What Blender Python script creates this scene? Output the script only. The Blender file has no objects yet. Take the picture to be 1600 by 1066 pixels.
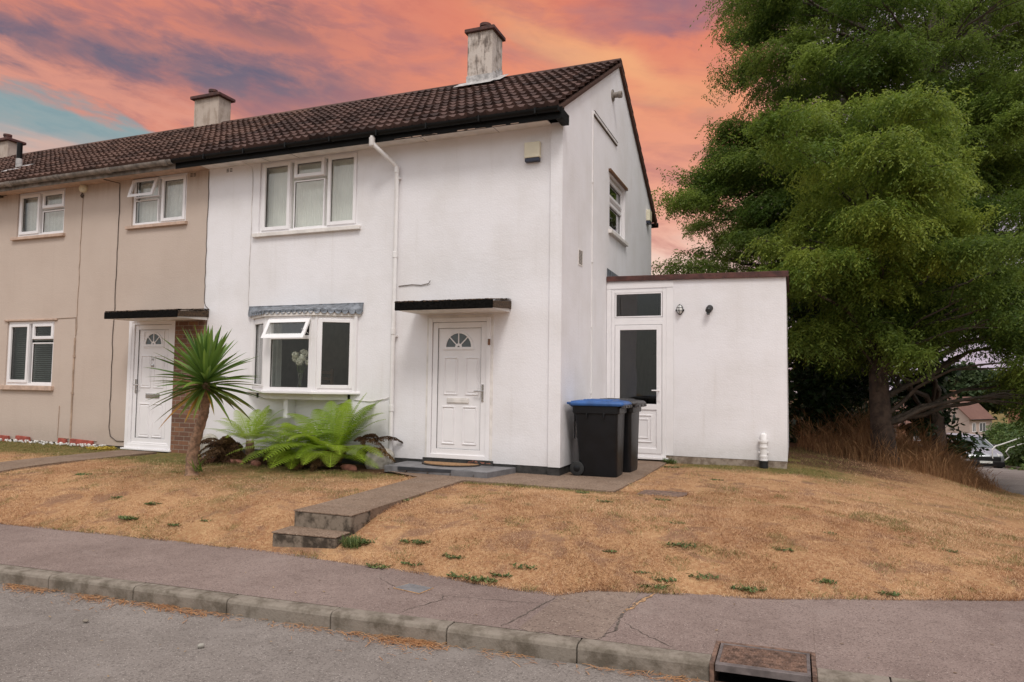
import bpy, bmesh, math, random
import numpy as np
from math import radians as RAD, sin, cos, pi
from mathutils import Vector, Matrix

scene = bpy.context.scene
COL = scene.collection

# ------------------------------------------------------------------ camera
cam_d = bpy.data.cameras.new("camera")
cam_d.sensor_width = 36.0
cam_d.lens = 24.82
cam_d.clip_start = 0.05
cam_d.clip_end = 2000.0
cam = bpy.data.objects.new("camera", cam_d)
COL.objects.link(cam)
YAW, PITCH, ROLL = RAD(-21.737), RAD(3.322), RAD(0.762)
fw = Vector((sin(YAW) * cos(PITCH), cos(YAW) * cos(PITCH), sin(PITCH)))
rt = Vector((cos(YAW), -sin(YAW), 0.0))
up = rt.cross(fw)
rt2 = rt * cos(ROLL) + up * sin(ROLL)
up2 = -rt * sin(ROLL) + up * cos(ROLL)
M = Matrix((rt2, up2, -fw)).transposed().to_4x4()
M.translation = Vector((2.995, -9.4, 1.170))
cam.matrix_world = M
scene.camera = cam

# ------------------------------------------------------------------ node maths helper
class E_:
    """a socket with arithmetic, for building node expressions"""
    def __init__(s, nt, sock): s.nt, s.s = nt, sock
    def _m(s, op, *o):
        n = s.nt.nodes.new('ShaderNodeMath'); n.operation = op
        for i, a in enumerate((s,) + o):
            if isinstance(a, E_): s.nt.links.new(a.s, n.inputs[i])
            else: n.inputs[i].default_value = a
        return E_(s.nt, n.outputs[0])
    def __add__(s, o): return s._m('ADD', o)
    def __radd__(s, o): return s._m('ADD', o)
    def __sub__(s, o): return s._m('SUBTRACT', o)
    def __rsub__(s, o): return (s * -1.0) + o
    def __mul__(s, o): return s._m('MULTIPLY', o)
    def __rmul__(s, o): return s._m('MULTIPLY', o)
    def __truediv__(s, o): return s._m('DIVIDE', o)
    def sat(s):
        n = s._m('ADD', 0.0); n.s.node.use_clamp = True; return n
    def step(s, a, b):
        n = s.nt.nodes.new('ShaderNodeMapRange'); n.interpolation_type = 'SMOOTHSTEP'
        s.nt.links.new(s.s, n.inputs[0]); n.inputs[1].default_value = a; n.inputs[2].default_value = b
        return E_(s.nt, n.outputs[0])
    def gauss(s, c, w):
        d = (s - c) / w
        return (d * d * -1.0)._m('EXPONENT')
def mixc(nt, f, a, b, mode='MIX'):
    n = nt.nodes.new('ShaderNodeMix'); n.data_type = 'RGBA'; n.blend_type = mode
    for sock, v in ((n.inputs[0], f), (n.inputs[6], a), (n.inputs[7], b)):
        if isinstance(v, E_): nt.links.new(v.s, sock)
        elif isinstance(v, bpy.types.NodeSocket): nt.links.new(v, sock)
        elif isinstance(v, (int, float)): sock.default_value = v
        else: sock.default_value = (*v, 1.0)
    return n.outputs[2]
def combine(nt, x, y, z):
    n = nt.nodes.new('ShaderNodeCombineXYZ')
    for i, v in enumerate((x, y, z)):
        if isinstance(v, E_): nt.links.new(v.s, n.inputs[i])
        else: n.inputs[i].default_value = v
    return n.outputs[0]
def noise(nt, vec, scale, detail=4.0, rough=0.55, dist=0.0):
    n = nt.nodes.new('ShaderNodeTexNoise')
    n.inputs['Scale'].default_value = scale; n.inputs['Detail'].default_value = detail
    n.inputs['Roughness'].default_value = rough; n.inputs['Distortion'].default_value = dist
    if vec is not None: nt.links.new(vec, n.inputs['Vector'])
    return E_(nt, n.outputs['Fac'])
def srgb(r, g, b):
    f = lambda c: (c / 255 / 12.92) if c <= 10 else ((c / 255 + 0.055) / 1.055) ** 2.4
    return (f(r), f(g), f(b))

# ------------------------------------------------------------------ sky
SUN_EL, SUN_AZ = 54.0, 152.0      # high soft light from the street side (azimuth clockwise from +Y)
world = bpy.data.worlds.new("World"); scene.world = world
world.use_nodes = True
nt = world.node_tree; nt.nodes.clear()
tc = nt.nodes.new('ShaderNodeTexCoord')
sx = nt.nodes.new('ShaderNodeSeparateXYZ'); nt.links.new(tc.outputs['Generated'], sx.inputs[0])
X, Y, Zc = (E_(nt, sx.outputs[i]) for i in range(3))
az = X._m('ARCTAN2', Y) * (180 / pi)
el = Zc._m('ARCSINE') * (180 / pi)
nish = nt.nodes.new('ShaderNodeTexSky'); nish.sky_type = 'NISHITA'; nish.sun_disc = False
nish.sun_elevation = RAD(SUN_EL); nish.sun_rotation = RAD(SUN_AZ); nish.dust_density = 3.0
# cloud structure: soft, flattened along the horizon, slightly tilted
v1 = combine(nt, az * 0.05, el * 0.12 + az * 0.012, 3.1)
n1 = noise(nt, v1, 1.0, 4.0, 0.55, 0.4)
v2 = combine(nt, az * 0.15 + el * 0.02, el * 0.42 + az * 0.045, 9.7)
n2 = noise(nt, v2, 1.0, 7.0, 0.58, 0.5)
v3 = combine(nt, az * 0.30, el * 0.95 + az * 0.10, 1.7)
n3 = noise(nt, v3, 1.0, 6.0, 0.6, 0.3)
azw = az + (n1 - 0.5) * 10.0
elw = el + (n1 - 0.5) * 4.0 + (n2 - 0.5) * 4.0
# warm base by height
c = mixc(nt, elw.step(8.5, 14.0), srgb(240, 214, 200), srgb(232, 166, 144))
c = mixc(nt, elw.step(13.0, 22.0), c, srgb(226, 142, 114))
c = mixc(nt, elw.step(21.0, 30.0), c, srgb(216, 124, 104))
# mauve veils through the orange
c = mixc(nt, n2.step(0.44, 0.68) * 0.6, c, srgb(176, 120, 122))
# golden streak right of the chimney
band = (elw + (azw + 14.0) * 0.35)
c = mixc(nt, band.gauss(24.3, 1.5) * azw.gauss(-15.0, 10.0) * 0.75, c, srgb(240, 178, 128))
c = mixc(nt, band.gauss(21.0, 1.2) * azw.gauss(-14.0, 7.0) * 0.35, c, srgb(240, 172, 132))
# rosy mauve towards the left
c = mixc(nt, azw.step(-25.0, -40.0) * 0.72, c, srgb(182, 122, 120))
c = mixc(nt, azw.step(-25.0, -36.0) * (n3.step(0.42, 0.62)) * 0.65, c, srgb(216, 132, 112))
# slate blue cloud bank
ed = elw + (n3 - 0.5) * 3.0
c = mixc(nt, (ed - (az + 58.0) * 0.02).gauss(21.9, 1.5) * azw.step(-31.0, -41.0) * (n2.step(0.30, 0.55) * 0.45 + 0.55), c, srgb(106, 102, 122))
c = mixc(nt, ed.gauss(25.6, 1.2) * azw.gauss(-42.0, 4.5) * 0.75, c, srgb(124, 100, 112))
c = mixc(nt, ed.gauss(20.2, 1.3) * azw.gauss(-37.0, 4.0) * 0.6, c, srgb(118, 104, 122))
# salmon rim under it, teal gap low on the left
c = mixc(nt, (ed + (az + 58.0) * 0.10).gauss(20.5, 0.8) * azw.step(-34.0, -44.0) * 0.85, c, srgb(218, 150, 132))
t = (ed + (az + 58.0) * 0.19).step(20.6, 18.8) * azw.step(-40.0, -46.0)
c = mixc(nt, t * 0.96, c, srgb(132, 162, 168))
c = mixc(nt, t * elw.step(17.2, 15.2) * 0.65, c, srgb(176, 168, 168))
c = mixc(nt, t * elw.gauss(15.0, 0.6) * azw.gauss(-57.0, 4.0) * 0.6, c, srgb(222, 176, 158))
# plum cloud at the top right, pale lavender further right
c = mixc(nt, elw.step(25.5, 29.0) * azw.gauss(-6.0, 7.0) * 0.85, c, srgb(134, 104, 124))
c = mixc(nt, azw.step(-4.5, 4.0), c, srgb(196, 184, 200))
# fine streaks
c = mixc(nt, (n3 - 0.35).sat() * 0.28, c, srgb(246, 170, 130))
c = mixc(nt, (0.5 - n3).sat() * 0.5, c, srgb(120, 92, 104))
# bright thin overcast over the street side
nc = noise(nt, combine(nt, X * 2.0, Y * 2.0, Zc * 5.0), 1.0, 5.0, 0.55, 0.3)
ov = mixc(nt, nc.step(0.3, 0.7), (1.05, 1.05, 1.09), (1.40, 1.35, 1.30))
ov = mixc(nt, el.step(35.0, 70.0) * 0.6, ov, (2.0, 1.92, 1.86))
ov = mixc(nt, el.step(4.0, 16.0), (0.42, 0.42, 0.40), ov)
nsc = nt.nodes.new('ShaderNodeVectorMath'); nsc.operation = 'SCALE'
nt.links.new(nish.outputs[0], nsc.inputs[0]); nsc.inputs['Scale'].default_value = 0.10
ov = mixc(nt, 0.25, ov, nsc.outputs[0])
front = Y.step(0.05, 0.45) * el.step(62.0, 42.0)
skyc = mixc(nt, front, ov, c)
skyc = mixc(nt, el.step(-1.0, -6.0), skyc, (0.12, 0.10, 0.08))
bg = nt.nodes.new('ShaderNodeBackground'); bg.inputs['Strength'].default_value = 1.0
nt.links.new(skyc, bg.inputs['Color'])
wo = nt.nodes.new('ShaderNodeOutputWorld'); nt.links.new(bg.outputs[0], wo.inputs['Surface'])

# ------------------------------------------------------------------ sun and exposure
sd = bpy.data.lights.new("sun", 'SUN'); sd.energy = 1.45; sd.angle = RAD(15.0); sd.color = (1.0, 0.96, 0.91)
sun = bpy.data.objects.new("sun", sd); COL.objects.link(sun)
to_sun = Vector((sin(RAD(SUN_AZ)) * cos(RAD(SUN_EL)), cos(RAD(SUN_AZ)) * cos(RAD(SUN_EL)), sin(RAD(SUN_EL))))
sun.rotation_euler = to_sun.to_track_quat('Z', 'Y').to_euler()
scene.view_settings.view_transform = 'Standard'
scene.view_settings.look = 'None'
scene.view_settings.exposure = 0.05
scene.view_settings.gamma = 1.0

# ------------------------------------------------------------------ materials
def new_mat(name):
    m = bpy.data.materials.new(name); m.use_nodes = True
    nt = m.node_tree; nt.nodes.clear()
    out = nt.nodes.new('ShaderNodeOutputMaterial')
    b = nt.nodes.new('ShaderNodeBsdfPrincipled')
    nt.links.new(b.outputs[0], out.inputs['Surface'])
    t = nt.nodes.new('ShaderNodeTexCoord')
    return m, nt, b, t.outputs['Object'], out
def bump(nt, b, h, strength, dist=0.01):
    n = nt.nodes.new('ShaderNodeBump'); n.inputs['Strength'].default_value = strength
    n.inputs['Distance'].default_value = dist
    nt.links.new(h.s, n.inputs['Height']); nt.links.new(n.outputs[0], b.inputs['Normal'])
def plain(name, col, rough=0.5, metal=0.0, var=0.12, scale=6.0, bmp=0.0, bscale=60.0, spec=0.5):
    m, nt, b, P, _ = new_mat(name)
    n = noise(nt, P, scale, 5.0)
    lo = tuple(v * (1 - var) for v in col); hi = tuple(min(1, v * (1 + var)) for v in col)
    nt.links.new(mixc(nt, n.step(0.3, 0.7), lo, hi), b.inputs['Base Color'])
    b.inputs['Roughness'].default_value = rough; b.inputs['Metallic'].default_value = metal
    b.inputs['Specular IOR Level'].default_value = spec
    if bmp: bump(nt, b, noise(nt, P, bscale, 4.0), bmp)
    return m
def render_mat(name, col, dirt, dirt_amt, bscale=38.0, bstr=0.32, stain=None):
    """painted roughcast: fine lumpy relief, faint trowel courses, blotches and drips of dirt"""
    m, nt, b, P, _ = new_mat(name)
    s = nt.nodes.new('ShaderNodeSeparateXYZ'); nt.links.new(P, s.inputs[0])
    x, y, z = (E_(nt, s.outputs[i]) for i in range(3))
    big = noise(nt, P, 0.9, 6.0, 0.6)
    streak = noise(nt, combine(nt, x * 9.0, y * 9.0, z * 0.5), 1.0, 4.0, 0.6)
    fine = noise(nt, P, 14.0, 5.0, 0.65)
    c = mixc(nt, big.step(0.35, 0.75) * dirt_amt, col, dirt)
    c = mixc(nt, streak.step(0.55, 0.8) * dirt_amt * 0.6, c, dirt)
    c = mixc(nt, fine.step(0.62, 0.8) * dirt_amt * 0.8, c, dirt)
    # splash-back dirt just above the ground
    c = mixc(nt, z.step(0.42, -0.05) * (fine * 0.6 + big * 0.6) * 0.55, c, tuple(v * 0.72 for v in dirt))
    if stain: c = mixc(nt, z.step(4.35, 4.9) * streak.step(0.3, 0.75) * 0.6, c, stain)
    nt.links.new(c, b.inputs['Base Color'])
    b.inputs['Roughness'].default_value = 0.85; b.inputs['Specular IOR Level'].default_value = 0.25
    h = noise(nt, P, bscale, 4.0, 0.6) + noise(nt, combine(nt, x * 3.0, y * 3.0, z * 18.0), 1.0, 3.0) * 0.35 + noise(nt, P, 5.0, 2.0) * 0.7
    bump(nt, b, h, bstr, 0.012)
    return m
def glass_mat(name, tint=(0.96, 0.97, 0.96), boost=1.5):
    m, nt, b, P, out = new_mat(name)
    nt.nodes.remove(b)
    tr = nt.nodes.new('ShaderNodeBsdfTransparent'); tr.inputs[0].default_value = (*tint, 1)
    gl = nt.nodes.new('ShaderNodeBsdfGlossy'); gl.inputs['Roughness'].default_value = 0.012
    wv = noise(nt, P, 1.6, 1.0)
    bp = nt.nodes.new('ShaderNodeBump'); bp.inputs['Strength'].default_value = 0.06; bp.inputs['Distance'].default_value = 0.05
    nt.links.new(wv.s, bp.inputs['Height']); nt.links.new(bp.outputs[0], gl.inputs['Normal'])
    ge = nt.nodes.new('ShaderNodeNewGeometry'); dt = nt.nodes.new('ShaderNodeVectorMath'); dt.operation = 'DOT_PRODUCT'
    nt.links.new(ge.outputs['Incoming'], dt.inputs[0]); nt.links.new(ge.outputs['Normal'], dt.inputs[1])
    f = (((1.0 - E_(nt, dt.outputs['Value'])._m('ABSOLUTE'))._m('POWER', 5.0) * 0.96 + 0.04) * boost).sat()
    mx = nt.nodes.new('ShaderNodeMixShader'); nt.links.new(f.s, mx.inputs[0])
    nt.links.new(tr.outputs[0], mx.inputs[1]); nt.links.new(gl.outputs[0], mx.inputs[2])
    nt.links.new(mx.outputs[0], out.inputs['Surface'])
    return m
def attr(nt, name):
    a = nt.nodes.new('ShaderNodeAttribute'); a.attribute_name = name
    return E_(nt, a.outputs['Fac'])
def leaf_mat(name, c0, c1, trans=0.35, rough=0.5, c2=None):
    """leaf colour runs from c0 to c1 by each leaf's own tint; c2 (dead) by 'dry'"""
    m, nt, b, P, out = new_mat(name)
    c = mixc(nt, attr(nt, 'tint'), c0, c1)
    if c2: c = mixc(nt, attr(nt, 'dry'), c, c2)
    nt.links.new(c, b.inputs['Base Color']); b.inputs['Roughness'].default_value = rough
    b.inputs['Specular IOR Level'].default_value = 0.3
    tl = nt.nodes.new('ShaderNodeBsdfTranslucent'); nt.links.new(c, tl.inputs[0])
    mx = nt.nodes.new('ShaderNodeMixShader'); mx.inputs[0].default_value = trans
    nt.links.new(b.outputs[0], mx.inputs[1]); nt.links.new(tl.outputs[0], mx.inputs[2])
    nt.links.new(mx.outputs[0], out.inputs['Surface'])
    return m
def asphalt_mat(name, c0, c1, chip, scale=260.0, wear=None):
    m, nt, b, P, _ = new_mat(name)
    big = noise(nt, P, 0.7, 6.0, 0.6, 0.4); mid = noise(nt, P, 5.0, 5.0, 0.6)
    vor = nt.nodes.new('ShaderNodeTexVoronoi'); vor.inputs['Scale'].default_value = scale * 0.42
    nt.links.new(P, vor.inputs['Vector'])
    sp = E_(nt, vor.outputs['Distance'])
    cs = nt.nodes.new('ShaderNodeSeparateColor'); nt.links.new(vor.outputs['Color'], cs.inputs[0])
    rnd = E_(nt, cs.outputs[0])
    c = mixc(nt, (big * 0.6 + mid * 0.4).step(0.36, 0.64), c0, c1)
    c = mixc(nt, rnd.step(0.80, 0.98) * sp.step(0.45, 0.2) * 0.8, c, chip)
    c = mixc(nt, rnd.step(0.30, 0.05) * 0.6, c, tuple(v * 0.5 for v in c0))
    if wear: c = mixc(nt, noise(nt, P, 1.7, 6.0, 0.65, 0.8).step(0.56, 0.75) * 0.6, c, wear)
    nt.links.new(c, b.inputs['Base Color']); b.inputs['Roughness'].default_value = 0.9
    b.inputs['Specular IOR Level'].default_value = 0.2
    bump(nt, b, sp * 1.0 + noise(nt, P, 40.0, 4.0) * 0.8, 0.5, 0.006)
    return m

MAT = {}
MAT['white_wall'] = render_mat('white roughcast', (0.82, 0.80, 0.82), (0.58, 0.54, 0.50), 0.38)
MAT['beige_wall'] = render_mat('beige roughcast', (0.54, 0.445, 0.38), (0.45, 0.36, 0.30), 0.45, stain=(0.34, 0.24, 0.17))
MAT['upvc'] = plain('white upvc', (0.82, 0.795, 0.80), 0.32, var=0.03, scale=3.0)
MAT['upvc_edge'] = plain('window gasket', (0.06, 0.055, 0.05), 0.6)
MAT['trim'] = plain('white painted trim', (0.72, 0.68, 0.645), 0.6, var=0.12, scale=5.0, bmp=0.15)
MAT['sill_beige'] = plain('peach painted sill', (0.50, 0.36, 0.28), 0.7, var=0.15, scale=9.0, bmp=0.2)
MAT['glass'] = glass_mat('window glass')
MAT['dark_glass'] = glass_mat('dim window glass', (0.66, 0.68, 0.67), 2.0)
MAT['black_fascia'] = plain('black painted wood', (0.004, 0.004, 0.004), 0.6, spec=0.2, var=0.6, scale=14.0, bmp=0.35, bscale=30.0)
MAT['black_gutter'] = plain('black plastic gutter', (0.004, 0.004, 0.004), 0.5, var=0.3, scale=9.0, spec=0.2)
MAT['grey_gutter'] = plain('weathered grey gutter', (0.20, 0.175, 0.155), 0.75, var=0.45, scale=7.0, bmp=0.3)
MAT['plinth'] = plain('black bitumen plinth', (0.03, 0.028, 0.026), 0.8, var=0.5, scale=9.0, bmp=0.4)
MAT['interior'] = plain('interior plaster', (0.48, 0.42, 0.38), 0.9, var=0.1)
MAT['dark_interior'] = plain('dark room wall', (0.06, 0.055, 0.05), 0.9, var=0.2)
MAT['lead'] = plain('old lead sheet', (0.175, 0.19, 0.215), 0.55, 0.25, var=0.4, scale=11.0, bmp=0.5, bscale=25.0)
MAT['lead_pale'] = plain('pale oxidised lead', (0.42, 0.40, 0.39), 0.7, 0.1, var=0.35, scale=10.0, bmp=0.5, bscale=25.0)
MAT['chrome'] = plain('worn chrome', (0.55, 0.53, 0.52), 0.22, 1.0, var=0.15)
MAT['pvc_pipe'] = plain('white plastic pipe', (0.78, 0.755, 0.745), 0.38, var=0.05)
MAT['cream_box'] = plain('cream plastic housing', (0.72, 0.66, 0.50), 0.45, var=0.06)
MAT['navy'] = plain('dark blue plastic', (0.018, 0.022, 0.045), 0.4)
MAT['black_plastic'] = plain('black plastic', (0.012, 0.012, 0.013), 0.42, var=0.25, scale=10.0, bmp=0.08, bscale=90.0)
MAT['bin_black'] = plain('black bin plastic', (0.004, 0.0045, 0.006), 0.42, spec=0.35, var=0.35, scale=5.0, bmp=0.12, bscale=120.0)
MAT['bin_blue'] = plain('blue bin lid plastic', (0.022, 0.085, 0.26), 0.45, var=0.25, scale=7.0, bmp=0.1, bscale=80.0)
MAT['bin_grey'] = plain('charcoal bin lid plastic', (0.035, 0.033, 0.034), 0.45, var=0.25, scale=7.0, bmp=0.1)
MAT['rubber'] = plain('tyre rubber', (0.015, 0.015, 0.015), 0.8, var=0.3)
MAT['felt_brown'] = plain('red brown roof edge', (0.075, 0.026, 0.020), 0.7, var=0.45, scale=8.0, bmp=0.35)
MAT['felt_roof'] = plain('grey roofing felt', (0.09, 0.085, 0.08), 0.95, var=0.3, bmp=0.4)
MAT['canopy_felt'] = plain('black felted canopy edge', (0.005, 0.0045, 0.004), 0.9, spec=0.1, var=0.7, scale=30.0, bmp=0.8, bscale=50.0)
MAT['canopy_moss'] = plain('canopy moss', (0.060, 0.036, 0.020), 0.95, var=0.7, scale=40.0, bmp=0.9, bscale=60.0)
MAT['tile_step'] = plain('grey stone tile', (0.15, 0.145, 0.15), 0.45, var=0.2, scale=9.0, bmp=0.1)
MAT['tile_dark'] = plain('dark slate tile', (0.03, 0.032, 0.038), 0.5, var=0.3, scale=9.0)
MAT['mat_coir'] = plain('coir matting', (0.30, 0.17, 0.08), 0.95, var=0.3, scale=80.0, bmp=0.6, bscale=200.0)
MAT['mat_rim'] = plain('dark mat rim', (0.035, 0.024, 0.018), 0.9, var=0.4)
MAT['curtain'] = plain('white net curtain', (0.84, 0.83, 0.80), 0.9, var=0.05, scale=20.0)
MAT['blind'] = plain('pale voile blind', (0.82, 0.815, 0.76), 0.9, var=0.04, scale=4.0)
MAT['grey_drape'] = plain('grey green drape', (0.36, 0.37, 0.34), 0.9, var=0.1)
MAT['wood'] = plain('brown wood', (0.16, 0.075, 0.035), 0.5, var=0.35, scale=14.0)
MAT['petal'] = plain('cream petals', (0.80, 0.79, 0.66), 0.7, var=0.1, scale=30.0)
MAT['vase'] = glass_mat('vase glass', (0.75, 0.78, 0.76), 2.2)
MAT['granite'] = plain('pale lichened stone', (0.36, 0.335, 0.29), 0.9, var=0.3, scale=12.0, bmp=0.6, bscale=25.0)
MAT['red_edge'] = plain('red edging tile', (0.30, 0.062, 0.040), 0.75, var=0.3, scale=10.0, bmp=0.3)
MAT['terracotta'] = plain('terracotta edging', (0.26, 0.105, 0.07), 0.85, var=0.35, scale=10.0, bmp=0.4)
MAT['bark'] = plain('furrowed bark', (0.055, 0.036, 0.026), 0.95, var=0.5, scale=7.0, bmp=0.9, bscale=14.0)
MAT['limb'] = plain('grey brown limb bark', (0.065, 0.05, 0.038), 0.9, var=0.4, scale=9.0, bmp=0.6, bscale=22.0)
MAT['palm_bark'] = plain('cordyline bark', (0.235, 0.14, 0.088), 0.95, var=0.45, scale=18.0, bmp=1.0, bscale=34.0)
MAT['iron'] = plain('rusty cast iron', (0.15, 0.088, 0.062), 0.7, 0.1, var=0.5, scale=16.0, bmp=0.35, bscale=60.0)
MAT['iron_edge'] = plain('worn iron edge', (0.15, 0.125, 0.12), 0.5, 0.3, var=0.3, scale=12.0, bmp=0.2)
MAT['void'] = plain('dark hollow', (0.004, 0.004, 0.004), 1.0)
MAT['crack'] = plain('dirt filled crack', (0.095, 0.074, 0.06), 1.0, var=0.5, scale=30.0)
MAT['dust'] = plain('straw coloured grit', (0.34, 0.20, 0.105), 1.0, var=0.4, scale=30.0)
MAT['steel_pale'] = plain('white painted rail', (0.62, 0.60, 0.57), 0.5, var=0.1)
MAT['car_paint'] = plain('dark grey car paint', (0.05, 0.053, 0.058), 0.22, 0.6, var=0.06)
MAT['car_silver'] = plain('silver car paint', (0.42, 0.43, 0.45), 0.25, 0.6, var=0.05)
MAT['car_glass'] = plain('car window', (0.10, 0.12, 0.13), 0.06, var=0.1, spec=0.9)
MAT['lamp_glass'] = plain('lamp lens', (0.62, 0.62, 0.60), 0.12, var=0.1)
MAT['plate'] = plain('yellow white plate', (0.72, 0.72, 0.68), 0.4)
MAT['wire'] = plain('old cable', (0.10, 0.075, 0.06), 0.7, var=0.3)
MAT['wire_pale'] = plain('painted cable', (0.62, 0.585, 0.565), 0.6, var=0.2)
MAT['wire_beige'] = plain('beige painted pipe', (0.38, 0.275, 0.205), 0.7, var=0.25)
MAT['white_stone'] = plain('white chippings', (0.62, 0.60, 0.57), 0.8, var=0.2)

def brick_mat(name):
    m, nt, b, P, _ = new_mat(name)
    s = nt.nodes.new('ShaderNodeSeparateXYZ'); nt.links.new(P, s.inputs[0])
    v = combine(nt, E_(nt, s.outputs[0]) + E_(nt, s.outputs[1]), E_(nt, s.outputs[2]), 0.0)
    br = nt.nodes.new('ShaderNodeTexBrick'); nt.links.new(v, br.inputs['Vector'])
    br.inputs['Scale'].default_value = 1.0; br.inputs['Brick Width'].default_value = 0.225
    br.inputs['Row Height'].default_value = 0.077; br.inputs['Mortar Size'].default_value = 0.006
    br.inputs['Color1'].default_value = (0.25, 0.115, 0.060, 1); br.inputs['Color2'].default_value = (0.13, 0.062, 0.040, 1)
    br.inputs['Mortar'].default_value = (0.27, 0.215, 0.165, 1)
    n = noise(nt, P, 18.0, 5.0)
    c = mixc(nt, n.step(0.35, 0.75) * 0.45, br.outputs[0], (0.10, 0.055, 0.04))
    nt.links.new(c, b.inputs['Base Color']); b.inputs['Roughness'].default_value = 0.9
    bump(nt, b, (1.0 - E_(nt, br.outputs['Fac'])) + n * 0.4, 0.6, 0.006)
    return m
MAT['brick'] = brick_mat('brown brick')
def tile_mat(name, c0, c1, lichen):
    m, nt, b, P, _ = new_mat(name)
    t = attr(nt, 'tint'); n = noise(nt, P, 9.0, 6.0, 0.65); big = noise(nt, P, 0.8, 4.0)
    c = mixc(nt, (t * 0.9 + big * 0.5).step(0.15, 1.15), c0, tuple(min(1, v * 1.25) for v in c1))
    c = mixc(nt, n.step(0.56, 0.74) * 0.6, c, lichen)
    c = mixc(nt, n.step(0.45, 0.28) * 0.6, c, tuple(v * 0.35 for v in c0))
    nt.links.new(c, b.inputs['Base Color']); b.inputs['Roughness'].default_value = 0.85
    b.inputs['Specular IOR Level'].default_value = 0.25
    bump(nt, b, noise(nt, P, 60.0, 4.0), 0.5, 0.006)
    return m
MAT['tile_a'] = tile_mat('dark brown roof tile', (0.034, 0.019, 0.016), (0.082, 0.046, 0.038), (0.115, 0.078, 0.06))
MAT['tile_b'] = tile_mat('red brown roof tile', (0.048, 0.026, 0.020), (0.098, 0.054, 0.041), (0.135, 0.088, 0.064))
MAT['tile_far'] = tile_mat('far red roof tile', (0.10, 0.05, 0.04), (0.16, 0.085, 0.066), (0.17, 0.11, 0.08))
def stained_mat(name, col, dark, warm, streak=0.7, t0=0.50, t1=0.68):
    """pale render blackened by runs of soot, for chimneys and old concrete"""
    m, nt, b, P, _ = new_mat(name)
    s = nt.nodes.new('ShaderNodeSeparateXYZ'); nt.links.new(P, s.inputs[0])
    x, y, z = (E_(nt, s.outputs[i]) for i in range(3))
    st = noise(nt, combine(nt, x * 11.0, y * 11.0, z * 1.6), 1.0, 6.0, 0.7, 0.5)
    n = noise(nt, P, 6.0, 6.0, 0.65)
    f = noise(nt, P, 45.0, 4.0, 0.6)
    c = mixc(nt, n.step(0.4, 0.7) * 0.5, col, warm)
    c = mixc(nt, (st * streak + n * (1.1 - streak)).step(t0, t1) * 0.85, c, dark)
    c = mixc(nt, f.step(0.6, 0.75) * 0.4, c, dark)
    nt.links.new(c, b.inputs['Base Color']); b.inputs['Roughness'].default_value = 0.92
    b.inputs['Specular IOR Level'].default_value = 0.2
    bump(nt, b, f + n * 0.5, 0.5, 0.01)
    return m
MAT['chimney'] = stained_mat('sooty chimney render', (0.56, 0.49, 0.44), (0.10, 0.08, 0.07), (0.46, 0.36, 0.29))
MAT['chimney_beige'] = stained_mat('clean chimney render', (0.50, 0.42, 0.36), (0.34, 0.27, 0.22), (0.44, 0.36, 0.30))
MAT['concrete'] = stained_mat('old step concrete', (0.22, 0.175, 0.135), (0.032, 0.025, 0.019), (0.13, 0.10, 0.07), 0.12, 0.46, 0.66)
MAT['kerb'] = stained_mat('kerb concrete', (0.235, 0.20, 0.165), (0.10, 0.082, 0.062), (0.185, 0.15, 0.115), 0.08, 0.44, 0.72)
MAT['concrete_pale'] = stained_mat('pale concrete base', (0.33, 0.27, 0.22), (0.16, 0.12, 0.09), (0.28, 0.21, 0.15), 0.1)
MAT['pavement'] = asphalt_mat('pink grey asphalt', (0.185, 0.135, 0.118), (0.250, 0.188, 0.165), (0.46, 0.38, 0.34), 260.0, (0.27, 0.215, 0.19))
MAT['road'] = asphalt_mat('grey asphalt', (0.175, 0.150, 0.134), (0.235, 0.205, 0.185), (0.48, 0.43, 0.39), 230.0, (0.255, 0.225, 0.205))
MAT['patch'] = asphalt_mat('coarse relaid asphalt', (0.185, 0.135, 0.110), (0.245, 0.185, 0.150), (0.44, 0.36, 0.30), 190.0, (0.20, 0.155, 0.13))
MAT['path'] = asphalt_mat('pebbly concrete path', (0.185, 0.125, 0.088), (0.25, 0.178, 0.130), (0.46, 0.37, 0.29), 150.0, (0.17, 0.13, 0.10))

def ground_mat():
    m, nt, b, P, _ = new_mat('parched turf')
    s = nt.nodes.new('ShaderNodeSeparateXYZ'); nt.links.new(P, s.inputs[0])
    x, y, z = (E_(nt, s.outputs[i]) for i in range(3))
    a = noise(nt, P, 1.1, 6.0, 0.6, 0.5); f = noise(nt, P, 26.0, 6.0, 0.7); g = noise(nt, P, 110.0, 3.0, 0.6)
    c = mixc(nt, a.step(0.35, 0.66), (0.43, 0.245, 0.125), (0.31, 0.155, 0.078))
    c = mixc(nt, f.step(0.4, 0.7) * 0.7, c, (0.56, 0.37, 0.20))
    c = mixc(nt, g.step(0.5, 0.35) * 0.5, c, (0.22, 0.11, 0.05))
    c = mixc(nt, noise(nt, P, 2.6, 5.0, 0.65, 0.6).step(0.50, 0.66) * 0.8, c, (0.215, 0.120, 0.078))
    c = mixc(nt, attr(nt, 'green') * f.step(0.25, 0.6), c, (0.085, 0.092, 0.022))
    c = mixc(nt, attr(nt, 'soil'), c, (0.085, 0.042, 0.026))
    nt.links.new(c, b.inputs['Base Color']); b.inputs['Roughness'].default_value = 0.95
    b.inputs['Specular IOR Level'].default_value = 0.1
    bump(nt, b, f + g * 0.6, 0.7, 0.02)
    return m
MAT['ground'] = ground_mat()
MAT['turf'] = leaf_mat('dry grass blade', (0.35, 0.175, 0.085), (0.70, 0.47, 0.28), 0.25, 0.7, (0.15, 0.165, 0.042))
MAT['tall_grass'] = leaf_mat('tall dry stalk', (0.19, 0.092, 0.042), (0.46, 0.265, 0.125), 0.3, 0.7)
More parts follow.
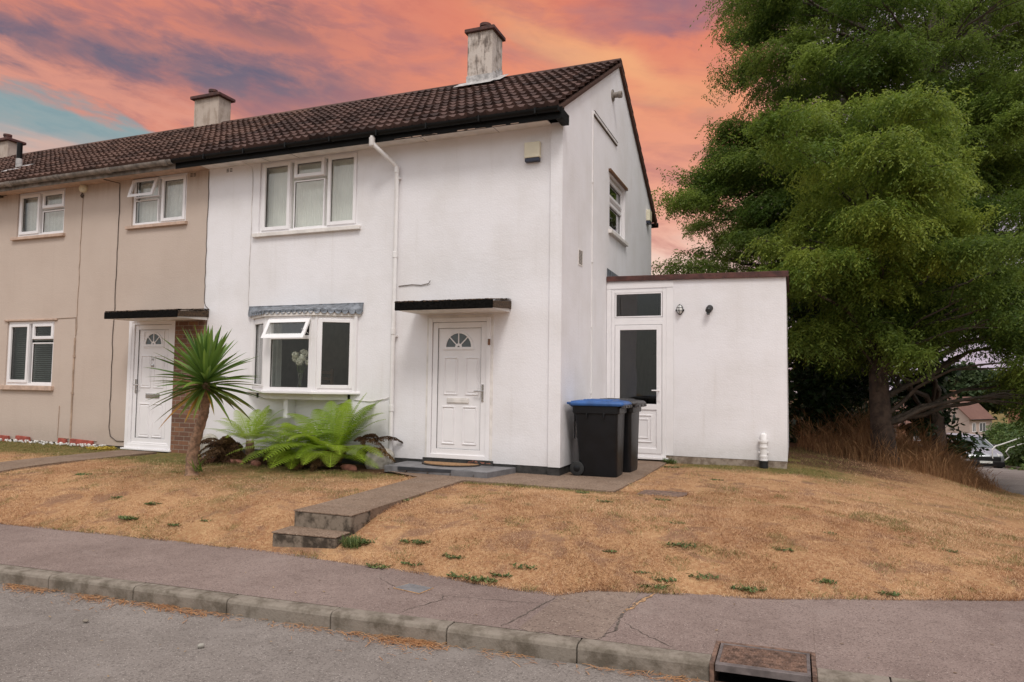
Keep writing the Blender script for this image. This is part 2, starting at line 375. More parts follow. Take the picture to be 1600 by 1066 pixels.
MAT['straw'] = leaf_mat('straw litter', (0.34, 0.145, 0.06), (0.58, 0.33, 0.16), 0.2, 0.7)
MAT['litter'] = leaf_mat('dry leaf bits', (0.10, 0.06, 0.035), (0.42, 0.30, 0.18), 0.2, 0.8)
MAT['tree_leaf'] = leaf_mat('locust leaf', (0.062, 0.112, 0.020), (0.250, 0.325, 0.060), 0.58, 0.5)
MAT['tree_leaf_lit'] = leaf_mat('sunlit locust leaf', (0.110, 0.175, 0.024), (0.380, 0.440, 0.075), 0.52, 0.5)  # front crown copy of the leaf, sunlit brightness painted into its colour
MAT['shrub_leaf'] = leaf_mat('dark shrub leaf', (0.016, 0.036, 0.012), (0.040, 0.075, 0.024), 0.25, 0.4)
MAT['hedge_leaf'] = leaf_mat('hedge leaf', (0.055, 0.100, 0.024), (0.150, 0.215, 0.055), 0.35, 0.5)
MAT['far_leaf'] = leaf_mat('far tree leaf', (0.035, 0.060, 0.022), (0.075, 0.105, 0.040), 0.3, 0.6)
MAT['fern'] = leaf_mat('fern leaf', (0.150, 0.250, 0.012), (0.350, 0.460, 0.040), 0.4, 0.45)
MAT['fern_dead'] = leaf_mat('withered fern leaf', (0.062, 0.028, 0.014), (0.150, 0.085, 0.030), 0.3, 0.7)
MAT['palm_leaf'] = leaf_mat('cordyline leaf', (0.050, 0.110, 0.020), (0.240, 0.360, 0.070), 0.28, 0.34, (0.36, 0.17, 0.035))
MAT['weed_leaf'] = leaf_mat('weed leaf', (0.055, 0.090, 0.028), (0.170, 0.215, 0.070), 0.3, 0.5)
MAT['sedum'] = leaf_mat('yellow sedum leaf', (0.42, 0.30, 0.045), (0.62, 0.50, 0.10), 0.3, 0.5)

# ------------------------------------------------------------------ object helpers
def tag(o, label=None, cat=None, group=None, kind=None):
    if label: o['label'] = label
    if cat: o['category'] = cat
    if group: o['group'] = group
    if kind: o['kind'] = kind
    return o
def thing(name, label, cat, loc=(0, 0, 0), rotz=0.0, group=None):
    o = bpy.data.objects.new(name, None); o.empty_display_size = 0.1
    COL.objects.link(o); o.location = loc; o.rotation_euler = (0, 0, rotz)
    return tag(o, label, cat, group)
def origin(o):
    p = Vector((0, 0, 0))
    while o: p += o.location; o = o.parent
    return p
class MB:
    """collects shapes in world coordinates; build() links them as one mesh object"""
    def __init__(s): s.v, s.f, s.tint, s.cuts = [], [], [], []
    def add(s, vs, fs, tint=0.5):
        n = len(s.v); s.cuts.append((n, len(s.f))); s.v += [tuple(p) for p in vs]; s.f += [tuple(i + n for i in f) for f in fs]
        s.tint += [tint] * len(fs); return s
    def hexa(s, p): return s.add(p, [(0, 3, 2, 1), (4, 5, 6, 7), (0, 1, 5, 4), (1, 2, 6, 5), (2, 3, 7, 6), (3, 0, 4, 7)])
    def box(s, x0, x1, y0, y1, z0, z1):
        return s.hexa([(x0, y0, z0), (x1, y0, z0), (x1, y1, z0), (x0, y1, z0), (x0, y0, z1), (x1, y0, z1), (x1, y1, z1), (x0, y1, z1)])
    def mbox(s, m, a0, a1, b0, b1, d0, d1):
        """box in wall coordinates: a along, b up, d inwards"""
        return s.hexa([m(a0, b0, d0), m(a1, b0, d0), m(a1, b0, d1), m(a0, b0, d1), m(a0, b1, d0), m(a1, b1, d0), m(a1, b1, d1), m(a0, b1, d1)])
    def frame(s, m, a0, a1, b0, b1, w, d0, d1):
        s.mbox(m, a0, a0 + w, b0, b1, d0, d1); s.mbox(m, a1 - w, a1, b0, b1, d0, d1)
        s.mbox(m, a0 + w, a1 - w, b0, b0 + w, d0, d1); s.mbox(m, a0 + w, a1 - w, b1 - w, b1, d0, d1); return s
    def prism(s, poly, dvec):
        n = len(poly); d = Vector(dvec)
        vs = [Vector(p) for p in poly] + [Vector(p) + d for p in poly]
        return s.add(vs, [tuple(range(n))[::-1], tuple(range(n, 2 * n))] + [(i, (i + 1) % n, (i + 1) % n + n, i + n) for i in range(n)])
    def tube(s, pts, rad, n=8, cap=True, tint=0.5):
        pts = [Vector(p) for p in pts]; k = len(pts)
        if not isinstance(rad, (list, tuple)): rad = [rad] * k
        vs, fs = [], []; ref = None
        for i, p in enumerate(pts):
            t = (pts[min(i + 1, k - 1)] - pts[max(i - 1, 0)]).normalized()
            if ref is None: ref = Vector((0, 0, 1)) if abs(t.z) < 0.9 else Vector((1, 0, 0))
            u = (ref - t * ref.dot(t)).normalized(); w = t.cross(u); ref = u
            for j in range(n):
                a = 2 * pi * j / n; vs.append(p + (u * cos(a) + w * sin(a)) * rad[i])
        for i in range(k - 1):
            for j in range(n):
                fs.append((i * n + j, i * n + (j + 1) % n, (i + 1) * n + (j + 1) % n, (i + 1) * n + j))
        if cap: fs += [tuple(range(n))[::-1], tuple(range((k - 1) * n, k * n))]
        return s.add(vs, fs, tint)
    def lathe(s, c, prof, n=20, axis=(0, 0, 1)):
        ax = Vector(axis).normalized(); c = Vector(c)
        u = ax.orthogonal().normalized(); w = ax.cross(u)
        vs, fs = [], []; k = len(prof)
        for r, h in prof:
            for j in range(n):
                a = 2 * pi * j / n; vs.append(c + ax * h + (u * cos(a) + w * sin(a)) * max(r, 1e-4))
        for i in range(k - 1):
            for j in range(n):
                fs.append((i * n + j, i * n + (j + 1) % n, (i + 1) * n + (j + 1) % n, (i + 1) * n + j))
        fs += [tuple(range(n))[::-1], tuple(range((k - 1) * n, k * n))]
        return s.add(vs, fs)
    def build_each(s, name, m, parent, per=1, **kw):
        """one object per group of `per` shapes"""
        c = s.cuts[::per] + [(len(s.v), len(s.f))]
        for (v0, f0), (v1, f1) in zip(c[:-1], c[1:]):
            q = MB(); q.add(s.v[v0:v1], [tuple(i - v0 for i in f) for f in s.f[f0:f1]]); q.build(name, m, parent, **kw)
    def build(s, name, m, parent=None, bevel=0.0, smooth=False, recalc=True, local=False):
        o0 = origin(parent) if (parent and not local) else Vector((0, 0, 0))
        me = bpy.data.meshes.new(name)
        me.from_pydata([(x - o0.x, y - o0.y, z - o0.z) for x, y, z in s.v], [], s.f)
        if recalc:
            bm = bmesh.new(); bm.from_mesh(me); bmesh.ops.recalc_face_normals(bm, faces=bm.faces); bm.to_mesh(me); bm.free()
        a = me.attributes.new('tint', 'FLOAT', 'FACE'); a.data.foreach_set('value', s.tint)
        me.materials.append(MAT[m]); me.update()
        if smooth:
            me.polygons.foreach_set('use_smooth', [True] * len(me.polygons))
            me.set_sharp_from_angle(angle=RAD(40))
        o = bpy.data.objects.new(name, me); COL.objects.link(o); o.parent = parent
        if bevel:
            b = o.modifiers.new('bevel', 'BEVEL'); b.width = bevel; b.segments = 2; b.limit_method = 'ANGLE'; b.harden_normals = False
        return o
def np_mesh(name, V, F, m, parent=None, smooth=False, **attrs):
    """V (n,3), F (k,3 or 4) numpy arrays; attrs are per-face floats"""
    o0 = origin(parent) if parent else Vector((0, 0, 0))
    V = np.asarray(V, np.float32) - np.array(o0, np.float32); F = np.asarray(F, np.int32)
    me = bpy.data.meshes.new(name); k = F.shape[1]
    me.vertices.add(len(V)); me.vertices.foreach_set('co', V.ravel())
    me.loops.add(F.size); me.loops.foreach_set('vertex_index', F.ravel())
    me.polygons.add(len(F)); me.polygons.foreach_set('loop_start', np.arange(0, F.size, k, dtype=np.int32))
    me.polygons.foreach_set('loop_total', np.full(len(F), k, np.int32))
    if smooth: me.polygons.foreach_set('use_smooth', np.ones(len(F), bool))
    for n_, v in attrs.items():
        a = me.attributes.new(n_, 'FLOAT', 'FACE'); a.data.foreach_set('value', np.asarray(v, np.float32))
    me.materials.append(MAT[m]); me.update(calc_edges=True)
    o = bpy.data.objects.new(name, me); COL.objects.link(o); o.parent = parent
    return o
def fbm(x, y, scale, seed, octaves=4):
    r = np.zeros_like(x, dtype=float); amp = 1.0; tot = 0.0
    for o in range(octaves):
        g = np.random.default_rng(seed + o).random((64, 64))
        u = x * scale * 2 ** o; v = y * scale * 2 ** o
        i = np.floor(u).astype(int); j = np.floor(v).astype(int); fx = u - i; fy = v - j
        fx = fx * fx * (3 - 2 * fx); fy = fy * fy * (3 - 2 * fy)
        a = g[i % 64, j % 64]; b = g[(i + 1) % 64, j % 64]; c_ = g[i % 64, (j + 1) % 64]; d = g[(i + 1) % 64, (j + 1) % 64]
        r += amp * ((a * (1 - fx) + b * fx) * (1 - fy) + (c_ * (1 - fx) + d * fx) * fy); tot += amp; amp *= 0.5
    return r / tot
def sstep(a, b, x):
    t = np.clip((x - a) / (b - a), 0, 1); return t * t * (3 - 2 * t)

# ================================================================== SETTING
EDGE = np.array([(-40, -6.6), (-16, -4.92), (-5.21, -4.11), (-3.41, -3.98), (-1.7, -3.90), (-0.1, -3.96), (0.7, -4.06), (1.28, -4.08), (1.50, -3.84), (1.85, -3.73), (2.8, -3.48), (4.6, -2.72), (6.2, -1.6), (7.6, 0.4), (9.0, 3.0), (60.0, 3.0)])
ROAD_L = np.array([(-9, 13.0), (-3, 10.5), (1, 8.4), (3, 7.7), (6, 7.05), (10, 6.85), (16, 7.4), (26.8, 8.6), (40.3, 10.1), (70, 13.2), (120, 18.0)])
ROAD_R = np.array([(-9, 16.0), (-3, 14.5), (1, 12.6), (3, 11.8), (6, 11.2), (10, 10.9), (16, 11.3), (26.8, 12.07), (40.3, 13.5), (70, 16.8), (120, 22.0)])
def edge_y(x): return np.interp(x, EDGE[:, 0], EDGE[:, 1])
def road_z(y): return np.where(y < 10, np.interp(y, [-5, 10], [-0.61, -0.92]), -0.92 - 0.0815 * (np.minimum(y, 125) - 10))
def ground_h(x, y):
    x = np.asarray(x, float); y = np.asarray(y, float)
    s = y - edge_y(x); rz = road_z(y)
    pl = -0.13 - 0.12 * np.clip(x - 3.0, 0, 30)
    pl = np.where(y > 8, pl - 0.06 * (np.minimum(y, 125) - 8), pl)
    pl = np.maximum(pl, rz + 0.03)
    reach = np.interp(x, [-20, -8, -1, 1, 3], [2.9, 2.7, 2.3, 2.8, 3.4])
    t = np.clip(s / reach, 0, 1)
    h = -0.475 + (pl + 0.475) * (1 - (1 - t) ** 3.0)
    xl = np.interp(y, ROAD_L[:, 0], ROAD_L[:, 1]); xr = np.interp(y, ROAD_R[:, 0], ROAD_R[:, 1])
    w = sstep(0.0, 2.2, xl - x)
    left = rz + 0.02 + (h - rz - 0.02) * w
    bank = rz + 0.06 + 2.0 * sstep(0.6, 7.0, x - xr) * sstep(6, 20, y)
    inside = (x >= xl) & (x <= xr)
    h = np.where(x > xr, bank, np.where(inside, rz - 0.08, np.where((xl - x) < 2.2, left, h)))
    h = np.where((s < 0) & (y < 6), -0.78, h)
    return h
def gh(x, y): return float(ground_h(np.array([x]), np.array([y]))[0])

def axis_pts(segs):
    r = []
    for a, b, n in segs: r += list(np.linspace(a, b, n, endpoint=False))
    return np.array(r + [segs[-1][1]])
gx = axis_pts([(-300, -40, 12), (-40, -14, 14), (-14, 9, 230), (9, 22, 50), (22, 60, 24), (60, 500, 16)])
gy = axis_pts([(-120, -12, 14), (-12, -5.5, 14), (-5.5, -4.3, 8), (-4.3, 0.6, 90), (0.6, 12, 90), (12, 50, 60), (50, 140, 26), (140, 700, 14)])
GX, GY = np.meshgrid(gx, gy)
GH = ground_h(GX, GY)
inl = (GY > edge_y(GX)) & (np.abs(GX) < 15) & (GY < 10)
GH = np.where(inl, GH + (fbm(GX + 50, GY + 50, 1.3, 11, 3) - 0.5) * 0.045 * sstep(0.0, 0.4, GY - edge_y(GX)), GH)
onpath = ((GX > -1.76) & (GX < -0.93) & (GY > -3.5)) | ((GX > -2.5) & (GX < 1.0) & (GY > -1.0) & (GY < 2.5)) | ((GX > -7.97) & (GX < -7.13) & (GY > -3.5))
GH = np.where(onpath & inl & (GY < 2.6), np.minimum(ground_h(GX, GY), -0.13) - 0.02, GH)
GH = np.where((GX > -14) & (GX < 0) & (GY > 0.25) & (GY < 6.2), -0.2, GH)
V = np.stack([GX.ravel(), GY.ravel(), GH.ravel()], 1)
nx, ny = len(gx), len(gy)
idx = np.arange(nx * ny).reshape(ny, nx)
F = np.stack([idx[:-1, :-1].ravel(), idx[:-1, 1:].ravel(), idx[1:, 1:].ravel(), idx[1:, :-1].ravel()], 1)
def green_at(x, y):
    """how much of the turf is still alive: damp strip by the house and the beds, odd patches elsewhere"""
    n = fbm(x + 90, y + 90, 0.9, 31, 4); n2 = fbm(x + 20, y + 70, 3.0, 41, 3)
    strip = sstep(-1.9, -0.8, y) * sstep(-1.6, -2.4, x)
    strip = np.maximum(strip, sstep(1.5, 2.3, y) * sstep(1.0, 1.4, x) * sstep(4.5, 3.2, x) * 0.8)
    strip = np.maximum(strip, 0.75 * sstep(-1.25, -1.05, y) * sstep(-0.85, -1.0, y) * sstep(-1.05, -0.9, x) * sstep(1.3, 0.6, x))
    strip = np.maximum(strip, 0.5 * sstep(-6.4, -5.0, x) * sstep(-3.2, -1.2, y) * sstep(-2.0, -3.0, x))
    strip = np.maximum(strip, 0.32 * sstep(4.5, 6.5, x) * sstep(-1.0, 4.0, y))
    return np.clip(strip * (0.5 + 1.3 * n2) * 1.1 + sstep(0.60, 0.75, n) * 0.16 + sstep(0.68, 0.80, n2) * 0.35, 0, 1)
fx, fy = GX[:-1, :-1].ravel() + 0.05, GY[:-1, :-1].ravel() + 0.03
far = sstep(25, 45, np.hypot(fx, fy)) ; bankm = (fx > np.interp(fy, ROAD_R[:, 0], ROAD_R[:, 1]) + 0.6) & (fy > 8)
soil = sstep(3.0, 3.6, fy) * sstep(5.4, 4.0, fx) * (fbm(fx + 40, fy + 40, 1.5, 77, 3) > 0.36) * 0.9
soil = np.maximum(soil, ((fy > -0.95) & (fy < 0) & (fx > -5.9) & (fx < -2.4)) * 0.9)
np_mesh('ground', V, F, 'ground', None, True, green=np.maximum(green_at(fx, fy), np.maximum(far * 0.7, bankm * 0.9)), soil=soil)
tag(bpy.data.objects['ground'], kind='structure')

def sheet(name, L, R, zf, m, n=60):
    """strip between two polylines sampled along y"""
    ys = np.linspace(L[0], R[0], 2)
# main road (level) and its side turning
mb = MB()
kx = np.linspace(-40, 18, 59)
KERB = lambda x: -5.065 + 0.064 * x          # front face of the kerb
rv = []
for i, x in enumerate(kx): rv += [(x, -22.0, -0.66), (x, -13.0, -0.575), (x, -9.0, -0.56), (x, KERB(x), -0.615)]
mb.add(rv, [(4 * i + j, 4 * i + 4 + j, 4 * i + 5 + j, 4 * i + 1 + j) for i in range(len(kx) - 1) for j in range(3)])
tag(mb.build('road', 'road', None, smooth=True), kind='structure')
ys = np.concatenate([np.linspace(-4.1, 12, 40), np.linspace(12.5, 118, 120)])
sl = np.interp(ys, ROAD_L[:, 0], ROAD_L[:, 1]); sr = np.interp(ys, ROAD_R[:, 0], ROAD_R[:, 1]); sz = road_z(ys)
mb = MB(); vv = []
for a, b, y, z in zip(sl, sr, ys, sz): vv += [(a - 0.1, y, z), (0.5 * (a + b), y, z + 0.03), (b, y, z)]
mb.add(vv, [(3 * i + j, 3 * i + j + 1, 3 * i + j + 4, 3 * i + j + 3) for i in range(len(ys) - 1) for j in range(2)])
tag(mb.build('side_road', 'road', None, smooth=True), kind='structure')
mb = MB(); vv = []
for b, y, z in zip(sr, ys, sz): vv += [(b + 0.004, y, z - 0.1), (b + 0.004, y, z + 0.10), (b + 0.13, y, z + 0.11), (b + 0.13, y, z - 0.1)]
mb.add(vv, [(4 * i + j, 4 * i + j + 1, 4 * i + j + 5, 4 * i + j + 4) for i in range(len(ys) - 1) for j in range(3)])
tag(mb.build('side_road_kerb', 'kerb', None), kind='structure')

# pavement: slab from the lawn edge to the back of the kerb, cut round the gully
GUL = (2.514, 3.106)
px = np.unique(np.concatenate([np.linspace(-40, -8, 20), np.linspace(-8, 4.6, 90), np.linspace(4.6, 8.4, 12), [GUL[0], GUL[1], GUL[0] - 0.002, GUL[1] + 0.002]]))
rg = np.random.default_rng(5)
vv = []; ff = []
back = edge_y(px) + 0.06 + (fbm(px * 2.2 + 30, px * 0 + 3, 1.0, 3, 3) - 0.5) * 0.10
for x, yb in zip(px, back):
    k = KERB(x) + 0.128
    if GUL[0] - 1e-6 <= x <= GUL[1] + 1e-6: k = KERB(x) + 0.38
    for t in np.linspace(0, 1, 9): vv.append((x, k + (yb - k) * t, -0.497 + 0.020 * t))
for i in range(len(px) - 1):
    for j in range(8): ff.append((9 * i + j, 9 * i + 9 + j, 9 * i + 10 + j, 9 * i + 1 + j))
# narrow columns either side of the gully keep the cut square
#  at the gully so the slab does not slant across it
mb = MB().add(vv, ff)
pav = tag(mb.build('pavement', 'pavement', None, smooth=True), kind='structure')
def crack(pts, w, m='crack', z=-0.478, name='pavement_crack', seed=1, dz=None):
    r = random.Random(seed); P = []
    for (x0, y0), (x1, y1) in zip(pts[:-1], pts[1:]):
        n = max(2, int(math.hypot(x1 - x0, y1 - y0) / 0.035))
        for i in range(n): P.append((x0 + (x1 - x0) * i / n + r.uniform(-.012, .012), y0 + (y1 - y0) * i / n + r.uniform(-.012, .012)))
    P.append(pts[-1]); vv = []
    for i, (x, y) in enumerate(P):
        a, b = P[max(i - 1, 0)], P[min(i + 1, len(P) - 1)]
        dx, dy = b[0] - a[0], b[1] - a[1]; l = math.hypot(dx, dy) or 1
        ww = w * r.uniform(0.25, 1.0) * min(1.0, 0.3 + 3 * min(i, len(P) - 1 - i) / len(P))
        k = KERB(x) + 0.128; yb = float(edge_y(x)) + 0.06
        zz = -0.497 + 0.020 * min(max((y - k) / (yb - k), 0), 1) + 0.0035
        vv += [(x - dy / l * ww, y + dx / l * ww, zz), (x + dy / l * ww, y - dx / l * ww, zz)]
    mb = MB().add(vv, [(2 * i, 2 * i + 1, 2 * i + 3, 2 * i + 2) for i in range(len(P) - 1)])
    return mb.build(name, m, pav)
crack([(1.12, KERB(1.12) + .14), (1.15, -4.75), (1.22, -4.45), (1.28, -4.12)], 0.006, seed=2)
crack([(1.80, KERB(1.8) + .14), (1.86, -4.6), (1.83, -4.3), (1.90, -3.86), (1.95, -3.72)], 0.012, seed=3)
crack([(1.84, -4.25), (1.90, -3.95), (1.97, -3.70)], 0.022, 'dust', seed=4)
crack([(1.88, -4.45), (2.05, -4.6), (2.3, -4.78)], 0.004, seed=5)
crack([(0.35, KERB(.35) + .15), (0.38, -4.8), (0.50, -4.5), (0.44, -4.36)], 0.004, seed=6)
crack([(0.42, -4.42), (0.75, -4.38), (1.24, -4.3)], 0.003, seed=7)
crack([(-0.25, -4.2), (-0.05, -4.34), (0.42, -4.42)], 0.003, seed=8)
mb = MB(); xs_ = np.linspace(1.27, 1.83, 14); vv = []
for x in xs_:
    k = KERB(x) + 0.135 + 0.02 * sin(x * 31); yb = float(edge_y(x)) + 0.02
    for t in np.linspace(0, 1, 7):
        y = k + (yb - k) * t; vv.append((x + 0.05 * (t - .4), y, -0.497 + 0.020 * min(max((y - KERB(x) - .128) / (float(edge_y(x)) + .06 - KERB(x) - .128), 0), 1) + 0.0022))
mb.add(vv, [(7 * i + j, 7 * i + 7 + j, 7 * i + 8 + j, 7 * i + 1 + j) for i in range(13) for j in range(6)])
mb.build('reinstated_patch', 'patch', pav)
# kerb: one row of bull-nosed concrete lengths, open at the gully
mb = MB()
joints = [-1.0 + 0.9 * k - 0.005 for k in range(-43, 20)]
def kerb_len(x0, x1):
    g = 0.004; r_ = random.Random(int(x0 * 100)); j = r_.uniform(-.004, .004)
    prof = [(0.0, -0.70), (0.0, -0.525), (0.010, -0.503), (0.030, -0.495), (0.125, -0.493), (0.125, -0.70)]
    a, b = x0 + g, x1 - g
    mb.prism([(a, KERB(a) + y, z + j) for y, z in prof], (b - a, KERB(b) - KERB(a), 0))
for a, b in zip(joints[:-1], joints[1:]):
    if b > GUL[0] and a < GUL[1]:
        if a < GUL[0] - 0.1: kerb_len(a, GUL[0] + 0.001)
        if b > GUL[1] + 0.1: kerb_len(GUL[1] - 0.001, b)
    else: kerb_len(a, b)
tag(mb.build('kerb', 'kerb', None, bevel=0.006), kind='structure')

# concrete garden path with the spur along the front to the side door
def slab(mb, poly, z0, zt):
    mb.prism([(x, y, zt(x, y)) for x, y in poly], (0, 0, z0))
mb = MB()
pz = lambda x, y: -0.113 if y > -1.0 else -0.113 - 0.030 * (-1.0 - y) / 2.2
py_ = np.linspace(-3.22, -1.0, 10)
vv = []; ff = []
for y in py_: vv += [(-1.68, y, pz(0, y) - 0.2), (-1.68, y, pz(0, y)), (-1.01, y, pz(0, y)), (-1.01, y, pz(0, y) - 0.2)]
ff = [(4 * i + j, 4 * i + 4 + j, 4 * i + 5 + j, 4 * i + 1 + j) for i in range(9) for j in range(3)]
mb.add(vv, ff)
mb.add([(x, y, -0.113) for x, y in [(-2.45, -0.62), (-1.68, -1.0), (-1.01, -1.0), (0.15, -1.02), (1.0, -1.03), (1.06, 0.4), (1.05, 2.52), (-0.02, 2.52), (-0.02, 0.02), (-2.45, 0.02)]], [tuple(range(10))])
mb.add([(x, y, -0.2) for x, y in [(-1.01, -1.0), (0.15, -1.02), (1.0, -1.03), (1.06, 0.4), (1.05, 2.52)]] + [(x, y, -0.113) for x, y in [(-1.01, -1.0), (0.15, -1.02), (1.0, -1.03), (1.06, 0.4), (1.05, 2.52)]], [(i, i + 1, i + 6, i + 5) for i in range(4)])
tag(mb.build('garden_path', 'path', None), kind='structure')
# neighbour's path
mb = MB(); py2 = np.linspace(-3.45, -0.32, 14); vv = []
for y in py2:
    z = max(gh(-7.5, y), -0.19) + 0.022; vv += [(-7.95, y, z - 0.15), (-7.95, y, z), (-7.15, y, z), (-7.15, y, z - 0.15)]
mb.add(vv, [(4 * i + j, 4 * i + 4 + j, 4 * i + 5 + j, 4 * i + 1 + j) for i in range(13) for j in range(3)] + [(0, 3, 2, 1)])
tag(mb.build('neighbour_path', 'path', None), kind='structure')

# ================================================================== HOUSE PIECES
def wy(y0): return lambda a, b, d: (a, y0 + d, b)                 # wall facing the street
def wx(x0): return lambda a, b, d: (x0 - d, a, b)                 # gable wall facing right
def wall(mb, m, a0, a1, b0, b1, holes, depth=0.13):
    A = sorted({a0, a1} | {h[0] for h in holes} | {h[1] for h in holes})
    B = sorted({b0, b1} | {h[2] for h in holes} | {h[3] for h in holes})
    for i in range(len(A) - 1):
        for j in range(len(B) - 1):
            ca, cb = (A[i] + A[i + 1]) / 2, (B[j] + B[j + 1]) / 2
            if any(h[0] < ca < h[1] and h[2] < cb < h[3] for h in holes): continue
            mb.add([m(A[i], B[j], 0), m(A[i + 1], B[j], 0), m(A[i + 1], B[j + 1], 0), m(A[i], B[j + 1], 0)], [(0, 1, 2, 3)])
    for h in holes:
        c = [(h[0], h[2]), (h[1], h[2]), (h[1], h[3]), (h[0], h[3])]
        for k in range(4):
            p, q = c[k], c[(k + 1) % 4]
            mb.add([m(*p, 0), m(*q, 0), m(*q, depth), m(*p, depth)], [(0, 1, 2, 3)])
def window(parent, m, a0, a1, b0, b1, lights, sill=None, sill_mat='trim', fw_=0.05, d=0.03, glass='glass', extra=0.045):
    """upvc window as a part: fixed frame with sashes, one sheet of panes and a sill.
    lights: (a0,a1,b0,b1,has_sash)"""
    mb = MB(); mb.frame(m, a0, a1, b0, b1, fw_, d, d + 0.06)
    A = sorted({l[0] for l in lights} | {l[1] for l in lights})
    inner = [l for l in lights]
    for l in lights:                                    # mullions and transoms: slim bars round every light
        mb.frame(m, l[0] - 0.018, l[1] + 0.018, l[2] - 0.018, l[3] + 0.018, 0.022, d + 0.002, d + 0.058)
    w = mb.build('window', 'upvc', parent, bevel=0.004)
    g = MB(); s_ = MB(); gk = MB(); ns = 0
    for l in lights:
        k = 0.0
        if l[4]:
            s_.frame(m, l[0] - 0.012, l[1] + 0.012, l[2] - 0.012, l[3] + 0.012, 0.058, d - 0.020, d + 0.04); k = 0.046; ns += 1
        gk.frame(m, l[0] + k - 0.001, l[1] - k + 0.001, l[2] + k - 0.001, l[3] - k + 0.001, 0.007, d + 0.012, d + 0.028)
        g.mbox(m, l[0] + k + 0.002, l[1] - k - 0.002, l[2] + k + 0.002, l[3] - k - 0.002, d + 0.020, d + 0.026)
    if ns: s_.build_each('sash', 'upvc', w, 4, bevel=0.005)
    gk.build('gasket', 'upvc_edge', w)
    g.build('pane', glass, w)
    if sill:
        sb = MB(); sb.mbox(m, sill[0], sill[1], sill[2], sill[3], -sill[4], d + 0.055); sb.build('sill', sill_mat, w, bevel=0.006)
    return w
def tiled_roof(name, x0, x1, ye, ze, yr, zr, m, parent, seed, z_back, y_back):
    """front slope of interlocking pantiles as true relief, plain rear slope"""
    R_ = np.random.default_rng(seed)
    L = math.hypot(yr - ye, zr - ze); ux = (yr - ye) / L; uz = (zr - ze) / L
    rows = 12; pitch = L / rows; roll = 0.152; per = 8
    nr = int(round((x1 - x0) / roll)); xs = np.linspace(x0, x1, nr * per + 1)
    ph = ((xs - x0) / roll) % 1.0
    prof = np.where(ph < 0.62, np.sin(np.clip(ph / 0.62, 0, 1) * pi) * 0.030, -0.004 * np.sin((ph - 0.62) / 0.38 * pi))
    V, F, T = [], [], []; n = len(xs)
    for r in range(rows):
        lift0, lift1 = 0.058, 0.004
        jit = (R_.random(nr + 1) - 0.5) * 0.020
        jj = jit[np.minimum(((xs - x0) / roll).astype(int) // 2 * 2, nr)]
        jy = ((R_.random(nr + 1) - 0.5) * 0.036)[np.minimum(((xs - x0) / roll).astype(int) // 2 * 2, nr)]
        rt_ = R_.random(nr + 2)
        s0, s1 = r * pitch, (r + 1) * pitch + 0.03
        base = len(V)
        for k, (s, lift) in enumerate(((s0, -0.012), (s0, lift0), (s1, lift1))):
            for i in range(n):
                h = prof[i] + lift + jj[i] * (0.6 if k else 0.2); ss = s + (jy[i] if k < 2 else 0)
                V.append((xs[i], ye + ux * ss - uz * h, ze + uz * ss + ux * h))
        for k in range(2):
            for i in range(n - 1):
                F.append((base + k * n + i, base + k * n + i + 1, base + (k + 1) * n + i + 1, base + (k + 1) * n + i))
                T.append(rt_[(i // per) // 2])
    mb_back = len(V)
    V += [(x0, yr, zr + 0.02), (x1, yr, zr + 0.02), (x1, y_back, z_back), (x0, y_back, z_back)]
    F.append((mb_back, mb_back + 1, mb_back + 2, mb_back + 3)); T.append(0.4)
    V += [(x0, ye + .02, ze - 0.03), (x1, ye + .02, ze - 0.03), (x1, yr, zr - 0.05), (x0, yr, zr - 0.05)]
    F.append((mb_back + 4, mb_back + 5, mb_back + 6, mb_back + 7)); T.append(0.1)
    rf = np_mesh(name, np.array(V), np.array(F), m, parent, True, tint=T)
    rf.data.set_sharp_from_angle(angle=RAD(50))
    mb = MB(); nrid = int((x1 - x0) / 0.42)
    for i in range(nrid):                                # half-round ridge tiles
        a = x0 + (x1 - x0) * i / nrid; b = x0 + (x1 - x0) * (i + 1) / nrid
        pts = [(a, yr + cos(t) * 0.125, zr - 0.045 + sin(t) * 0.11) for t in np.linspace(pi, 0, 9)]
        mb.prism(pts, (b - a - 0.008, 0, 0))
        mb.tint[-len(pts) - 2:] = [R_.random()] * (len(pts) + 2)
    mb.build('ridge', m, rf)
    return rf
def chimney(parent, x0, x1, y0, y1, zb, zt, m, cap_m, pot_r=0.10, over=0.055):
    ch = MB().box(x0, x1, y0, y1, zb, zt).build('chimney', m, parent)
    c_ = MB(); c_.prism([(x0 - over, y0 - over, zt - 0.002), (x1 + over, y0 - over, zt - 0.002), (x1 + over, y1 + over, zt - 0.002), (x0 - over, y1 + over, zt - 0.002)], (0, 0, 0.075))
    c_.box(x0 + 0.03, x1 - 0.03, y0 + 0.03, y1 - 0.03, zt + 0.073, zt + 0.11)
    c_.build('cap', cap_m, ch, bevel=0.012)
    cx, cy = (x0 + x1) / 2, (y0 + y1) / 2
    MB().lathe((cx, cy, zt + 0.10), [(pot_r * .9, 0), (pot_r * .9, 0.10), (pot_r * 1.05, 0.105), (pot_r * 1.05, 0.16), (pot_r * 0.75, 0.165), (pot_r * 0.75, 0.02)], 20).build('pot', 'felt_brown', ch, smooth=True)
    return ch
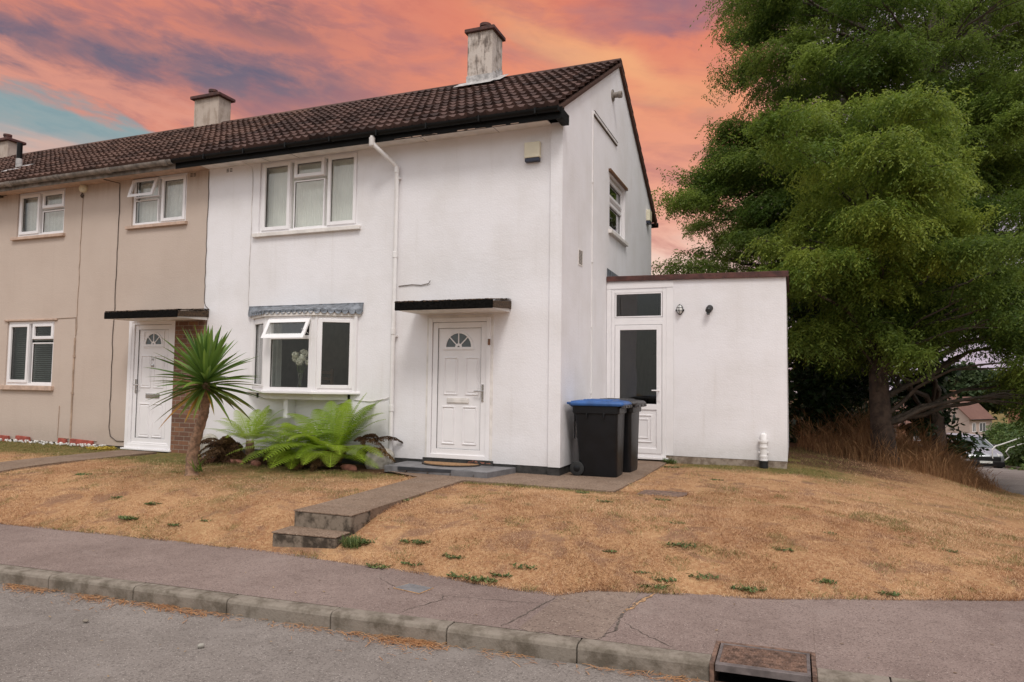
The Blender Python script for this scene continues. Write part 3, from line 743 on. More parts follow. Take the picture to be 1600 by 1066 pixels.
def rooms(parent, x0, x1, y0, y1, holes_front):
    """plain rooms so that the windows look into something"""
    mb = MB()
    for (z0, z1) in ((0.10, 2.42), (2.60, 4.78)):
        for a, b in ((x0, (x0 + x1) / 2 - 0.05), ((x0 + x1) / 2 + 0.05, x1)):
            q = [(a, y0, z0), (b, y0, z0), (b, y1, z0), (a, y1, z0), (a, y0, z1), (b, y0, z1), (b, y1, z1), (a, y1, z1)]
            mb.add(q, [(0, 1, 2, 3), (4, 5, 6, 7), (1, 2, 6, 5), (2, 3, 7, 6), (3, 0, 4, 7)])
    return mb.build('interior', 'interior', parent, recalc=False)

# ================================================================== WHITE END HOUSE
XJ = -6.54                      # party line with the beige neighbour
WH = thing('terraced_house', 'white roughcast end of terrace house with black gutter and bay window', 'house', (XJ / 2, 0, 0))
F_ = wy(0.0); G_ = wx(0.0)
ZS = 4.84                       # soffit height
bay_hole = (-5.30, -3.52, 0.99, 2.12)
w1 = (-5.41, -3.43, 3.62, 4.855)
mb = MB()
wall(mb, F_, XJ, -0.178, 0.0, ZS + 0.02, [(w1[0], w1[1], w1[2], 4.85), bay_hole, (-2.09, -1.08, 0.0, 2.11)])
# end strip standing a little proud of the front wall
mb.box(-0.178, 0.0, -0.045, 0.02, 0.0, ZS + 0.02)
gw = (2.683, 3.917, 3.877, 4.90)
ys_, ye_ = 0.0, 6.65
wall(mb, G_, 0.02, ye_, 0.0, 4.95, [gw])
ZR = 7.185; YR = 3.325; YE = -0.41; ZE = 4.945
sl_ = (ZR - ZE) / (YR - YE)
mb.add([(0, 0.0, 4.95), (0, ye_, 4.95), (0, ye_, ZE + sl_ * (-YE) - 0.06), (0, YR, ZR - 0.05), (0, 0.0, ZE + sl_ * (-YE) - 0.06)], [(0, 1, 2, 3, 4)])
mb.add([(0, ye_, 0), (XJ, ye_, 0), (XJ, ye_, 5.1), (0, ye_, 5.1)], [(0, 1, 2, 3)])
mb.build('wall', 'white_wall', WH, recalc=False)
rooms(WH, XJ + 0.1, -0.12, 0.13, 6.5, None)
mb = MB(); mb.box(XJ, -2.75, 0.012, 0.10, -0.25, 0.001); mb.box(-2.75, -0.19, 0.006, 0.10, -0.25, 0.001); mb.box(-0.19, -0.012, -0.032, 0.10, -0.25, 0.001); mb.box(-0.10, -0.012, 0.10, ye_, -0.25, 0.001)
mb.build('plinth', 'plinth', WH)
mb = MB(); mb.box(XJ + 0.01, -0.182, -0.33, -0.002, ZS, ZS + 0.015); sof = mb.build('soffit', 'trim', WH)
mb = MB()
for x in (-5.2, -4.6, -2.2, -1.0): mb.box(x, x + 0.006, -0.325, -0.004, ZS - 0.002, ZS + 0.003)
mb.build_each('soffit_joint', 'crack', sof)
mb = MB(); mb.box(XJ - 0.42, 0.085, -0.352, -0.331, 4.795, 4.96); mb.box(-0.02, 0.085, -0.331, -0.03, 4.80, 4.94)
fas = mb.build('fascia', 'black_fascia', WH, bevel=0.004)
r_ = random.Random(3); mb = MB()
for _ in range(11):                                     # flaking paint along the lower edge of the board
    x = r_.uniform(-2.6, -0.3); mb.box(x, x + r_.uniform(.03, .22), -0.3555, -0.352, 4.797, 4.797 + r_.uniform(.004, .018))
mb.build_each('flaked_paint', 'sill_beige', fas)
mb = MB(); prof = [(-0.405 + 0.055 * cos(t), 4.935 + 0.062 * sin(t)) for t in np.linspace(pi, 2 * pi, 9)] + [(-0.405 + 0.047 * cos(t), 4.935 + 0.052 * sin(t)) for t in np.linspace(2 * pi, pi, 9)]
mb.prism([(XJ - 0.42, y, z) for y, z in prof], (-XJ + 0.42 + 0.06, 0, 0))
mb.box(0.052, 0.062, -0.457, -0.353, 4.873, 4.937)
gut = mb.build('gutter', 'black_gutter', WH, smooth=True)
mb = MB()
for k in range(8): mb.box(XJ + 0.3 + k * 0.85, XJ + 0.325 + k * 0.85, -0.464, -0.352, 4.868, 4.95)
mb.build_each('gutter_bracket', 'black_gutter', gut)
rf = tiled_roof('roof', XJ, 0.06, YE, ZE, YR, ZR, 'tile_a', WH, 7, ZE + 0.02, 7.06)
mb = MB()                                              # verge: undercloak and mortar under the end tiles
for (ya, za, yb, zb) in ((YE, ZE, YR, ZR), (7.06, ZE, YR, ZR)):
    dz = 0.075
    mb.hexa([(0.004, ya, za - dz), (0.055, ya, za - dz), (0.055, yb, zb - dz), (0.004, yb, zb - dz), (0.004, ya, za - 0.002), (0.055, ya, za - 0.002), (0.055, yb, zb - 0.002), (0.004, yb, zb - 0.002)])
mb.build('verge', 'tile_b', rf)
# ends of the rear slope tiles, stepped
mb = MB()
for k in range(14):
    t0, t1 = k / 14, (k + 1) / 14
    p0 = (7.06 + (YR - 7.06) * t0, ZE + (ZR - ZE) * t0); p1 = (7.06 + (YR - 7.06) * t1, ZE + (ZR - ZE) * t1)
    mb.hexa([(-0.3, p0[0], p0[1] + .005), (0.062, p0[0], p0[1] + .005), (0.062, p1[0], p1[1] + .005), (-0.3, p1[0], p1[1] + .005), (-0.3, p0[0], p0[1] + .06), (0.062, p0[0], p0[1] + .06), (0.062, p1[0], p1[1] + .022), (-0.3, p1[0], p1[1] + .022)])
mb.build('rear_tiles', 'tile_a', rf)
MB().tube([(-3.0, 7.13, 4.9), (0.07, 7.13, 4.9)], 0.06, 10).build('gutter', 'black_gutter', WH, smooth=True)
ch = chimney(WH, -2.935, -2.405, 2.90, 3.40, 6.6, 8.05, 'chimney', 'felt_brown', 0.11)
mb = MB()                                              # lead apron and side flashings
za = lambda y: ZE + sl_ * (y - YE) + 0.115
mb.add([(-3.10, 2.60, za(2.60)), (-2.30, 2.60, za(2.60) + .004), (-2.30, 2.90, za(2.9) + .01), (-3.10, 2.90, za(2.9) + .01)], [(0, 1, 2, 3)])
mb.box(-2.95, -2.37, 2.884, 2.90, za(2.9) - .02, za(2.9) + 0.13)
mb.add([(-2.385, 2.75, za(2.75)), (-2.17, 2.75, za(2.75)), (-2.19, 3.30, za(3.3) + .01), (-2.385, 3.3, za(3.3) + .01)], [(0, 1, 2, 3)])
for k in range(3):
    y = 2.9 + k * 0.15; mb.box(-2.385, -2.369, y, y + 0.15, za(y) - .03, za(y) + 0.17)
mb.build('flashing', 'lead_pale', ch)

# upper front window: tall side casements, short top light over a fixed pane
LT = [(-5.35, -4.80, 3.68, 4.80, 1), (-4.70, -4.12, 4.53, 4.80, 1), (-4.70, -4.12, 3.68, 4.45, 0), (-4.02, -3.49, 3.68, 4.80, 1)]
window(WH, F_, *w1[:3], 4.848, LT, sill=(-5.50, -3.36, 3.555, 3.618, 0.06))
def net(name, label, x0, x1, y, z0, z1, m='curtain', fold=0.018, n=None, grp=None, pitch=0.055):
    n = n or int((x1 - x0) / 0.008); xs = np.linspace(x0, x1, n)
    yy = y + fold * np.sin(xs / pitch * 2 * pi + 1.3 * np.sin(xs * 7)) + fold * .4 * np.sin(xs * 61)
    mb = MB(); vv = []
    for x, q in zip(xs, yy): vv += [(x, q, z0), (x, q, (z0 + z1) / 2), (x, q * .5 + y * .5, z1)]
    mb.add(vv, [(3 * i + j, 3 * i + j + 1, 3 * i + j + 4, 3 * i + j + 3) for i in range(n - 1) for j in range(2)])
    return tag(mb.build(name, m, None, smooth=True, recalc=False), label, 'curtain', grp)
net('net_curtain', 'pale voile curtain behind the large upstairs window of the white house', -5.40, -3.44, 0.19, 3.60, 4.84, 'blind', 0.0025, pitch=0.05)

# bay window
BP = [(-5.45, 0.0), (-4.86, -0.35), (-3.94, -0.35), (-3.36, 0.0)]
ZB0, ZB1 = 0.985, 2.165
def facet(p, q):
    d = Vector((q[0] - p[0], q[1] - p[1], 0)); L = d.length; d /= L; nrm = Vector((-d.y, d.x, 0))
    if nrm.y < 0: nrm = -nrm
    return (lambda a, b, dd: (p[0] + d.x * a + nrm.x * dd, p[1] + d.y * a + nrm.y * dd, b)), L
fr = MB(); gl = MB(); sa = MB(); gk = MB()
for k in range(3):
    m, L = facet(BP[k], BP[k + 1])
    fr.frame(m, 0.035, L - 0.035, ZB0, ZB1, 0.055, 0.0, 0.065)
    if k == 1:
        fr.mbox(m, 0.09, L - 0.09, 1.80, 1.86, 0.002, 0.06)
        gk.frame(m, 0.09, L - 0.09, ZB0 + 0.055, 1.80, 0.007, 0.012, 0.03)
        gl.mbox(m, 0.09, L - 0.09, ZB0 + 0.055, 1.80, 0.028, 0.034)
        top = m; topL = L
    else:
        sa.frame(m, 0.075, L - 0.075, ZB0 + 0.045, ZB1 - 0.045, 0.055, -0.014, 0.045)
        gk.frame(m, 0.129, L - 0.129, ZB0 + 0.099, ZB1 - 0.099, 0.007, 0.012, 0.03)
        gl.mbox(m, 0.13, L - 0.13, ZB0 + 0.10, ZB1 - 0.10, 0.022, 0.028)
for (x, y) in BP[1:3]:                                  # corner posts
    fr.prism([(x - 0.05, y - 0.012 + 0.02, ZB0 - 0.002), (x + 0.05, y - 0.012 + 0.02, ZB0 - 0.002), (x + 0.05, y + 0.075, ZB0 - 0.002), (x - 0.05, y + 0.075, ZB0 - 0.002)], (0, 0, ZB1 - ZB0 + 0.004))
for (x, y, s) in ((BP[0][0], 0, 1), (BP[3][0], 0, -1)): fr.box(min(x, x + s * 0.06), max(x, x + s * 0.06), -0.05, 0.0, ZB0 - 0.001, ZB1 + 0.001)
bay = fr.build('bay_window', 'upvc', WH, bevel=0.004); sa.build_each('sash', 'upvc', bay, 4, bevel=0.005); gk.build('gasket', 'upvc_edge', bay); gl.build('pane', 'glass', bay)
th = RAD(28); H = 0.30                                  # top light propped open
tm = lambda a, b, dd: top(a, 2.125 - (2.125 - b) * cos(th) + dd * sin(th) * -1.0 * -1, -(2.125 - b) * sin(th) + dd * cos(th) - 0.012)
s2 = MB(); s2.frame(tm, 0.055, topL - 0.055, 2.125 - H - 0.045, 2.125, 0.058, -0.03, 0.03); op = s2.build('open_sash', 'upvc', bay, bevel=0.005)
g2 = MB(); g2.mbox(tm, 0.113, topL - 0.113, 2.125 - H + 0.014, 2.067, -0.004, 0.003); g2.build('pane', 'glass', bay)
st = MB(); st.tube([top(topL - .1, 1.88, 0.01), top(topL - .1, 1.95, -0.17)], 0.007, 6); st.build('stay', 'chrome', bay)
def ring(off, z0, z1, inner=0.0):
    P = [(BP[0][0] - off * 1.2, inner), (BP[0][0] - off * 1.2, -off * 0.25), (BP[1][0] - off * .45, BP[1][1] - off), (BP[2][0] + off * .45, BP[2][1] - off), (BP[3][0] + off * 1.2, -off * 0.25), (BP[3][0] + off * 1.2, inner)]
    return [(x, y, z0) for x, y in P], (0, 0, z1 - z0)
mb = MB(); mb.prism(*ring(0.055, 0.942, 0.984)); mb.build('sill', 'upvc', bay, bevel=0.008)
mb = MB(); mb.prism(*ring(0.035, 2.166, 2.225)); mb.build('head_board', 'trim', bay, bevel=0.006)
mb = MB(); mb.prism(*ring(-0.10, 0.85, 0.941)); mb.prism([(-4.6, -0.20, 0.55), (-4.52, -0.2, 0.55), (-4.52, 0, 0.55), (-4.6, 0, 0.55)], (0, 0, 0.30)); mb.build('underside', 'white_wall', bay)
# scalloped lead skirt leaning back to the wall, one run of lobes per facet
mb = MB()
Pl = [(BP[0][0] - .09, -0.03), (BP[1][0] - .02, -0.40), (BP[2][0] + .02, -0.40), (BP[3][0] + .09, -0.03)]
for k in range(3):
    p, q = Pl[k], Pl[k + 1]; d = Vector((q[0] - p[0], q[1] - p[1], 0)); L = d.length; d /= L
    nl = max(3, int(L / 0.105)); ar = []
    for i in range(nl):
        for t in np.linspace(0, pi, 7)[: (7 if i == nl - 1 else 6)]:
            ar.append(((i + 0.5 - 0.5 * cos(t)) * L / nl, 2.262 - 0.066 * sin(t)))
    def lp(a, z):
        u = min(max((z - 2.262) / 0.108, 0), 1); y = p[1] + d.y * a
        return (p[0] + d.x * a, y * (1 - u) - 0.014 * u, z)
    vv = [lp(a, z) for a, z in ar] + [lp(a, 2.285) for a, z in ar] + [lp(a, 2.370) for a, z in ar]; n = len(ar)
    mb.add(vv, [(i + j * n, i + 1 + j * n, i + 1 + (j + 1) * n, i + (j + 1) * n) for i in range(n - 1) for j in range(2)])
    mb.add([(p[0], p[1] + 0.012, 2.24), (q[0], q[1] + 0.012, 2.24), (q[0], q[1] + 0.012, 2.264), (p[0], p[1] + 0.012, 2.264)], [(0, 1, 2, 3)])
mb.box(Pl[0][0], Pl[3][0], -0.016, -0.001, 2.366, 2.385)
mb.build('lead_skirt', 'lead', bay)
mb = MB(); mb.prism(*ring(-0.02, 2.10, 2.165, 0.14)); mb.build('ceiling_board', 'trim', bay)
net('grey_drape', 'grey green drape behind the left pane of the bay window', -5.28, -4.93, 0.08, 1.0, 2.1, 'grey_drape', 0.03, pitch=0.09)

# front door of the white house
def panel_door(parent, m, a0, a1, b0, b1, flip=False, arch_r=0.205, fan_c=None, fb=None, boxes=(), plate=None, handle=None, knocker=False, boxed=False):
    """white panelled door with a half round fanlight; a,b in wall coordinates"""
    d = -0.012
    mb = MB(); mb.frame(m, a0, a1, b0, b1, 0.062, -0.03, 0.10)
    door = mb.build('door', 'upvc', parent, bevel=0.004)
    mb = MB(); mb.frame(m, a0 + 0.067, a1 - 0.067, b0 + 0.055, b1 - 0.067, 0.085, d, 0.05)
    mb.mbox(m, a0 + 0.14, a1 - 0.14, b0 + 0.13, b1 - 0.14, d + 0.018, 0.055)
    leaf = mb.build('leaf', 'upvc', door, bevel=0.005)
    mb = MB(); mb.frame(m, a0 + 0.0615, a1 - 0.0615, b0 + 0.054, b1 - 0.0615, 0.006, -0.004, 0.06); mb.frame(m, a0 + 0.151, a1 - 0.151, b0 + 0.139, b1 - 0.151, 0.004, d + 0.004, 0.03); mb.build('gasket', 'upvc_edge', door)
    s = d + 0.018
    mb = MB()
    for (x0, x1, z0, z1) in boxes:
        mb.frame(m, x0, x1, z0, z1, 0.016, s - 0.012, s + 0.01)
        mb.mbox(m, x0 + 0.035, x1 - 0.035, z0 + 0.04, z1 - 0.04, s - 0.006, s + 0.01)
    mb.build('moulding', 'upvc', door, bevel=0.004)
    cx, cz = fan_c
    def ringm(mb, r0, r1, t0, t1, n, d0, d1):
        ts = np.linspace(t0, t1, n)
        for u, v in zip(ts[:-1], ts[1:]):
            mb.hexa([m(cx + r0 * cos(u), cz + r0 * sin(u), d0), m(cx + r1 * cos(u), cz + r1 * sin(u), d0), m(cx + r1 * cos(u), cz + r1 * sin(u), d1), m(cx + r0 * cos(u), cz + r0 * sin(u), d1),
                     m(cx + r0 * cos(v), cz + r0 * sin(v), d0), m(cx + r1 * cos(v), cz + r1 * sin(v), d0), m(cx + r1 * cos(v), cz + r1 * sin(v), d1), m(cx + r0 * cos(v), cz + r0 * sin(v), d1)])
    ff = MB(); ringm(ff, arch_r, arch_r + 0.030, 0, pi, 22, s - 0.016, s + 0.01); ringm(ff, 0.02, 0.055, 0, pi, 12, s - 0.016, s + 0.01)
    ff.mbox(m, cx - arch_r - 0.045, cx + arch_r + 0.045, cz - 0.038, cz + 0.001, s - 0.018, s + 0.01)
    for t in (0.25, 0.5, 0.75):
        a = pi * t; u = (cos(a), sin(a)); n_ = (-u[1] * .008, u[0] * .008)
        ff.hexa([m(cx + u[0] * r + sg * n_[0], cz + u[1] * r + sg * n_[1], dd) for dd in (s - 0.014, s + 0.01) for r, sg in ((0.05, -1), (0.05, 1), (arch_r + .003, 1), (arch_r + .003, -1))])
    if boxed: ff.frame(m, cx - arch_r - 0.06, cx + arch_r + 0.06, cz - 0.06, cz + arch_r + 0.055, 0.02, s - 0.012, s + 0.01)
    fan = ff.build('fanlight', 'upvc', door)
    pm = MB(); ts = np.linspace(0, pi, 18)
    pm.add([m(cx + (arch_r + .004) * cos(t), cz + (arch_r + .004) * sin(t), s - 0.004) for t in ts], [tuple(range(18))])
    pm.build('pane', 'car_glass', door)
    if plate:
        mb = MB(); mb.mbox(m, *plate, s - 0.014, s + 0.005); mb.mbox(m, plate[0] + .012, plate[1] - .012, plate[2] + .010, plate[3] - .016, s - 0.02, s); mb.build('letterbox', 'trim' if not boxed else 'chrome', door, bevel=0.004)
    if handle:
        hx, hz, dr = handle; mb = MB()
        mb.mbox(m, hx - 0.016, hx + 0.016, hz - 0.15, hz + 0.10, d - 0.014, d); mb.tube([m(hx, hz, d - 0.01), m(hx, hz, d - 0.055), m(hx + dr * 0.02, hz, d - 0.06), m(hx + dr * 0.115, hz + 0.002, d - 0.055)], 0.0105, 8); mb.tube([m(hx, hz - 0.09, d), m(hx, hz - 0.09, d - 0.022)], 0.011, 10)
        mb.build('handle', 'chrome', door, smooth=True)
    if knocker:
        mb = MB(); mb.tube([m(cx, cz - 0.27, s), m(cx, cz - 0.27, s - 0.02)], 0.018, 10); mb.lathe(m(cx, cz - 0.38, s - .012), [(0.024, -0.02), (0.03, 0), (0.024, 0.02)], 10); mb.build('knocker', 'chrome', door, smooth=True)
    return door
SC, SZ = 1.01 / 340.0, 2.08 / 840.0
bx = lambda x: -2.09 + (x - 58) * SC * 0.985
bz = lambda y: 2.11 - (y - 65) * SZ
pd = [(bx(138), bx(210), bz(525), bz(302)), (bx(258), bx(327), bz(525), bz(302)), (bx(130), bx(197), bz(818), bz(594)), (bx(245), bx(318), bz(818), bz(594))]
door = panel_door(WH, F_, -2.09, -1.08, 0.035, 2.11, fan_c=(-1.60, 1.675), boxes=[(p[0] + .02, p[1] + .035, p[2], p[3]) for p in pd], plate=(-1.78, -1.42, 0.845, 0.925), handle=(-1.195, 1.03, -1))
MB().frame(F_, -2.13, -1.04, -0.001, 2.15, 0.042, -0.012, 0.05).build('outer_frame', 'trim', door, bevel=0.004)
mb = MB(); mb.box(-2.15, -1.02, -0.035, 0.1, -0.12, 0.033); mb.build('threshold', 'plinth', door)
r_ = random.Random(8); mb = MB()
for _ in range(14):
    x = r_.uniform(-1.42, -1.06); z = r_.uniform(-0.035, 0.02); mb.box(x, x + r_.uniform(.02, .08), -0.0365, -0.034, z, z + r_.uniform(.005, .014))
mb.build_each('flaked_edge', 'terracotta', door)
mb = MB(); mb.box(-1.115, -1.075, -0.045, -0.03, 1.70, 1.79); tag(mb.build('door_bell', 'wood', None, bevel=0.006), 'small brown door bell on the white door frame', 'door bell')
# canopies over the two doors
def canopy(parent, x0, x1, yf, name='door_canopy'):
    m = MB(); m.prism([(x0 + .03, 0, 2.172), (x0 + .03, yf + .03, 2.168), (x0 + .03, yf + .03, 2.205), (x0 + .03, 0, 2.33)], (x1 - x0 - .06, 0, 0))
    c_ = m.build(name, 'trim', parent, bevel=0.006)
    nx_, ny_ = 70, 8; rr = np.random.default_rng(4); vs = []; fs = []
    e = MB(); e.hexa([(x0, yf, 2.165), (x1, yf, 2.165), (x1, yf + .032, 2.165), (x0, yf + .032, 2.165), (x0, yf, 2.285), (x1, yf, 2.285), (x1, yf + .032, 2.285), (x0, yf + .032, 2.285)])
    e.build('edge', 'canopy_felt', c_, bevel=0.012)
    for x in (x0, x1 - .03):
        e = MB(); e.hexa([(x, yf + .033, 2.178), (x + .03, yf + .033, 2.178), (x + .03, -0.002, 2.225), (x, -0.002, 2.225), (x, yf + .033, 2.270), (x + .03, yf + .033, 2.270), (x + .03, -0.002, 2.335), (x, -0.002, 2.335)])
        e.build('side_edge', 'canopy_moss', c_, bevel=0.008)
    g = MB(); r2 = random.Random(int(x0 * 10))
    for i in range(nx_ + 1):
        for j in range(ny_ + 1):
            y = yf + 0.005 + (-0.012 - yf) * j / ny_; vs.append((x0 + .006 + (x1 - x0 - .012) * i / nx_, y, 2.29 + (y - yf) / -yf * 0.075 + r2.uniform(-.004, .012)))
    for i in range(nx_):
        for j in range(ny_): fs.append((i * (ny_ + 1) + j, (i + 1) * (ny_ + 1) + j, (i + 1) * (ny_ + 1) + j + 1, i * (ny_ + 1) + j + 1))
    g.add(vs, fs)
    for _ in range(170):                                 # ragged moss along the edges
        x = r2.uniform(x0, x1); y = yf + abs(r2.gauss(0, .03)); s = r2.uniform(.006, .016)
        if r2.random() < .25: x = x1 - abs(r2.gauss(0, .02)); y = r2.uniform(yf, -0.03)
        z = 2.284 + (y - yf) / -yf * 0.07
        g.lathe((x, y, z), [(s, -.004), (s * .9, s * .5), (s * .3, s * .9)], 6)
    g.build('moss', 'canopy_moss', c_)
    return c_
canopy(WH, -2.29, -0.765, -0.70)
# rainwater downpipe
dp = MB(); rr_ = 0.034
dp.tube([(-2.93, -0.40, 4.90), (-2.93, -0.40, 4.80), (-2.90, -0.38, 4.74), (-2.72, -0.10, 4.52), (-2.685, -0.062, 4.46), (-2.685, -0.062, 2.0), (-2.69, -0.062, -0.10)], rr_, 14)
dpo = dp.build('downpipe', 'pvc_pipe', WH, smooth=True)
cl = MB()
for z in (4.43, 3.1, 1.92, 0.75): cl.lathe((-2.686, -0.062, z), [(rr_ + .001, -.05), (rr_ + .007, -.045), (rr_ + .007, .045), (rr_ + .001, .05)], 14)
for z in (4.30, 1.85): cl.box(-2.735, -2.637, -0.06, -0.001, z - .012, z + .012)
cl.lathe((-2.93, -0.40, 4.79), [(0.04, -.06), (0.046, -.05), (0.046, .05), (0.05, .06)], 14)
cl.build_each('pipe_collar', 'pvc_pipe', dpo, smooth=True)
def airbrick(parent, m, a, b, n=2, rows=3, w=0.055, h=0.024, mt='void'):
    mb = MB()
    for i in range(n):
        for j in range(rows): mb.mbox(m, a + i * (w + .018), a + i * (w + .018) + w, b - j * h, b - j * h + .011, -0.0015, 0.002)
    return mb.build('air_brick', mt, parent)
airbrick(WH, F_, -6.15, 4.80)
# gable: window, trunking, louvre
GL = [(gw[0] + .07, gw[1] - .07, gw[2] + .07, 4.42, 1), (gw[0] + .07, gw[1] - .07, 4.52, gw[3] - .07, 1)]
window(WH, G_, gw[0], gw[1], gw[2], gw[3], GL, sill=(2.62, 3.98, 3.81, 3.875, 0.06), sill_mat='trim', glass='dark_glass', d=0.065, fw_=0.04)
mb = MB(); mb.mbox(G_, 2.60, 3.99, 4.905, 4.955, -0.045, 0.02); mb.build('drip_board', 'wood', WH, bevel=0.005)
mb = MB(); mb.mbox(G_, 1.508, 1.532, 0.05, 5.59, -0.018, 0.0); mb.mbox(G_, 1.495, 1.545, 4.40, 4.425, -0.024, 0.0); mb.mbox(G_, 1.495, 1.545, 3.10, 3.125, -0.024, 0.0); mb.mbox(G_, 1.495, 1.545, 2.05, 2.075, -0.024, 0.0); mb.mbox(G_, 1.495, 1.545, 1.0, 1.025, -0.024, 0.0)
mb.build('conduit', 'pvc_pipe', WH, bevel=0.003)
mb = MB(); mb.mbox(G_, 1.533, 3.18, 5.545, 5.59, -0.03, 0.0); mb.mbox(G_, 2.33, 2.37, 5.54, 5.595, -0.034, 0.0); tr_ = mb.build('trunking', 'pvc_pipe', WH, bevel=0.003)
mb = MB(); mb.mbox(G_, 1.54, 3.17, 5.591, 5.602, -0.034, 0.0); mb.mbox(G_, 1.54, 3.17, 5.532, 5.544, -0.024, 0.0); mb.build_each('shadow_strip', 'wire', tr_)  # dark strips that paint a shadow line along both trunking edges
mb = MB(); mb.frame(G_, 0.76, 0.98, 2.95, 3.19, 0.012, -0.008, 0.0)
for k in range(10): mb.hexa([G_(0.772, 2.965 + k * .0215, -.001), G_(0.968, 2.965 + k * .0215, -.001), G_(0.968, 2.970 + k * .0215, -.006), G_(0.772, 2.970 + k * .0215, -.006), G_(0.772, 2.968 + k * .0215, -.001), G_(0.968, 2.968 + k * .0215, -.001), G_(0.968, 2.974 + k * .0215, -.006), G_(0.772, 2.974 + k * .0215, -.006)])
lv = mb.build('louvre', 'trim', WH); MB().mbox(G_, 0.772, 0.968, 2.962, 3.178, -0.0006, 0.0).build('backing', 'void', lv)
def cable(name, label, pts, r, m='wire', grp=None):
    return tag(MB().tube(pts, r, 6).build(name, m, None, smooth=True), label, 'cable', grp)
r_ = random.Random(21)
wig = lambda x, y, z0, z1, n, a: [(x + r_.uniform(-a, a), y, z0 + (z1 - z0) * i / n) for i in range(n + 1)]
cable('loose_cable', 'loose cable stub on the white wall beside the downpipe', [(-2.64, -0.01, 2.62), (-2.4, -0.012, 2.635), (-2.25, -0.012, 2.62), (-2.12, -0.014, 2.64), (-2.08, -0.03, 2.68)], 0.006)
cable('painted_cable', 'thin painted cable dropping from the soffit past the upper window', [(-5.62, -0.2, 4.83), (-5.58, -0.02, 4.78)] + wig(-5.56, -0.008, 4.7, 2.4, 14, .012), 0.006, 'wire_pale')
cable('black_cable', 'thin black cable running down the joint between white and beige walls', wig(XJ + .005, -0.010, 4.80, 2.5, 18, .008) + [(-6.50, -0.01, 2.42), (-6.42, -0.01, 2.36)], 0.006)
cable('low_cable', 'short painted cable under the bay beside the downpipe', [(-3.4, -0.012, 0.86), (-3.1, -0.012, 0.84), (-2.85, -0.012, 0.88), (-2.73, -0.02, 0.92)], 0.006, 'wire_pale')

# ================================================================== BEIGE NEIGHBOUR
XB = -13.08
BH = thing('terraced_house', 'beige roughcast middle terrace house with grey gutter and white windows', 'house', ((XB + XJ) / 2, 0, 0))
mb = MB()
u2 = (-8.385, -7.05, 3.955, 4.90); u1 = (-11.56, -10.19, 3.945, 4.92); l1 = (-11.68, -10.31, 0.975, 2.245)
wall(mb, F_, XB, XJ, -0.09, ZS + 0.02, [(u2[0], u2[1], u2[2], 4.855), (u1[0], u1[1], u1[2], 4.855), l1, (-8.25, -7.16, -0.09, 2.22)])
mb.add([(XB + .004, 0, -.1), (XB + .004, ye_, -.1), (XB + .004, ye_, 5.1), (XB + .004, 0, ZS)], [(0, 1, 2, 3)])
mb.add([(XJ, ye_, -.1), (XB, ye_, -.1), (XB, ye_, 5.1), (XJ, ye_, 5.1)], [(0, 1, 2, 3)])
mb.build('wall', 'beige_wall', BH, recalc=False)
rooms(BH, XB + .1, XJ - .1, 0.13, 6.5, None)
MB().box(XB, XJ, 0.012, 0.1, -0.3, -0.091).build('plinth', 'plinth', BH)
sof = MB().box(XB, XJ, -0.33, -0.002, ZS, ZS + 0.015).build('soffit', 'sill_beige', BH)
MB().box(XB, XJ - 0.42, -0.35, -0.331, 4.80, 4.95).build('fascia', 'grey_gutter', BH, bevel=0.004)
mb = MB(); prof = [(-0.415 + 0.065 * cos(t), 4.93 + 0.07 * sin(t)) for t in np.linspace(pi, 2 * pi, 9)] + [(-0.415 + 0.05 * cos(t), 4.93 + 0.055 * sin(t)) for t in np.linspace(2 * pi, pi, 9)]
mb.prism([(XB, y, z) for y, z in prof], (XJ - 0.42 - XB, 0, 0))
for k in range(5):
    x = XB + 0.5 + k * 1.35; mb.prism([(x, -0.415 + 0.078 * cos(t), 4.93 + 0.083 * sin(t)) for t in np.linspace(pi, 2 * pi, 9)], (0.12, 0, 0))
mb.build('gutter', 'grey_gutter', BH, smooth=True)
rfb = tiled_roof('roof', XB, XJ, YE, ZE, YR, ZR, 'tile_b', BH, 17, ZE + 0.02, 7.06)
chimney(BH, -10.25, -9.50, 3.12, 3.50, 6.6, 7.80, 'chimney_beige', 'felt_brown', over=0.075)
window(BH, F_, u2[0], u2[1], u2[2], 4.848, [(-8.33, -7.78, 4.50, 4.79, 0), (-8.33, -7.78, 4.01, 4.42, 0), (-7.66, -7.11, 4.01, 4.79, 1)], sill=(-8.47, -7.0, 3.895, 3.953, 0.06), sill_mat='sill_beige')
nb = BH.children[-1]
th2 = RAD(17); tm2 = lambda a, b, dd: (a, -(4.82 - b) * sin(th2) + dd * cos(th2) + 0.0, 4.82 - (4.82 - b) * cos(th2) + dd * sin(th2))
s2 = MB(); s2.frame(tm2, -8.365, -7.745, 4.46, 4.82, 0.055, -0.03, 0.02); op = s2.build('open_sash', 'upvc', nb, bevel=0.005)
window(BH, F_, u1[0], u1[1], u1[2], 4.848, [(-11.50, -10.95, 4.01, 4.79, 1), (-10.84, -10.25, 4.50, 4.79, 1), (-10.84, -10.25, 4.01, 4.42, 0)], sill=(-11.66, -10.13, 3.885, 3.943, 0.06), sill_mat='sill_beige')
window(BH, F_, l1[0], l1[1], l1[2], l1[3], [(-11.62, -11.06, 1.04, 2.18, 1), (-10.94, -10.37, 1.90, 2.18, 1), (-10.94, -10.37, 1.04, 1.80, 0)], sill=(-11.78, -10.24, 0.885, 0.973, 0.06), sill_mat='sill_beige', glass='dark_glass')
MB().box(-11.75, -10.22, -0.03, -0.001, 2.25, 2.285).build('drip_board', 'sill_beige', BH, bevel=0.004)
net('net_curtain', 'white net curtain behind the upstairs window left of the joint, with the open top light', -8.38, -7.06, 0.17, 3.95, 4.84, 'curtain', 0.018)
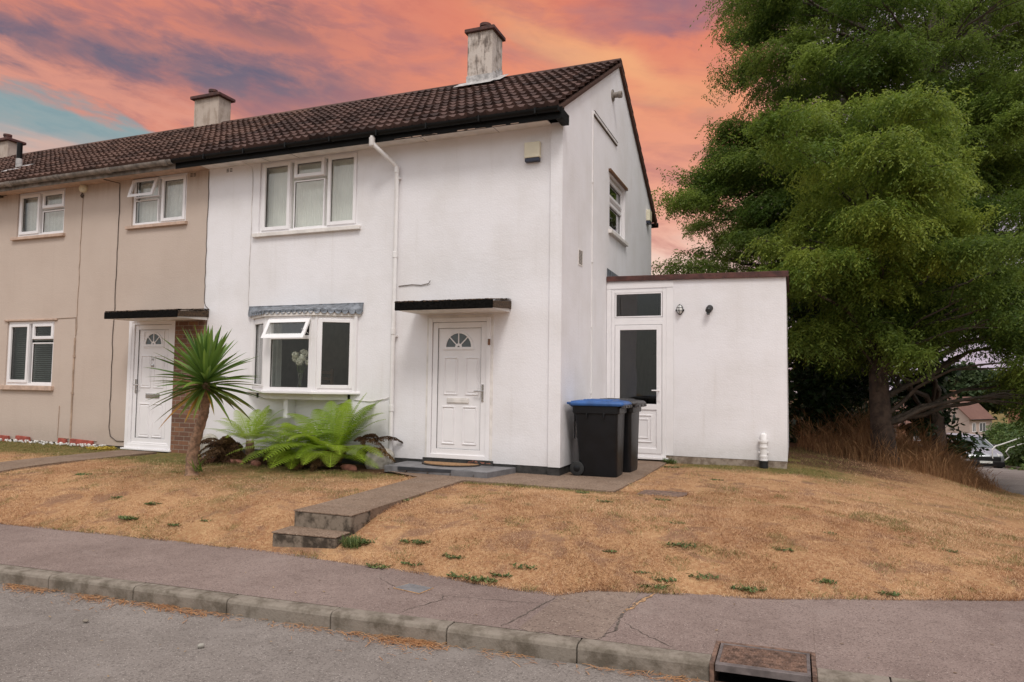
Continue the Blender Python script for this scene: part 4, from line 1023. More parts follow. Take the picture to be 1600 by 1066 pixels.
net('net_curtain', 'white net curtain behind the leftmost upstairs window of the beige house', -11.55, -10.20, 0.17, 3.95, 4.84, 'curtain', 0.018)
mb = MB()
for k in range(30): mb.hexa([(-11.66, 0.17, 1.02 + k * .04), (-10.34, 0.17, 1.02 + k * .04), (-10.34, 0.20, 1.045 + k * .04), (-11.66, 0.20, 1.045 + k * .04), (-11.66, 0.17, 1.023 + k * .04), (-10.34, 0.17, 1.023 + k * .04), (-10.34, 0.20, 1.048 + k * .04), (-11.66, 0.20, 1.048 + k * .04)])
tag(mb.build('slatted_blind', 'grey_drape', None), 'slatted blind behind the ground floor window of the beige house', 'blind')
bd = [(-7.98, -7.73, 0.98, 1.56), (-7.66, -7.42, 0.98, 1.56), (-7.98, -7.73, 0.10, 0.70), (-7.66, -7.42, 0.10, 0.70)]
bdoor = panel_door(BH, F_, -8.20, -7.18, -0.06, 2.18, fan_c=(-7.69, 1.76), arch_r=0.19, boxes=bd, plate=(-7.83, -7.50, 0.80, 0.88), handle=(-8.06, 1.03, 1), knocker=True, boxed=True)
mb = MB(); mb.frame(F_, -8.27, -7.135, -0.10, 2.235, 0.075, -0.04, 0.06); mb.mbox(F_, -8.30, -7.11, -0.13, -0.101, -0.09, 0.06); mb.build('outer_frame', 'upvc', bdoor, bevel=0.004)
canopy(BH, -8.09, -6.42, -0.70)
MB().box(-7.134, -6.46, -0.055, -0.001, -0.22, 2.235).build('brick_panel', 'brick', BH)
airbrick(BH, F_, -6.98, 4.80)
mb = MB(); mb.tube(wig(-9.705, -0.012, 1.9, -0.08, 8, .004), 0.016, 8); mb.lathe((-9.705, -.012, 1.55), [(.026, -.02), (.026, .02)], 8); mb.lathe((-9.705, -.012, 0.85), [(.026, -.02), (.026, .02)], 8); mb.build('wall_pipe', 'wire_beige', BH, smooth=True)
mb = MB(); mb.tube([(-10.26, -.006, 2.28), (-9.72, -.006, 2.29), (-9.70, -.006, 1.9)], 0.006, 6); mb.tube([(-10.05, -.006, 0.6), (-10.06, -.006, 0.0), (-9.0, -.006, -0.03)], 0.007, 6); mb.build('painted_wire', 'wire_beige', BH, smooth=True)
cable('wall_cable', 'long thin cable down the beige wall below the round alarm sounder', [(-9.68, -0.01, 4.68)] + wig(-9.69, -0.008, 4.5, 1.95, 16, .012), 0.006, 'wire_beige')
cable('wall_cable', 'dark mended cable down the beige wall just left of the door canopy', [(-8.9, -.2, 4.835), (-8.70, -0.02, 4.79)] + wig(-8.70, -0.008, 4.7, 2.3, 16, .010) + wig(-8.71, -0.008, 2.2, 0.25, 14, .014) + [(-8.66, -.01, .08), (-8.5, -.01, .0), (-8.32, -.01, 0.0)], 0.008, 'wire')
al = thing('alarm_sounder', 'round cream alarm sounder high on the beige wall', 'alarm', (-9.66, 0, 4.78))
MB().lathe((-9.66, 0, 4.78), [(0.085, 0), (0.085, -0.03), (0.078, -0.06), (0.05, -0.085), (0.02, -0.09)], 20, (0, 1, 0)).build('housing', 'cream_box', al, smooth=True)
mb = MB()
mb.tube([(-9.70, -.01, 4.70), (-9.73, -.02, 4.64), (-9.68, -.03, 4.60), (-9.66, -.02, 4.66)], 0.012, 6); mb.build('wire_tangle', 'wire', al, smooth=True)
# flue stub on the beige roof
zf = ZE + sl_ * (0.9 - YE)
rv_ = thing('roof_vent', 'dark vent pipe with pale lead sleeve on the beige house roof', 'vent pipe', (-13.0, 0.9, zf))
MB().tube([(-13.0, 0.9, zf - .1), (-13.0, 0.9, zf + 0.26)], 0.062, 12).build('sleeve', 'lead_pale', rv_, smooth=True)
MB().tube([(-13.0, 0.9, zf + 0.25), (-13.0, 0.9, zf + 0.62)], 0.055, 12).build('pipe', 'black_gutter', rv_, smooth=True)
MB().add([(-13.22, .62, zf - .10), (-12.78, .62, zf - .10), (-12.78, 1.1, zf + .19), (-13.22, 1.1, zf + .19)], [(0, 1, 2, 3)]).build('flashing', 'lead_pale', rv_)
# the next house of the row, only its roof and chimney come into view
XC_ = -19.62
NH = thing('terraced_house', 'far left terrace house of which only roof and chimney show', 'house', ((XC_ + XB) / 2, 0, 0))
mb = MB(); wall(mb, F_, XC_, XB, -0.09, ZS + .02, [])
mb.add([(XB, ye_, -.1), (XC_, ye_, -.1), (XC_, ye_, 5.1), (XB, ye_, 5.1)], [(0, 1, 2, 3)]); mb.add([(XC_, 0, -.1), (XC_, ye_, -.1), (XC_, ye_, 5.1), (XC_, YR, ZR - .06), (XC_, 0, 5.1)], [(0, 1, 2, 3, 4)])
mb.build('wall', 'beige_wall', NH, recalc=False)
MB().box(XC_, XB, -0.33, -0.002, ZS, ZS + .015).build('soffit', 'sill_beige', NH)
MB().box(XC_, XB, -0.47, -0.331, 4.80, 4.95).build('gutter', 'grey_gutter', NH, bevel=.01)
tiled_roof('roof', XC_, XB, YE, ZE, YR, ZR, 'tile_b', NH, 27, ZE + .02, 7.06)
chimney(NH, -17.60, -16.95, 3.12, 3.50, 6.6, 7.60, 'chimney_beige', 'felt_brown', over=0.075)
mb = MB(); mb.box(-12.30, -12.02, -0.09, -0.002, 4.80, 4.90); mb.tube([(-12.02, -.03, 4.84), (-11.88, -.03, 4.84)], 0.012, 6)
tag(mb.build('wall_box', 'wire', None), 'dark box on the beige wall at the left edge beside the window', 'wall box')

# ================================================================== SIDE EXTENSION
EY = 2.52; EX = 2.90; E_F = wy(EY)
SE = thing('side_extension', 'white flat roofed side extension with glazed door and brown roof edge', 'extension', (EX / 2, EY, 0))
mb = MB(); wall(mb, E_F, 0.002, EX, -0.012, 2.93, [(0.09, 1.02, -0.012, 2.78)])
wall(mb, wx(EX), EY, 6.3, -0.012, 2.93, []); mb.add([(EX, 6.3, -.1), (0.0, 6.3, -.1), (0, 6.3, 2.9), (EX, 6.3, 2.9)], [(0, 1, 2, 3)])
mb.mbox(E_F, 1.145, 1.155, 0.0, 2.78, -0.004, 0.0)
mb.build('wall', 'white_wall', SE, recalc=False)
mb = MB(); mb.box(0.01, EX - .012, EY + .10, EY + .14, -.05, 2.9); q = [(0.02, EY + .14, 0), (EX - .1, EY + .14, 0), (EX - .1, 6.2, 0), (0.02, 6.2, 0)]
mb = MB(); P8 = q + [(x, y, 2.85) for x, y, z in q]; mb.add(P8, [(0, 1, 2, 3), (4, 5, 6, 7), (1, 2, 6, 5), (2, 3, 7, 6), (3, 0, 4, 7)]); mb.build('interior', 'interior', SE, recalc=False)
mb = MB(); mb.box(0.99, EX - 0.01, EY + .006, EY + .1, -.35, -0.013); mb.box(EX - .1, EX - .008, EY + .1, 6.3, -.35, -0.013); mb.box(0.0, 0.99, EY + .02, EY + .1, -.35, -0.06); mb.build('plinth', 'concrete_pale', SE)
mb = MB(); mb.hexa([(0.004, EY - .045, 2.925), (EX + .04, EY - .045, 2.89), (EX + .04, EY - .018, 2.89), (0.004, EY - .018, 2.925), (0.004, EY - .045, 3.015), (EX + .04, EY - .045, 2.985), (EX + .04, EY - .018, 2.985), (0.004, EY - .018, 3.015)])
mb.hexa([(EX + .012, EY - .017, 2.89), (EX + .04, EY - .017, 2.89), (EX + .04, 6.35, 2.80), (EX + .012, 6.35, 2.80), (EX + .012, EY - .017, 2.985), (EX + .04, EY - .017, 2.985), (EX + .04, 6.35, 2.90), (EX + .012, 6.35, 2.90)])
mb.build('fascia', 'felt_brown', SE, bevel=0.006)
MB().add([(0.005, EY - .02, 2.995), (EX + .015, EY - .02, 2.965), (EX + .015, 6.35, 2.88), (0.005, 6.35, 2.91)], [(0, 1, 2, 3)]).build('flat_roof', 'felt_roof', SE)
MB().add([(0.006, EY + .0, 3.0), (0.006, 5.6, 2.95), (0.006, 5.6, 3.12), (0.006, EY + .0, 3.17)], [(0, 1, 2, 3)]).build('flashing', 'lead', SE)
mb = MB(); mb.mbox(E_F, 0.005, 1.14, 2.795, 2.90, -0.012, 0.0); mb.mbox(E_F, 1.025, 1.14, -0.01, 2.79, -0.006, 0.0); mb.mbox(E_F, 0.005, 0.085, -.01, 2.79, -0.010, 0.0); mb.build('panel', 'upvc', SE, bevel=0.003)
w = window(SE, E_F, 0.09, 1.02, 2.235, 2.775, [(0.17, 0.94, 2.315, 2.70, 0)], fw_=0.055, d=-0.015, glass='dark_glass')
mb = MB(); mb.frame(E_F, 0.09, 1.02, -0.05, 2.234, 0.062, -0.02, 0.06); sd_ = mb.build('door', 'upvc', SE, bevel=0.004)
mb = MB(); mb.frame(E_F, 0.158, 0.952, 0.01, 2.165, 0.085, -0.032, 0.03); mb.mbox(E_F, 0.24, 0.87, 0.735, 0.83, -0.030, 0.03); mb.mbox(E_F, 0.24, 0.87, 0.09, 0.735, -0.012, 0.03)
lf = mb.build('leaf', 'upvc', sd_, bevel=0.005)
mb = MB(); mb.frame(E_F, 0.34, 0.79, 0.19, 0.65, 0.018, -0.024, 0.0); mb.frame(E_F, 0.40, 0.73, 0.26, 0.58, 0.014, -0.022, 0.0); mb.build('moulding', 'upvc', sd_, bevel=0.004)
mb = MB(); mb.frame(E_F, 0.151, 0.959, 0.003, 2.172, 0.006, -0.006, 0.03); mb.frame(E_F, 0.242, 0.868, 0.829, 2.081, 0.007, -0.022, 0.0); mb.build('gasket', 'upvc_edge', sd_)
MB().mbox(E_F, 0.245, 0.865, 0.833, 2.078, -0.006, 0.0).build('pane', 'dark_glass', sd_)
mb = MB(); mb.mbox(E_F, 0.895, 0.925, 0.88, 1.12, -0.046, -0.032); mb.tube([(0.91, EY - .04, 1.06), (0.91, EY - .09, 1.06), (0.89, EY - .095, 1.06), (0.80, EY - .09, 1.06)], 0.0105, 8); mb.build('handle', 'upvc', sd_, smooth=True)
mb = MB(); mb.mbox(E_F, 0.05, 1.06, -0.085, -0.051, -0.07, 0.05); mb.build('threshold', 'upvc', sd_, bevel=0.005)
mb = MB(); mb.box(0.55, 0.78, EY + 1.4, EY + 1.5, 1.72, 1.95); mb.tube([(0.64, EY + 1.45, 1.95), (0.64, EY + 1.45, 2.84)], 0.008, 6)
tag(mb.build('hanging_box', 'void', None), 'dark box hanging inside the glazed side door', 'hanging box')
# lamps on the extension
lb = thing('bulkhead_lamp', 'oval bulkhead lamp with clear lens and wire guard on the extension wall', 'lamp', (1.25, EY, 2.41))
mb = MB(); ov_ = [(1.25 + 0.055 * cos(t), 2.41 + 0.085 * sin(t)) for t in np.linspace(0, 2 * pi, 25)[:-1]]
mb.prism([(x, EY - .028, z) for x, z in ov_], (0, .027, 0)); mb.box(1.18, 1.32, EY - .02, EY - .001, 2.385, 2.415); mb.build('base', 'black_plastic', lb, bevel=.004)
mb = MB(); rings = [(1.0, .03), (0.98, .055), (0.8, .082), (0.45, .096), (0.02, .10)]
vs = [(1.25 + 0.045 * k * cos(t), EY - dd, 2.41 + 0.074 * k * sin(t)) for k, dd in rings for t in np.linspace(0, 2 * pi, 25)[:-1]]
mb.add(vs, [(i * 24 + j, i * 24 + (j + 1) % 24, (i + 1) * 24 + (j + 1) % 24, (i + 1) * 24 + j) for i in range(4) for j in range(24)]); mb.build('lens', 'lamp_glass', lb, smooth=True)
mb = MB(); mb.tube([(1.25, EY - .03, 2.50), (1.25, EY - .085, 2.48), (1.25, EY - .106, 2.41), (1.25, EY - .085, 2.34), (1.25, EY - .03, 2.32)], .005, 6)
for z in (2.44, 2.385): mb.tube([(1.20, EY - .03, z), (1.215, EY - .08, z), (1.25, EY - .104, z), (1.285, EY - .08, z), (1.30, EY - .03, z)], .005, 6)
mb.build('guard', 'black_plastic', lb, smooth=True)
pl = thing('security_lamp', 'small black security lamp with sensor on the extension wall', 'lamp', (1.73, EY, 2.38))
mb = MB(); mb.lathe((1.735, EY, 2.425), [(.05, 0), (.05, -.03), (.03, -.04)], 16, (0, 1, 0)); mb.tube([(1.735, EY - .03, 2.42), (1.73, EY - .07, 2.41)], .018, 8); mb.build('base', 'black_plastic', pl, smooth=True)
mb = MB(); mb.lathe((1.73, EY - .07, 2.44), [(.03, 0), (.045, -.03), (.05, -.07), (.048, -.09), (.02, -.092)], 16, (0.1, 0.55, 0.8)); mb.build('head', 'black_plastic', pl, smooth=True)
mb = MB(); mb.lathe((1.712, EY - .055, 2.335), [(.012, .03), (.028, .02), (.03, -.01), (.018, -.026)], 14); mb.build('sensor', 'car_glass', pl, smooth=True)
# waste pipe at the foot of the wall
wp = thing('waste_pipe', 'stubby white waste pipe with collars at the foot of the extension wall', 'pipe', (2.55, EY, -0.1))
mb = MB(); mb.tube([(2.55, EY - .06, -.02), (2.55, EY - .06, .32)], .052, 16); mb.tube([(2.55, EY - .06, .30), (2.55, EY - .05, .36), (2.55, EY + .03, .375)], .05, 16); mb.build('pipe', 'pvc_pipe', wp, smooth=True)
mb = MB()
for z in (.285, .20, .055, .005): mb.lathe((2.55, EY - .06, z), [(.053, -.018), (.062, -.015), (.062, .015), (.053, .018)], 16)
for z in (.12, .30): mb.box(2.475, 2.625, EY - .075, EY - .045, z - .014, z + .014); mb.box(2.478, 2.492, EY - .045, EY, z - .012, z + .012); mb.box(2.608, 2.622, EY - .045, EY, z - .012, z + .012)
mb.build_each('collar', 'pvc_pipe', wp, smooth=True)
MB().lathe((2.55, EY - .06, -.16), [(.066, 0), (.066, .12), (.072, .125), (.072, .145), (.05, .147)], 16).build('gully_socket', 'black_plastic', wp, smooth=True)
# alarm boxes, flue
def alarm(label, m, a, b, w, h, dpt):
    t = thing('alarm_box', label, 'alarm', m(a + w / 2, b, 0)); mb = MB(); mb.mbox(m, a, a + w, b + 0.055, b + h, -dpt, 0.0); mb.build('housing', 'cream_box', t, bevel=0.012)
    mb = MB(); mb.mbox(m, a + .008, a + w - .008, b, b + 0.054, -dpt + .004, 0.0); mb.build('base', 'navy', t, bevel=.008)
    return t
alarm('cream alarm box with dark base on the front wall near the corner', F_, -0.575, 4.33, 0.235, 0.285, 0.075)
alarm('cream alarm box with dark base on the gable wall by the rear corner', G_, 6.02, 4.72, 0.24, 0.30, 0.085)
fl = thing('wall_flue', 'short grey flue with round flange high on the gable wall', 'flue', (0, 2.86, 6.37))
MB().lathe((0, 2.86, 6.37), [(.105, 0), (.105, .02), (.06, .026)], 20, (1, 0, 0)).build('flange', 'grey_gutter', fl, smooth=True)
mb = MB().lathe((0.024, 2.86, 6.37), [(.05, 0), (.05, .08), (.062, .085), (.062, .15), (.042, .152), (.042, .08)], 20, (1, 0, 0)); mb.build('pipe', 'grey_gutter', fl, smooth=True)

# ================================================================== THINGS BY THE HOUSE
st_ = thing('garden_steps', 'two worn concrete steps from the pavement up to the garden path', 'steps', (-1.35, -3.6, -0.48))
MB().prism([(-1.66, -3.55, -0.60), (-1.66, -3.55, -0.15), (-1.66, -3.20, -0.145), (-1.66, -3.20, -0.60)], (0.67, 0, 0)).build('upper_step', 'concrete', st_, bevel=0.012)
MB().prism([(-1.665, -3.555, -0.151), (-1.665, -3.555, -0.136), (-1.665, -3.19, -0.1355), (-1.665, -3.19, -0.151)], (0.68, 0, 0)).build('tread', 'path', st_, bevel=0.005)
MB().prism([(-1.694, -3.836, -0.316), (-1.694, -3.836, -0.301), (-1.694, -3.552, -0.2955), (-1.694, -3.552, -0.31)], (0.70, 0.06, 0)).build('tread', 'path', st_, bevel=0.005)
MB().prism([(-1.69, -3.83, -0.62), (-1.69, -3.83, -0.315), (-1.69, -3.551, -0.308), (-1.69, -3.551, -0.62)], (0.69, 0.06, 0)).build('lower_step', 'concrete', st_, bevel=0.016)
st2 = thing('garden_steps', 'dark concrete step at the end of the neighbouring path by the left edge', 'steps', (-7.55, -3.5, -0.4))
MB().box(-7.96, -7.14, -3.72, -3.46, -0.55, -0.185).build('upper_step', 'concrete', st2, bevel=0.014)
MB().box(-7.96, -7.14, -3.98, -3.721, -0.6, -0.34).build('lower_step', 'concrete', st2, bevel=0.014)
ds = thing('door_step', 'grey tiled doorstep slab in front of the white front door', 'doorstep', (-1.55, -0.35, -0.12))
MB().prism([(-2.42, -0.66, -0.13), (-0.80, -0.72, -0.13), (-0.66, -0.02, -0.13), (-2.42, -0.02, -0.13)], (0, 0, 0.095)).build('slab', 'tile_step', ds, bevel=0.006)
MB().box(-2.18, -1.02, -0.700, -0.66, -0.079, -0.034).build('nosing', 'tile_dark', ds, bevel=0.004)
mb = MB()
for x in (-2.05, -1.7, -1.35, -1.0): mb.box(x, x + .005, -.724, -.66, -.125, -.0795)
for x in (-2.0, -1.6, -1.2): mb.box(x, x + .004, -.64, -.03, -.0352, -.0335)
mb.build_each('tile_joint', 'crack', ds)
dm = thing('doormat', 'half round brown coir doormat on the tiled doorstep', 'doormat', (-1.63, -0.12, -0.035))
arc = lambda r, z: [(-1.63 + r * 1.25 * cos(t), -0.10 - r * 0.88 * sin(t), z) for t in np.linspace(0, pi, 25)]
MB().prism(arc(0.37, -0.034), (0, 0, 0.016)).build('rim', 'mat_rim', dm, bevel=.004)
MB().prism(arc(0.345, -0.0175), (0, 0, 0.008)).build('pile', 'mat_coir', dm)

def wheelie_bin(name, label, loc, rotz, lid):
    b = thing(name, label, 'wheelie bin', loc, rotz, 'wheelie bins beside the gable wall')
    def rr(hx, hy, r, z, cx=0.0):
        P = []
        for (sx_, sy_, a0) in ((1, 1, 0), (-1, 1, 90), (-1, -1, 180), (1, -1, 270)):
            for k in range(5):
                a = RAD(a0 + k * 22.5); P.append((cx + sx_ * (hx - r) + r * cos(a), sy_ * (hy - r) + r * sin(a), z))
        return P
    mb = MB(); R_ = [rr(.255, .225, .05, .0, .03), rr(.262, .232, .05, .04, .03), rr(.300, .272, .05, .80, .005), rr(.303, .275, .05, .86, .005), rr(.33, .295, .055, .865, .0), rr(.335, .298, .055, .965, .0), rr(.33, .29, .05, .97, 0)]
    n = 20; vs = [p for r in R_ for p in r]
    mb.add(vs, [(i * n + j, i * n + (j + 1) % n, (i + 1) * n + (j + 1) % n, (i + 1) * n + j) for i in range(len(R_) - 1) for j in range(n)] + [tuple(range(n))[::-1], tuple(range((len(R_) - 1) * n, len(R_) * n))])
    for y in (-.15, 0.0, .15): mb.box(-.335, -.315, y - .012, y + .012, .50, .87)
    for x in (-.12, .12):
        for y in (-.2995, .2795): mb.box(x - .01, x + .01, y, y + .02, .80, .87)
    body = mb.build('body', 'bin_black', b, bevel=0.006, smooth=True, local=True)
    mb = MB(); L0 = [rr(.375, .315, .06, .968, .012), rr(.385, .322, .06, .985, .015), rr(.385, .322, .06, 1.005, .015), rr(.36, .30, .06, 1.032, .005), rr(.25, .21, .05, 1.047, -.01)]
    vs = [p for r in L0 for p in r]
    mb.add(vs, [(i * n + j, i * n + (j + 1) % n, (i + 1) * n + (j + 1) % n, (i + 1) * n + j) for i in range(len(L0) - 1) for j in range(n)] + [tuple(range(n))[::-1], tuple(range((len(L0) - 1) * n, len(L0) * n))])
    for y in (-.19, 0.0, .19): mb.hexa([(-.20, y - .05, 1.03), (.27, y - .05, 1.03), (.27, y + .05, 1.03), (-.20, y + .05, 1.03), (-.18, y - .04, 1.058), (.22, y - .04, 1.056), (.22, y + .04, 1.056), (-.18, y + .04, 1.058)])
    lid_o = mb.build('lid', lid, b, bevel=0.006, smooth=True, local=True)
    mb = MB(); mb.hexa([(.36, -.30, .935), (.405, -.29, .945), (.405, .29, .945), (.36, .30, .935), (.37, -.30, .985), (.402, -.29, .985), (.402, .29, .985), (.37, .30, .985)])
    for y in (-.2, .0, .2): mb.box(.40, .415, y - .045, y + .045, .95, .98)
    mb.build('lid_lip', 'bin_grey', lid_o, bevel=.006, local=True)
    MB().tube([(-.40, -.26, 1.0), (-.40, .26, 1.0)], .016, 10).tube([(-.33, -.2, .95), (-.40, -.2, 1.0)], .018, 8).tube([(-.33, .2, .95), (-.40, .2, 1.0)], .018, 8).build('handle', lid, b, smooth=True, local=True)
    for s in (-1, 1):
        w = MB().lathe((-.265, s * .235, .10), [(.045, -.022), (.085, -.025), (.10, -.018), (.10, .018), (.085, .025), (.045, .022)], 24, (0, 1, 0)).build('wheel', 'rubber', b, smooth=True, local=True)
        MB().lathe((-.265, s * .235, .10), [(.012, -.03), (.03, -.027), (.055, -.02), (.055, .02), (.03, .027), (.012, .03)], 18, (0, 1, 0)).build('hub', 'bin_black', w, smooth=True, local=True)
    MB().tube([(-.265, -.23, .10), (-.265, .23, .10)], .012, 8).build('axle', 'bin_grey', b, local=True)
    return b
wheelie_bin('wheelie_bin', 'black wheelie bin with a blue lid, standing nearest the street', (0.455, 0.36, -0.113), RAD(1.5), 'bin_blue')
wheelie_bin('wheelie_bin', 'black wheelie bin with a charcoal lid, behind the blue lidded one', (0.52, 1.02, -0.113), RAD(-2), 'bin_grey')

gu = thing('kerb_drain', 'rusty cast iron kerb drain with ribbed lid at the road edge', 'drain', (2.81, -4.7, -0.5))
kz = lambda x: KERB(x)
def gbox(mb, x0, x1, d0, d1, z0, z1): mb.hexa([(x0, kz(x0) + d0, z0), (x1, kz(x1) + d0, z0), (x1, kz(x1) + d1, z0), (x0, kz(x0) + d1, z0), (x0, kz(x0) + d0, z1), (x1, kz(x1) + d0, z1), (x1, kz(x1) + d1, z1), (x0, kz(x0) + d1, z1)])
mb = MB(); gbox(mb, 2.512, 2.538, -0.02, 0.38, -.72, -.494); gbox(mb, 3.082, 3.108, -0.02, 0.38, -.72, -.494); gbox(mb, 2.539, 3.081, .352, .38, -.72, -.493); gbox(mb, 2.539, 3.081, -.02, 0.03, -.72, -.612); mb.build('surround', 'iron', gu, bevel=.004)
mb = MB(); gbox(mb, 2.546, 3.074, -0.015, 0.344, -.52, -.496); gbox(mb, 2.546, 3.074, -0.032, -0.0151, -.532, -.498); mb.build('lid', 'iron', gu, bevel=.006)
mb = MB()
for i in range(11):
    for j in range(6):
        x = 2.578 + i * .043; d = .028 + j * .049
        if (i + j) % 2: gbox(mb, x, x + .036, d, d + .012, -.4965, -.491); gbox(mb, x, x + .036, d + .022, d + .034, -.4965, -.491)
        else: gbox(mb, x, x + .010, d, d + .040, -.4965, -.491); gbox(mb, x + .02, x + .030, d, d + .040, -.4965, -.491)
mb.build('rib', 'iron', gu)
mb = MB(); gbox(mb, 2.546, 2.566, 0.012, 0.344, -.4965, -.4925); gbox(mb, 3.054, 3.074, 0.012, 0.344, -.4965, -.4925); gbox(mb, 2.567, 3.053, .326, .344, -.4965, -.4925); gbox(mb, 2.546, 3.074, -.033, .011, -.5335, -.4915); mb.build('rim', 'iron_edge', gu, bevel=.003)
mb = MB(); gbox(mb, 2.54, 3.08, 0.04, 0.35, -.70, -.69); gbox(mb, 2.54, 3.08, 0.31, 0.35, -.69, -.53); mb.build('hollow', 'void', gu)
ac = thing('access_cover', 'sunken brown drain cover in the right hand lawn', 'drain cover', (1.53, -0.86, gh(1.53, -0.86)))
z0 = gh(1.53, -.86) + .012
mb = MB(); r_ = random.Random(5); pts = [(1.53 + (.25 + r_.uniform(-.03, .03)) * sx_ * 1.0 + 0, -.86 + (.19 + r_.uniform(-.02, .02)) * sy_) for sx_, sy_ in ((-1, -1), (-.3, -1.08), (.4, -1.02), (1, -1), (1.05, 0), (1, 1), (.3, 1.05), (-.4, 1.0), (-1, 1), (-1.05, .1))]
mb.prism([(x, y, z0 - .05) for x, y in pts], (0, 0, .045)); mb.build('plate', 'iron', ac)
mb = MB()
for _ in range(24): x, y, s = r_.uniform(1.3, 1.76), r_.uniform(-1.02, -.70), r_.uniform(.008, .02); mb.lathe((x, y, z0 - .006), [(s, 0), (s * .8, s * .5), (s * .2, s * .7)], 6)
mb.build_each('grit', 'path', ac)
vz = lambda x, y: -0.497 + 0.020 * min(max((y - KERB(x) - .128) / (float(edge_y(x)) + .06 - KERB(x) - .128), 0), 1)
vc = thing('valve_cover', 'small slate grey valve cover in the pavement near the lawn edge', 'valve cover', (0.15, -4.36, -.48))
mb = MB(); zz = vz(.15, -4.36); mb.prism([(0.02, -4.40, zz + .001), (0.27, -4.45, zz + .001), (0.30, -4.29, zz + .003), (0.07, -4.26, zz + .003)], (0, 0, .006)); mb.build('plate', 'tile_step', vc, bevel=.003)
mb = MB(); mb.prism([(0.01, -4.41, zz), (0.28, -4.462, zz), (0.312, -4.28, zz + .001), (0.058, -4.248, zz + .001)], (0, 0, .0035)); mb.build('bedding', 'dust', vc)

def rock(name, label, c, r, seed, m='granite', grp=None, cat='stone', squash=0.75):
    bm = bmesh.new(); bmesh.ops.create_icosphere(bm, subdivisions=4, radius=1.0)
    rr = random.Random(seed); ph = [rr.uniform(0, 6) for _ in range(9)]
    for v in bm.verts:
        p = v.co; k = 1 + .10 * sin(p.x * 2.1 + ph[0]) * cos(p.y * 1.7 + ph[1]) + .07 * sin(p.z * 3.1 + ph[2] + p.x) + .03 * sin(p.y * 7 + ph[3]) * sin(p.x * 6 + ph[4])
        q = p * k; s_ = 0.8
        v.co = Vector([math.copysign(abs(t) ** s_, t) for t in q])
        v.co = Vector((v.co.x * r[0], v.co.y * r[1], v.co.z * r[2]))
    me = bpy.data.meshes.new(name); bm.to_mesh(me); bm.free(); me.materials.append(MAT[m]); me.polygons.foreach_set('use_smooth', [True] * len(me.polygons))
    o = bpy.data.objects.new(name, me); COL.objects.link(o); o.location = c; o.rotation_euler = (0, 0, rr.uniform(0, 6))
    return tag(o, label, cat, grp)
rock('boulder', 'rounded grey boulder at the right end of the fern bed by the downpipe', (-2.68, -0.34, -0.02), (.21, .19, .20), 2)
rock('boulder', 'upright grey boulder between the brick panel and the fern bed', (-5.93, -0.36, 0.0), (.15, .14, .23), 5)
rock('pebble', 'single pale pebble lying on the road', (-0.647, -5.725, -0.592), (.020, .017, .015), 9, 'granite')
rock('pebble', 'small dark pebble lying on the road near the kerb at left', (-1.77, -5.69, -0.592), (.020, .016, .008), 12, 'kerb')
# edging and chippings in the fern bed and along the beige wall
r_ = random.Random(12)
for i, (x, y, lab) in enumerate([(-5.55, -.80, 'terracotta edging piece, leftmost in front of the ferns'), (-5.22, -.90, 'terracotta edging piece below the small fern trunk'), (-4.86, -.93, 'terracotta edging piece between the two ferns'), (-4.45, -.95, 'half buried terracotta edging piece left of the large fern'), (-2.95, -.74, 'terracotta edging piece at the right end of the fern bed')]):
    rock('edging_stone', lab, (x, y, gh(x, y) + .03), (.14, .05, .055), 40 + i, 'terracotta', 'terracotta edging in front of the ferns', 'edging')
for i, (x0, x1, lab) in enumerate([(-12.6, -11.35, 'red painted edging board under the beige window, cut by the left edge'), (-11.15, -10.75, 'short red edging board below the beige window'), (-9.95, -9.72, 'short red edging board just left of the wall pipe'), (-9.62, -9.02, 'longest red edging board, right of the wall pipe')]):
    mb = MB(); mb.hexa([(x0, -.10, -.17), (x1, -.09, -.17), (x1, -.03, -.17), (x0, -.03, -.17), (x0 + .01, -.085, .0), (x1 - .03, -.075, -.02), (x1 - .03, -.03, -.02), (x0 + .01, -.03, .0)])
    tag(mb.build('edging_board', 'red_edge', None, bevel=.008), lab, 'edging', 'red edging along the beige wall')
mb = MB()
for _ in range(150):
    x = r_.choice((r_.uniform(-11.5, -9.9), r_.uniform(-9.9, -8.7))); y = -.05 - abs(r_.gauss(.09, .06)); s = r_.uniform(.008, .022)
    mb.lathe((x, y, gh(x, y) + .02 + r_.uniform(0, .03)), [(s, -.01), (s * 1.1, s * .4), (s * .5, s)], 6)
tag(mb.build('chippings', 'white_stone', None), 'pale chippings in the bed along the beige wall', 'chippings', kind='stuff')

# flower vase and chair seen through the bay
fv = thing('flower_vase', 'glass vase of cream flowers inside the bay window', 'vase', (-4.34, -0.13, 1.03))
MB().lathe((-4.34, -.13, 1.03), [(.045, 0), (.05, .02), (.035, .10), (.048, .24), (.044, .245), (.03, .10), (.03, .02)], 18).build('vase', 'vase', fv, smooth=True)
mb = MB(); r_ = random.Random(4); heads = [(-4.43, -0.16, 1.56), (-4.29, -0.15, 1.52), (-4.39, -0.1, 1.44), (-4.26, -0.12, 1.58), (-4.32, -0.18, 1.46), (-4.23, -0.08, 1.45), (-4.47, -0.1, 1.5), (-4.36, -0.05, 1.6)]
for h in heads: mb.tube([(-4.34 + r_.uniform(-.015, .015), -.13, 1.06), (-4.34 + (h[0] + 4.34) * .4, -.13, 1.28), h], .004, 5)
mb.build('stem', 'weed_leaf', fv)
V, F = [], []
rg = np.random.default_rng(3)
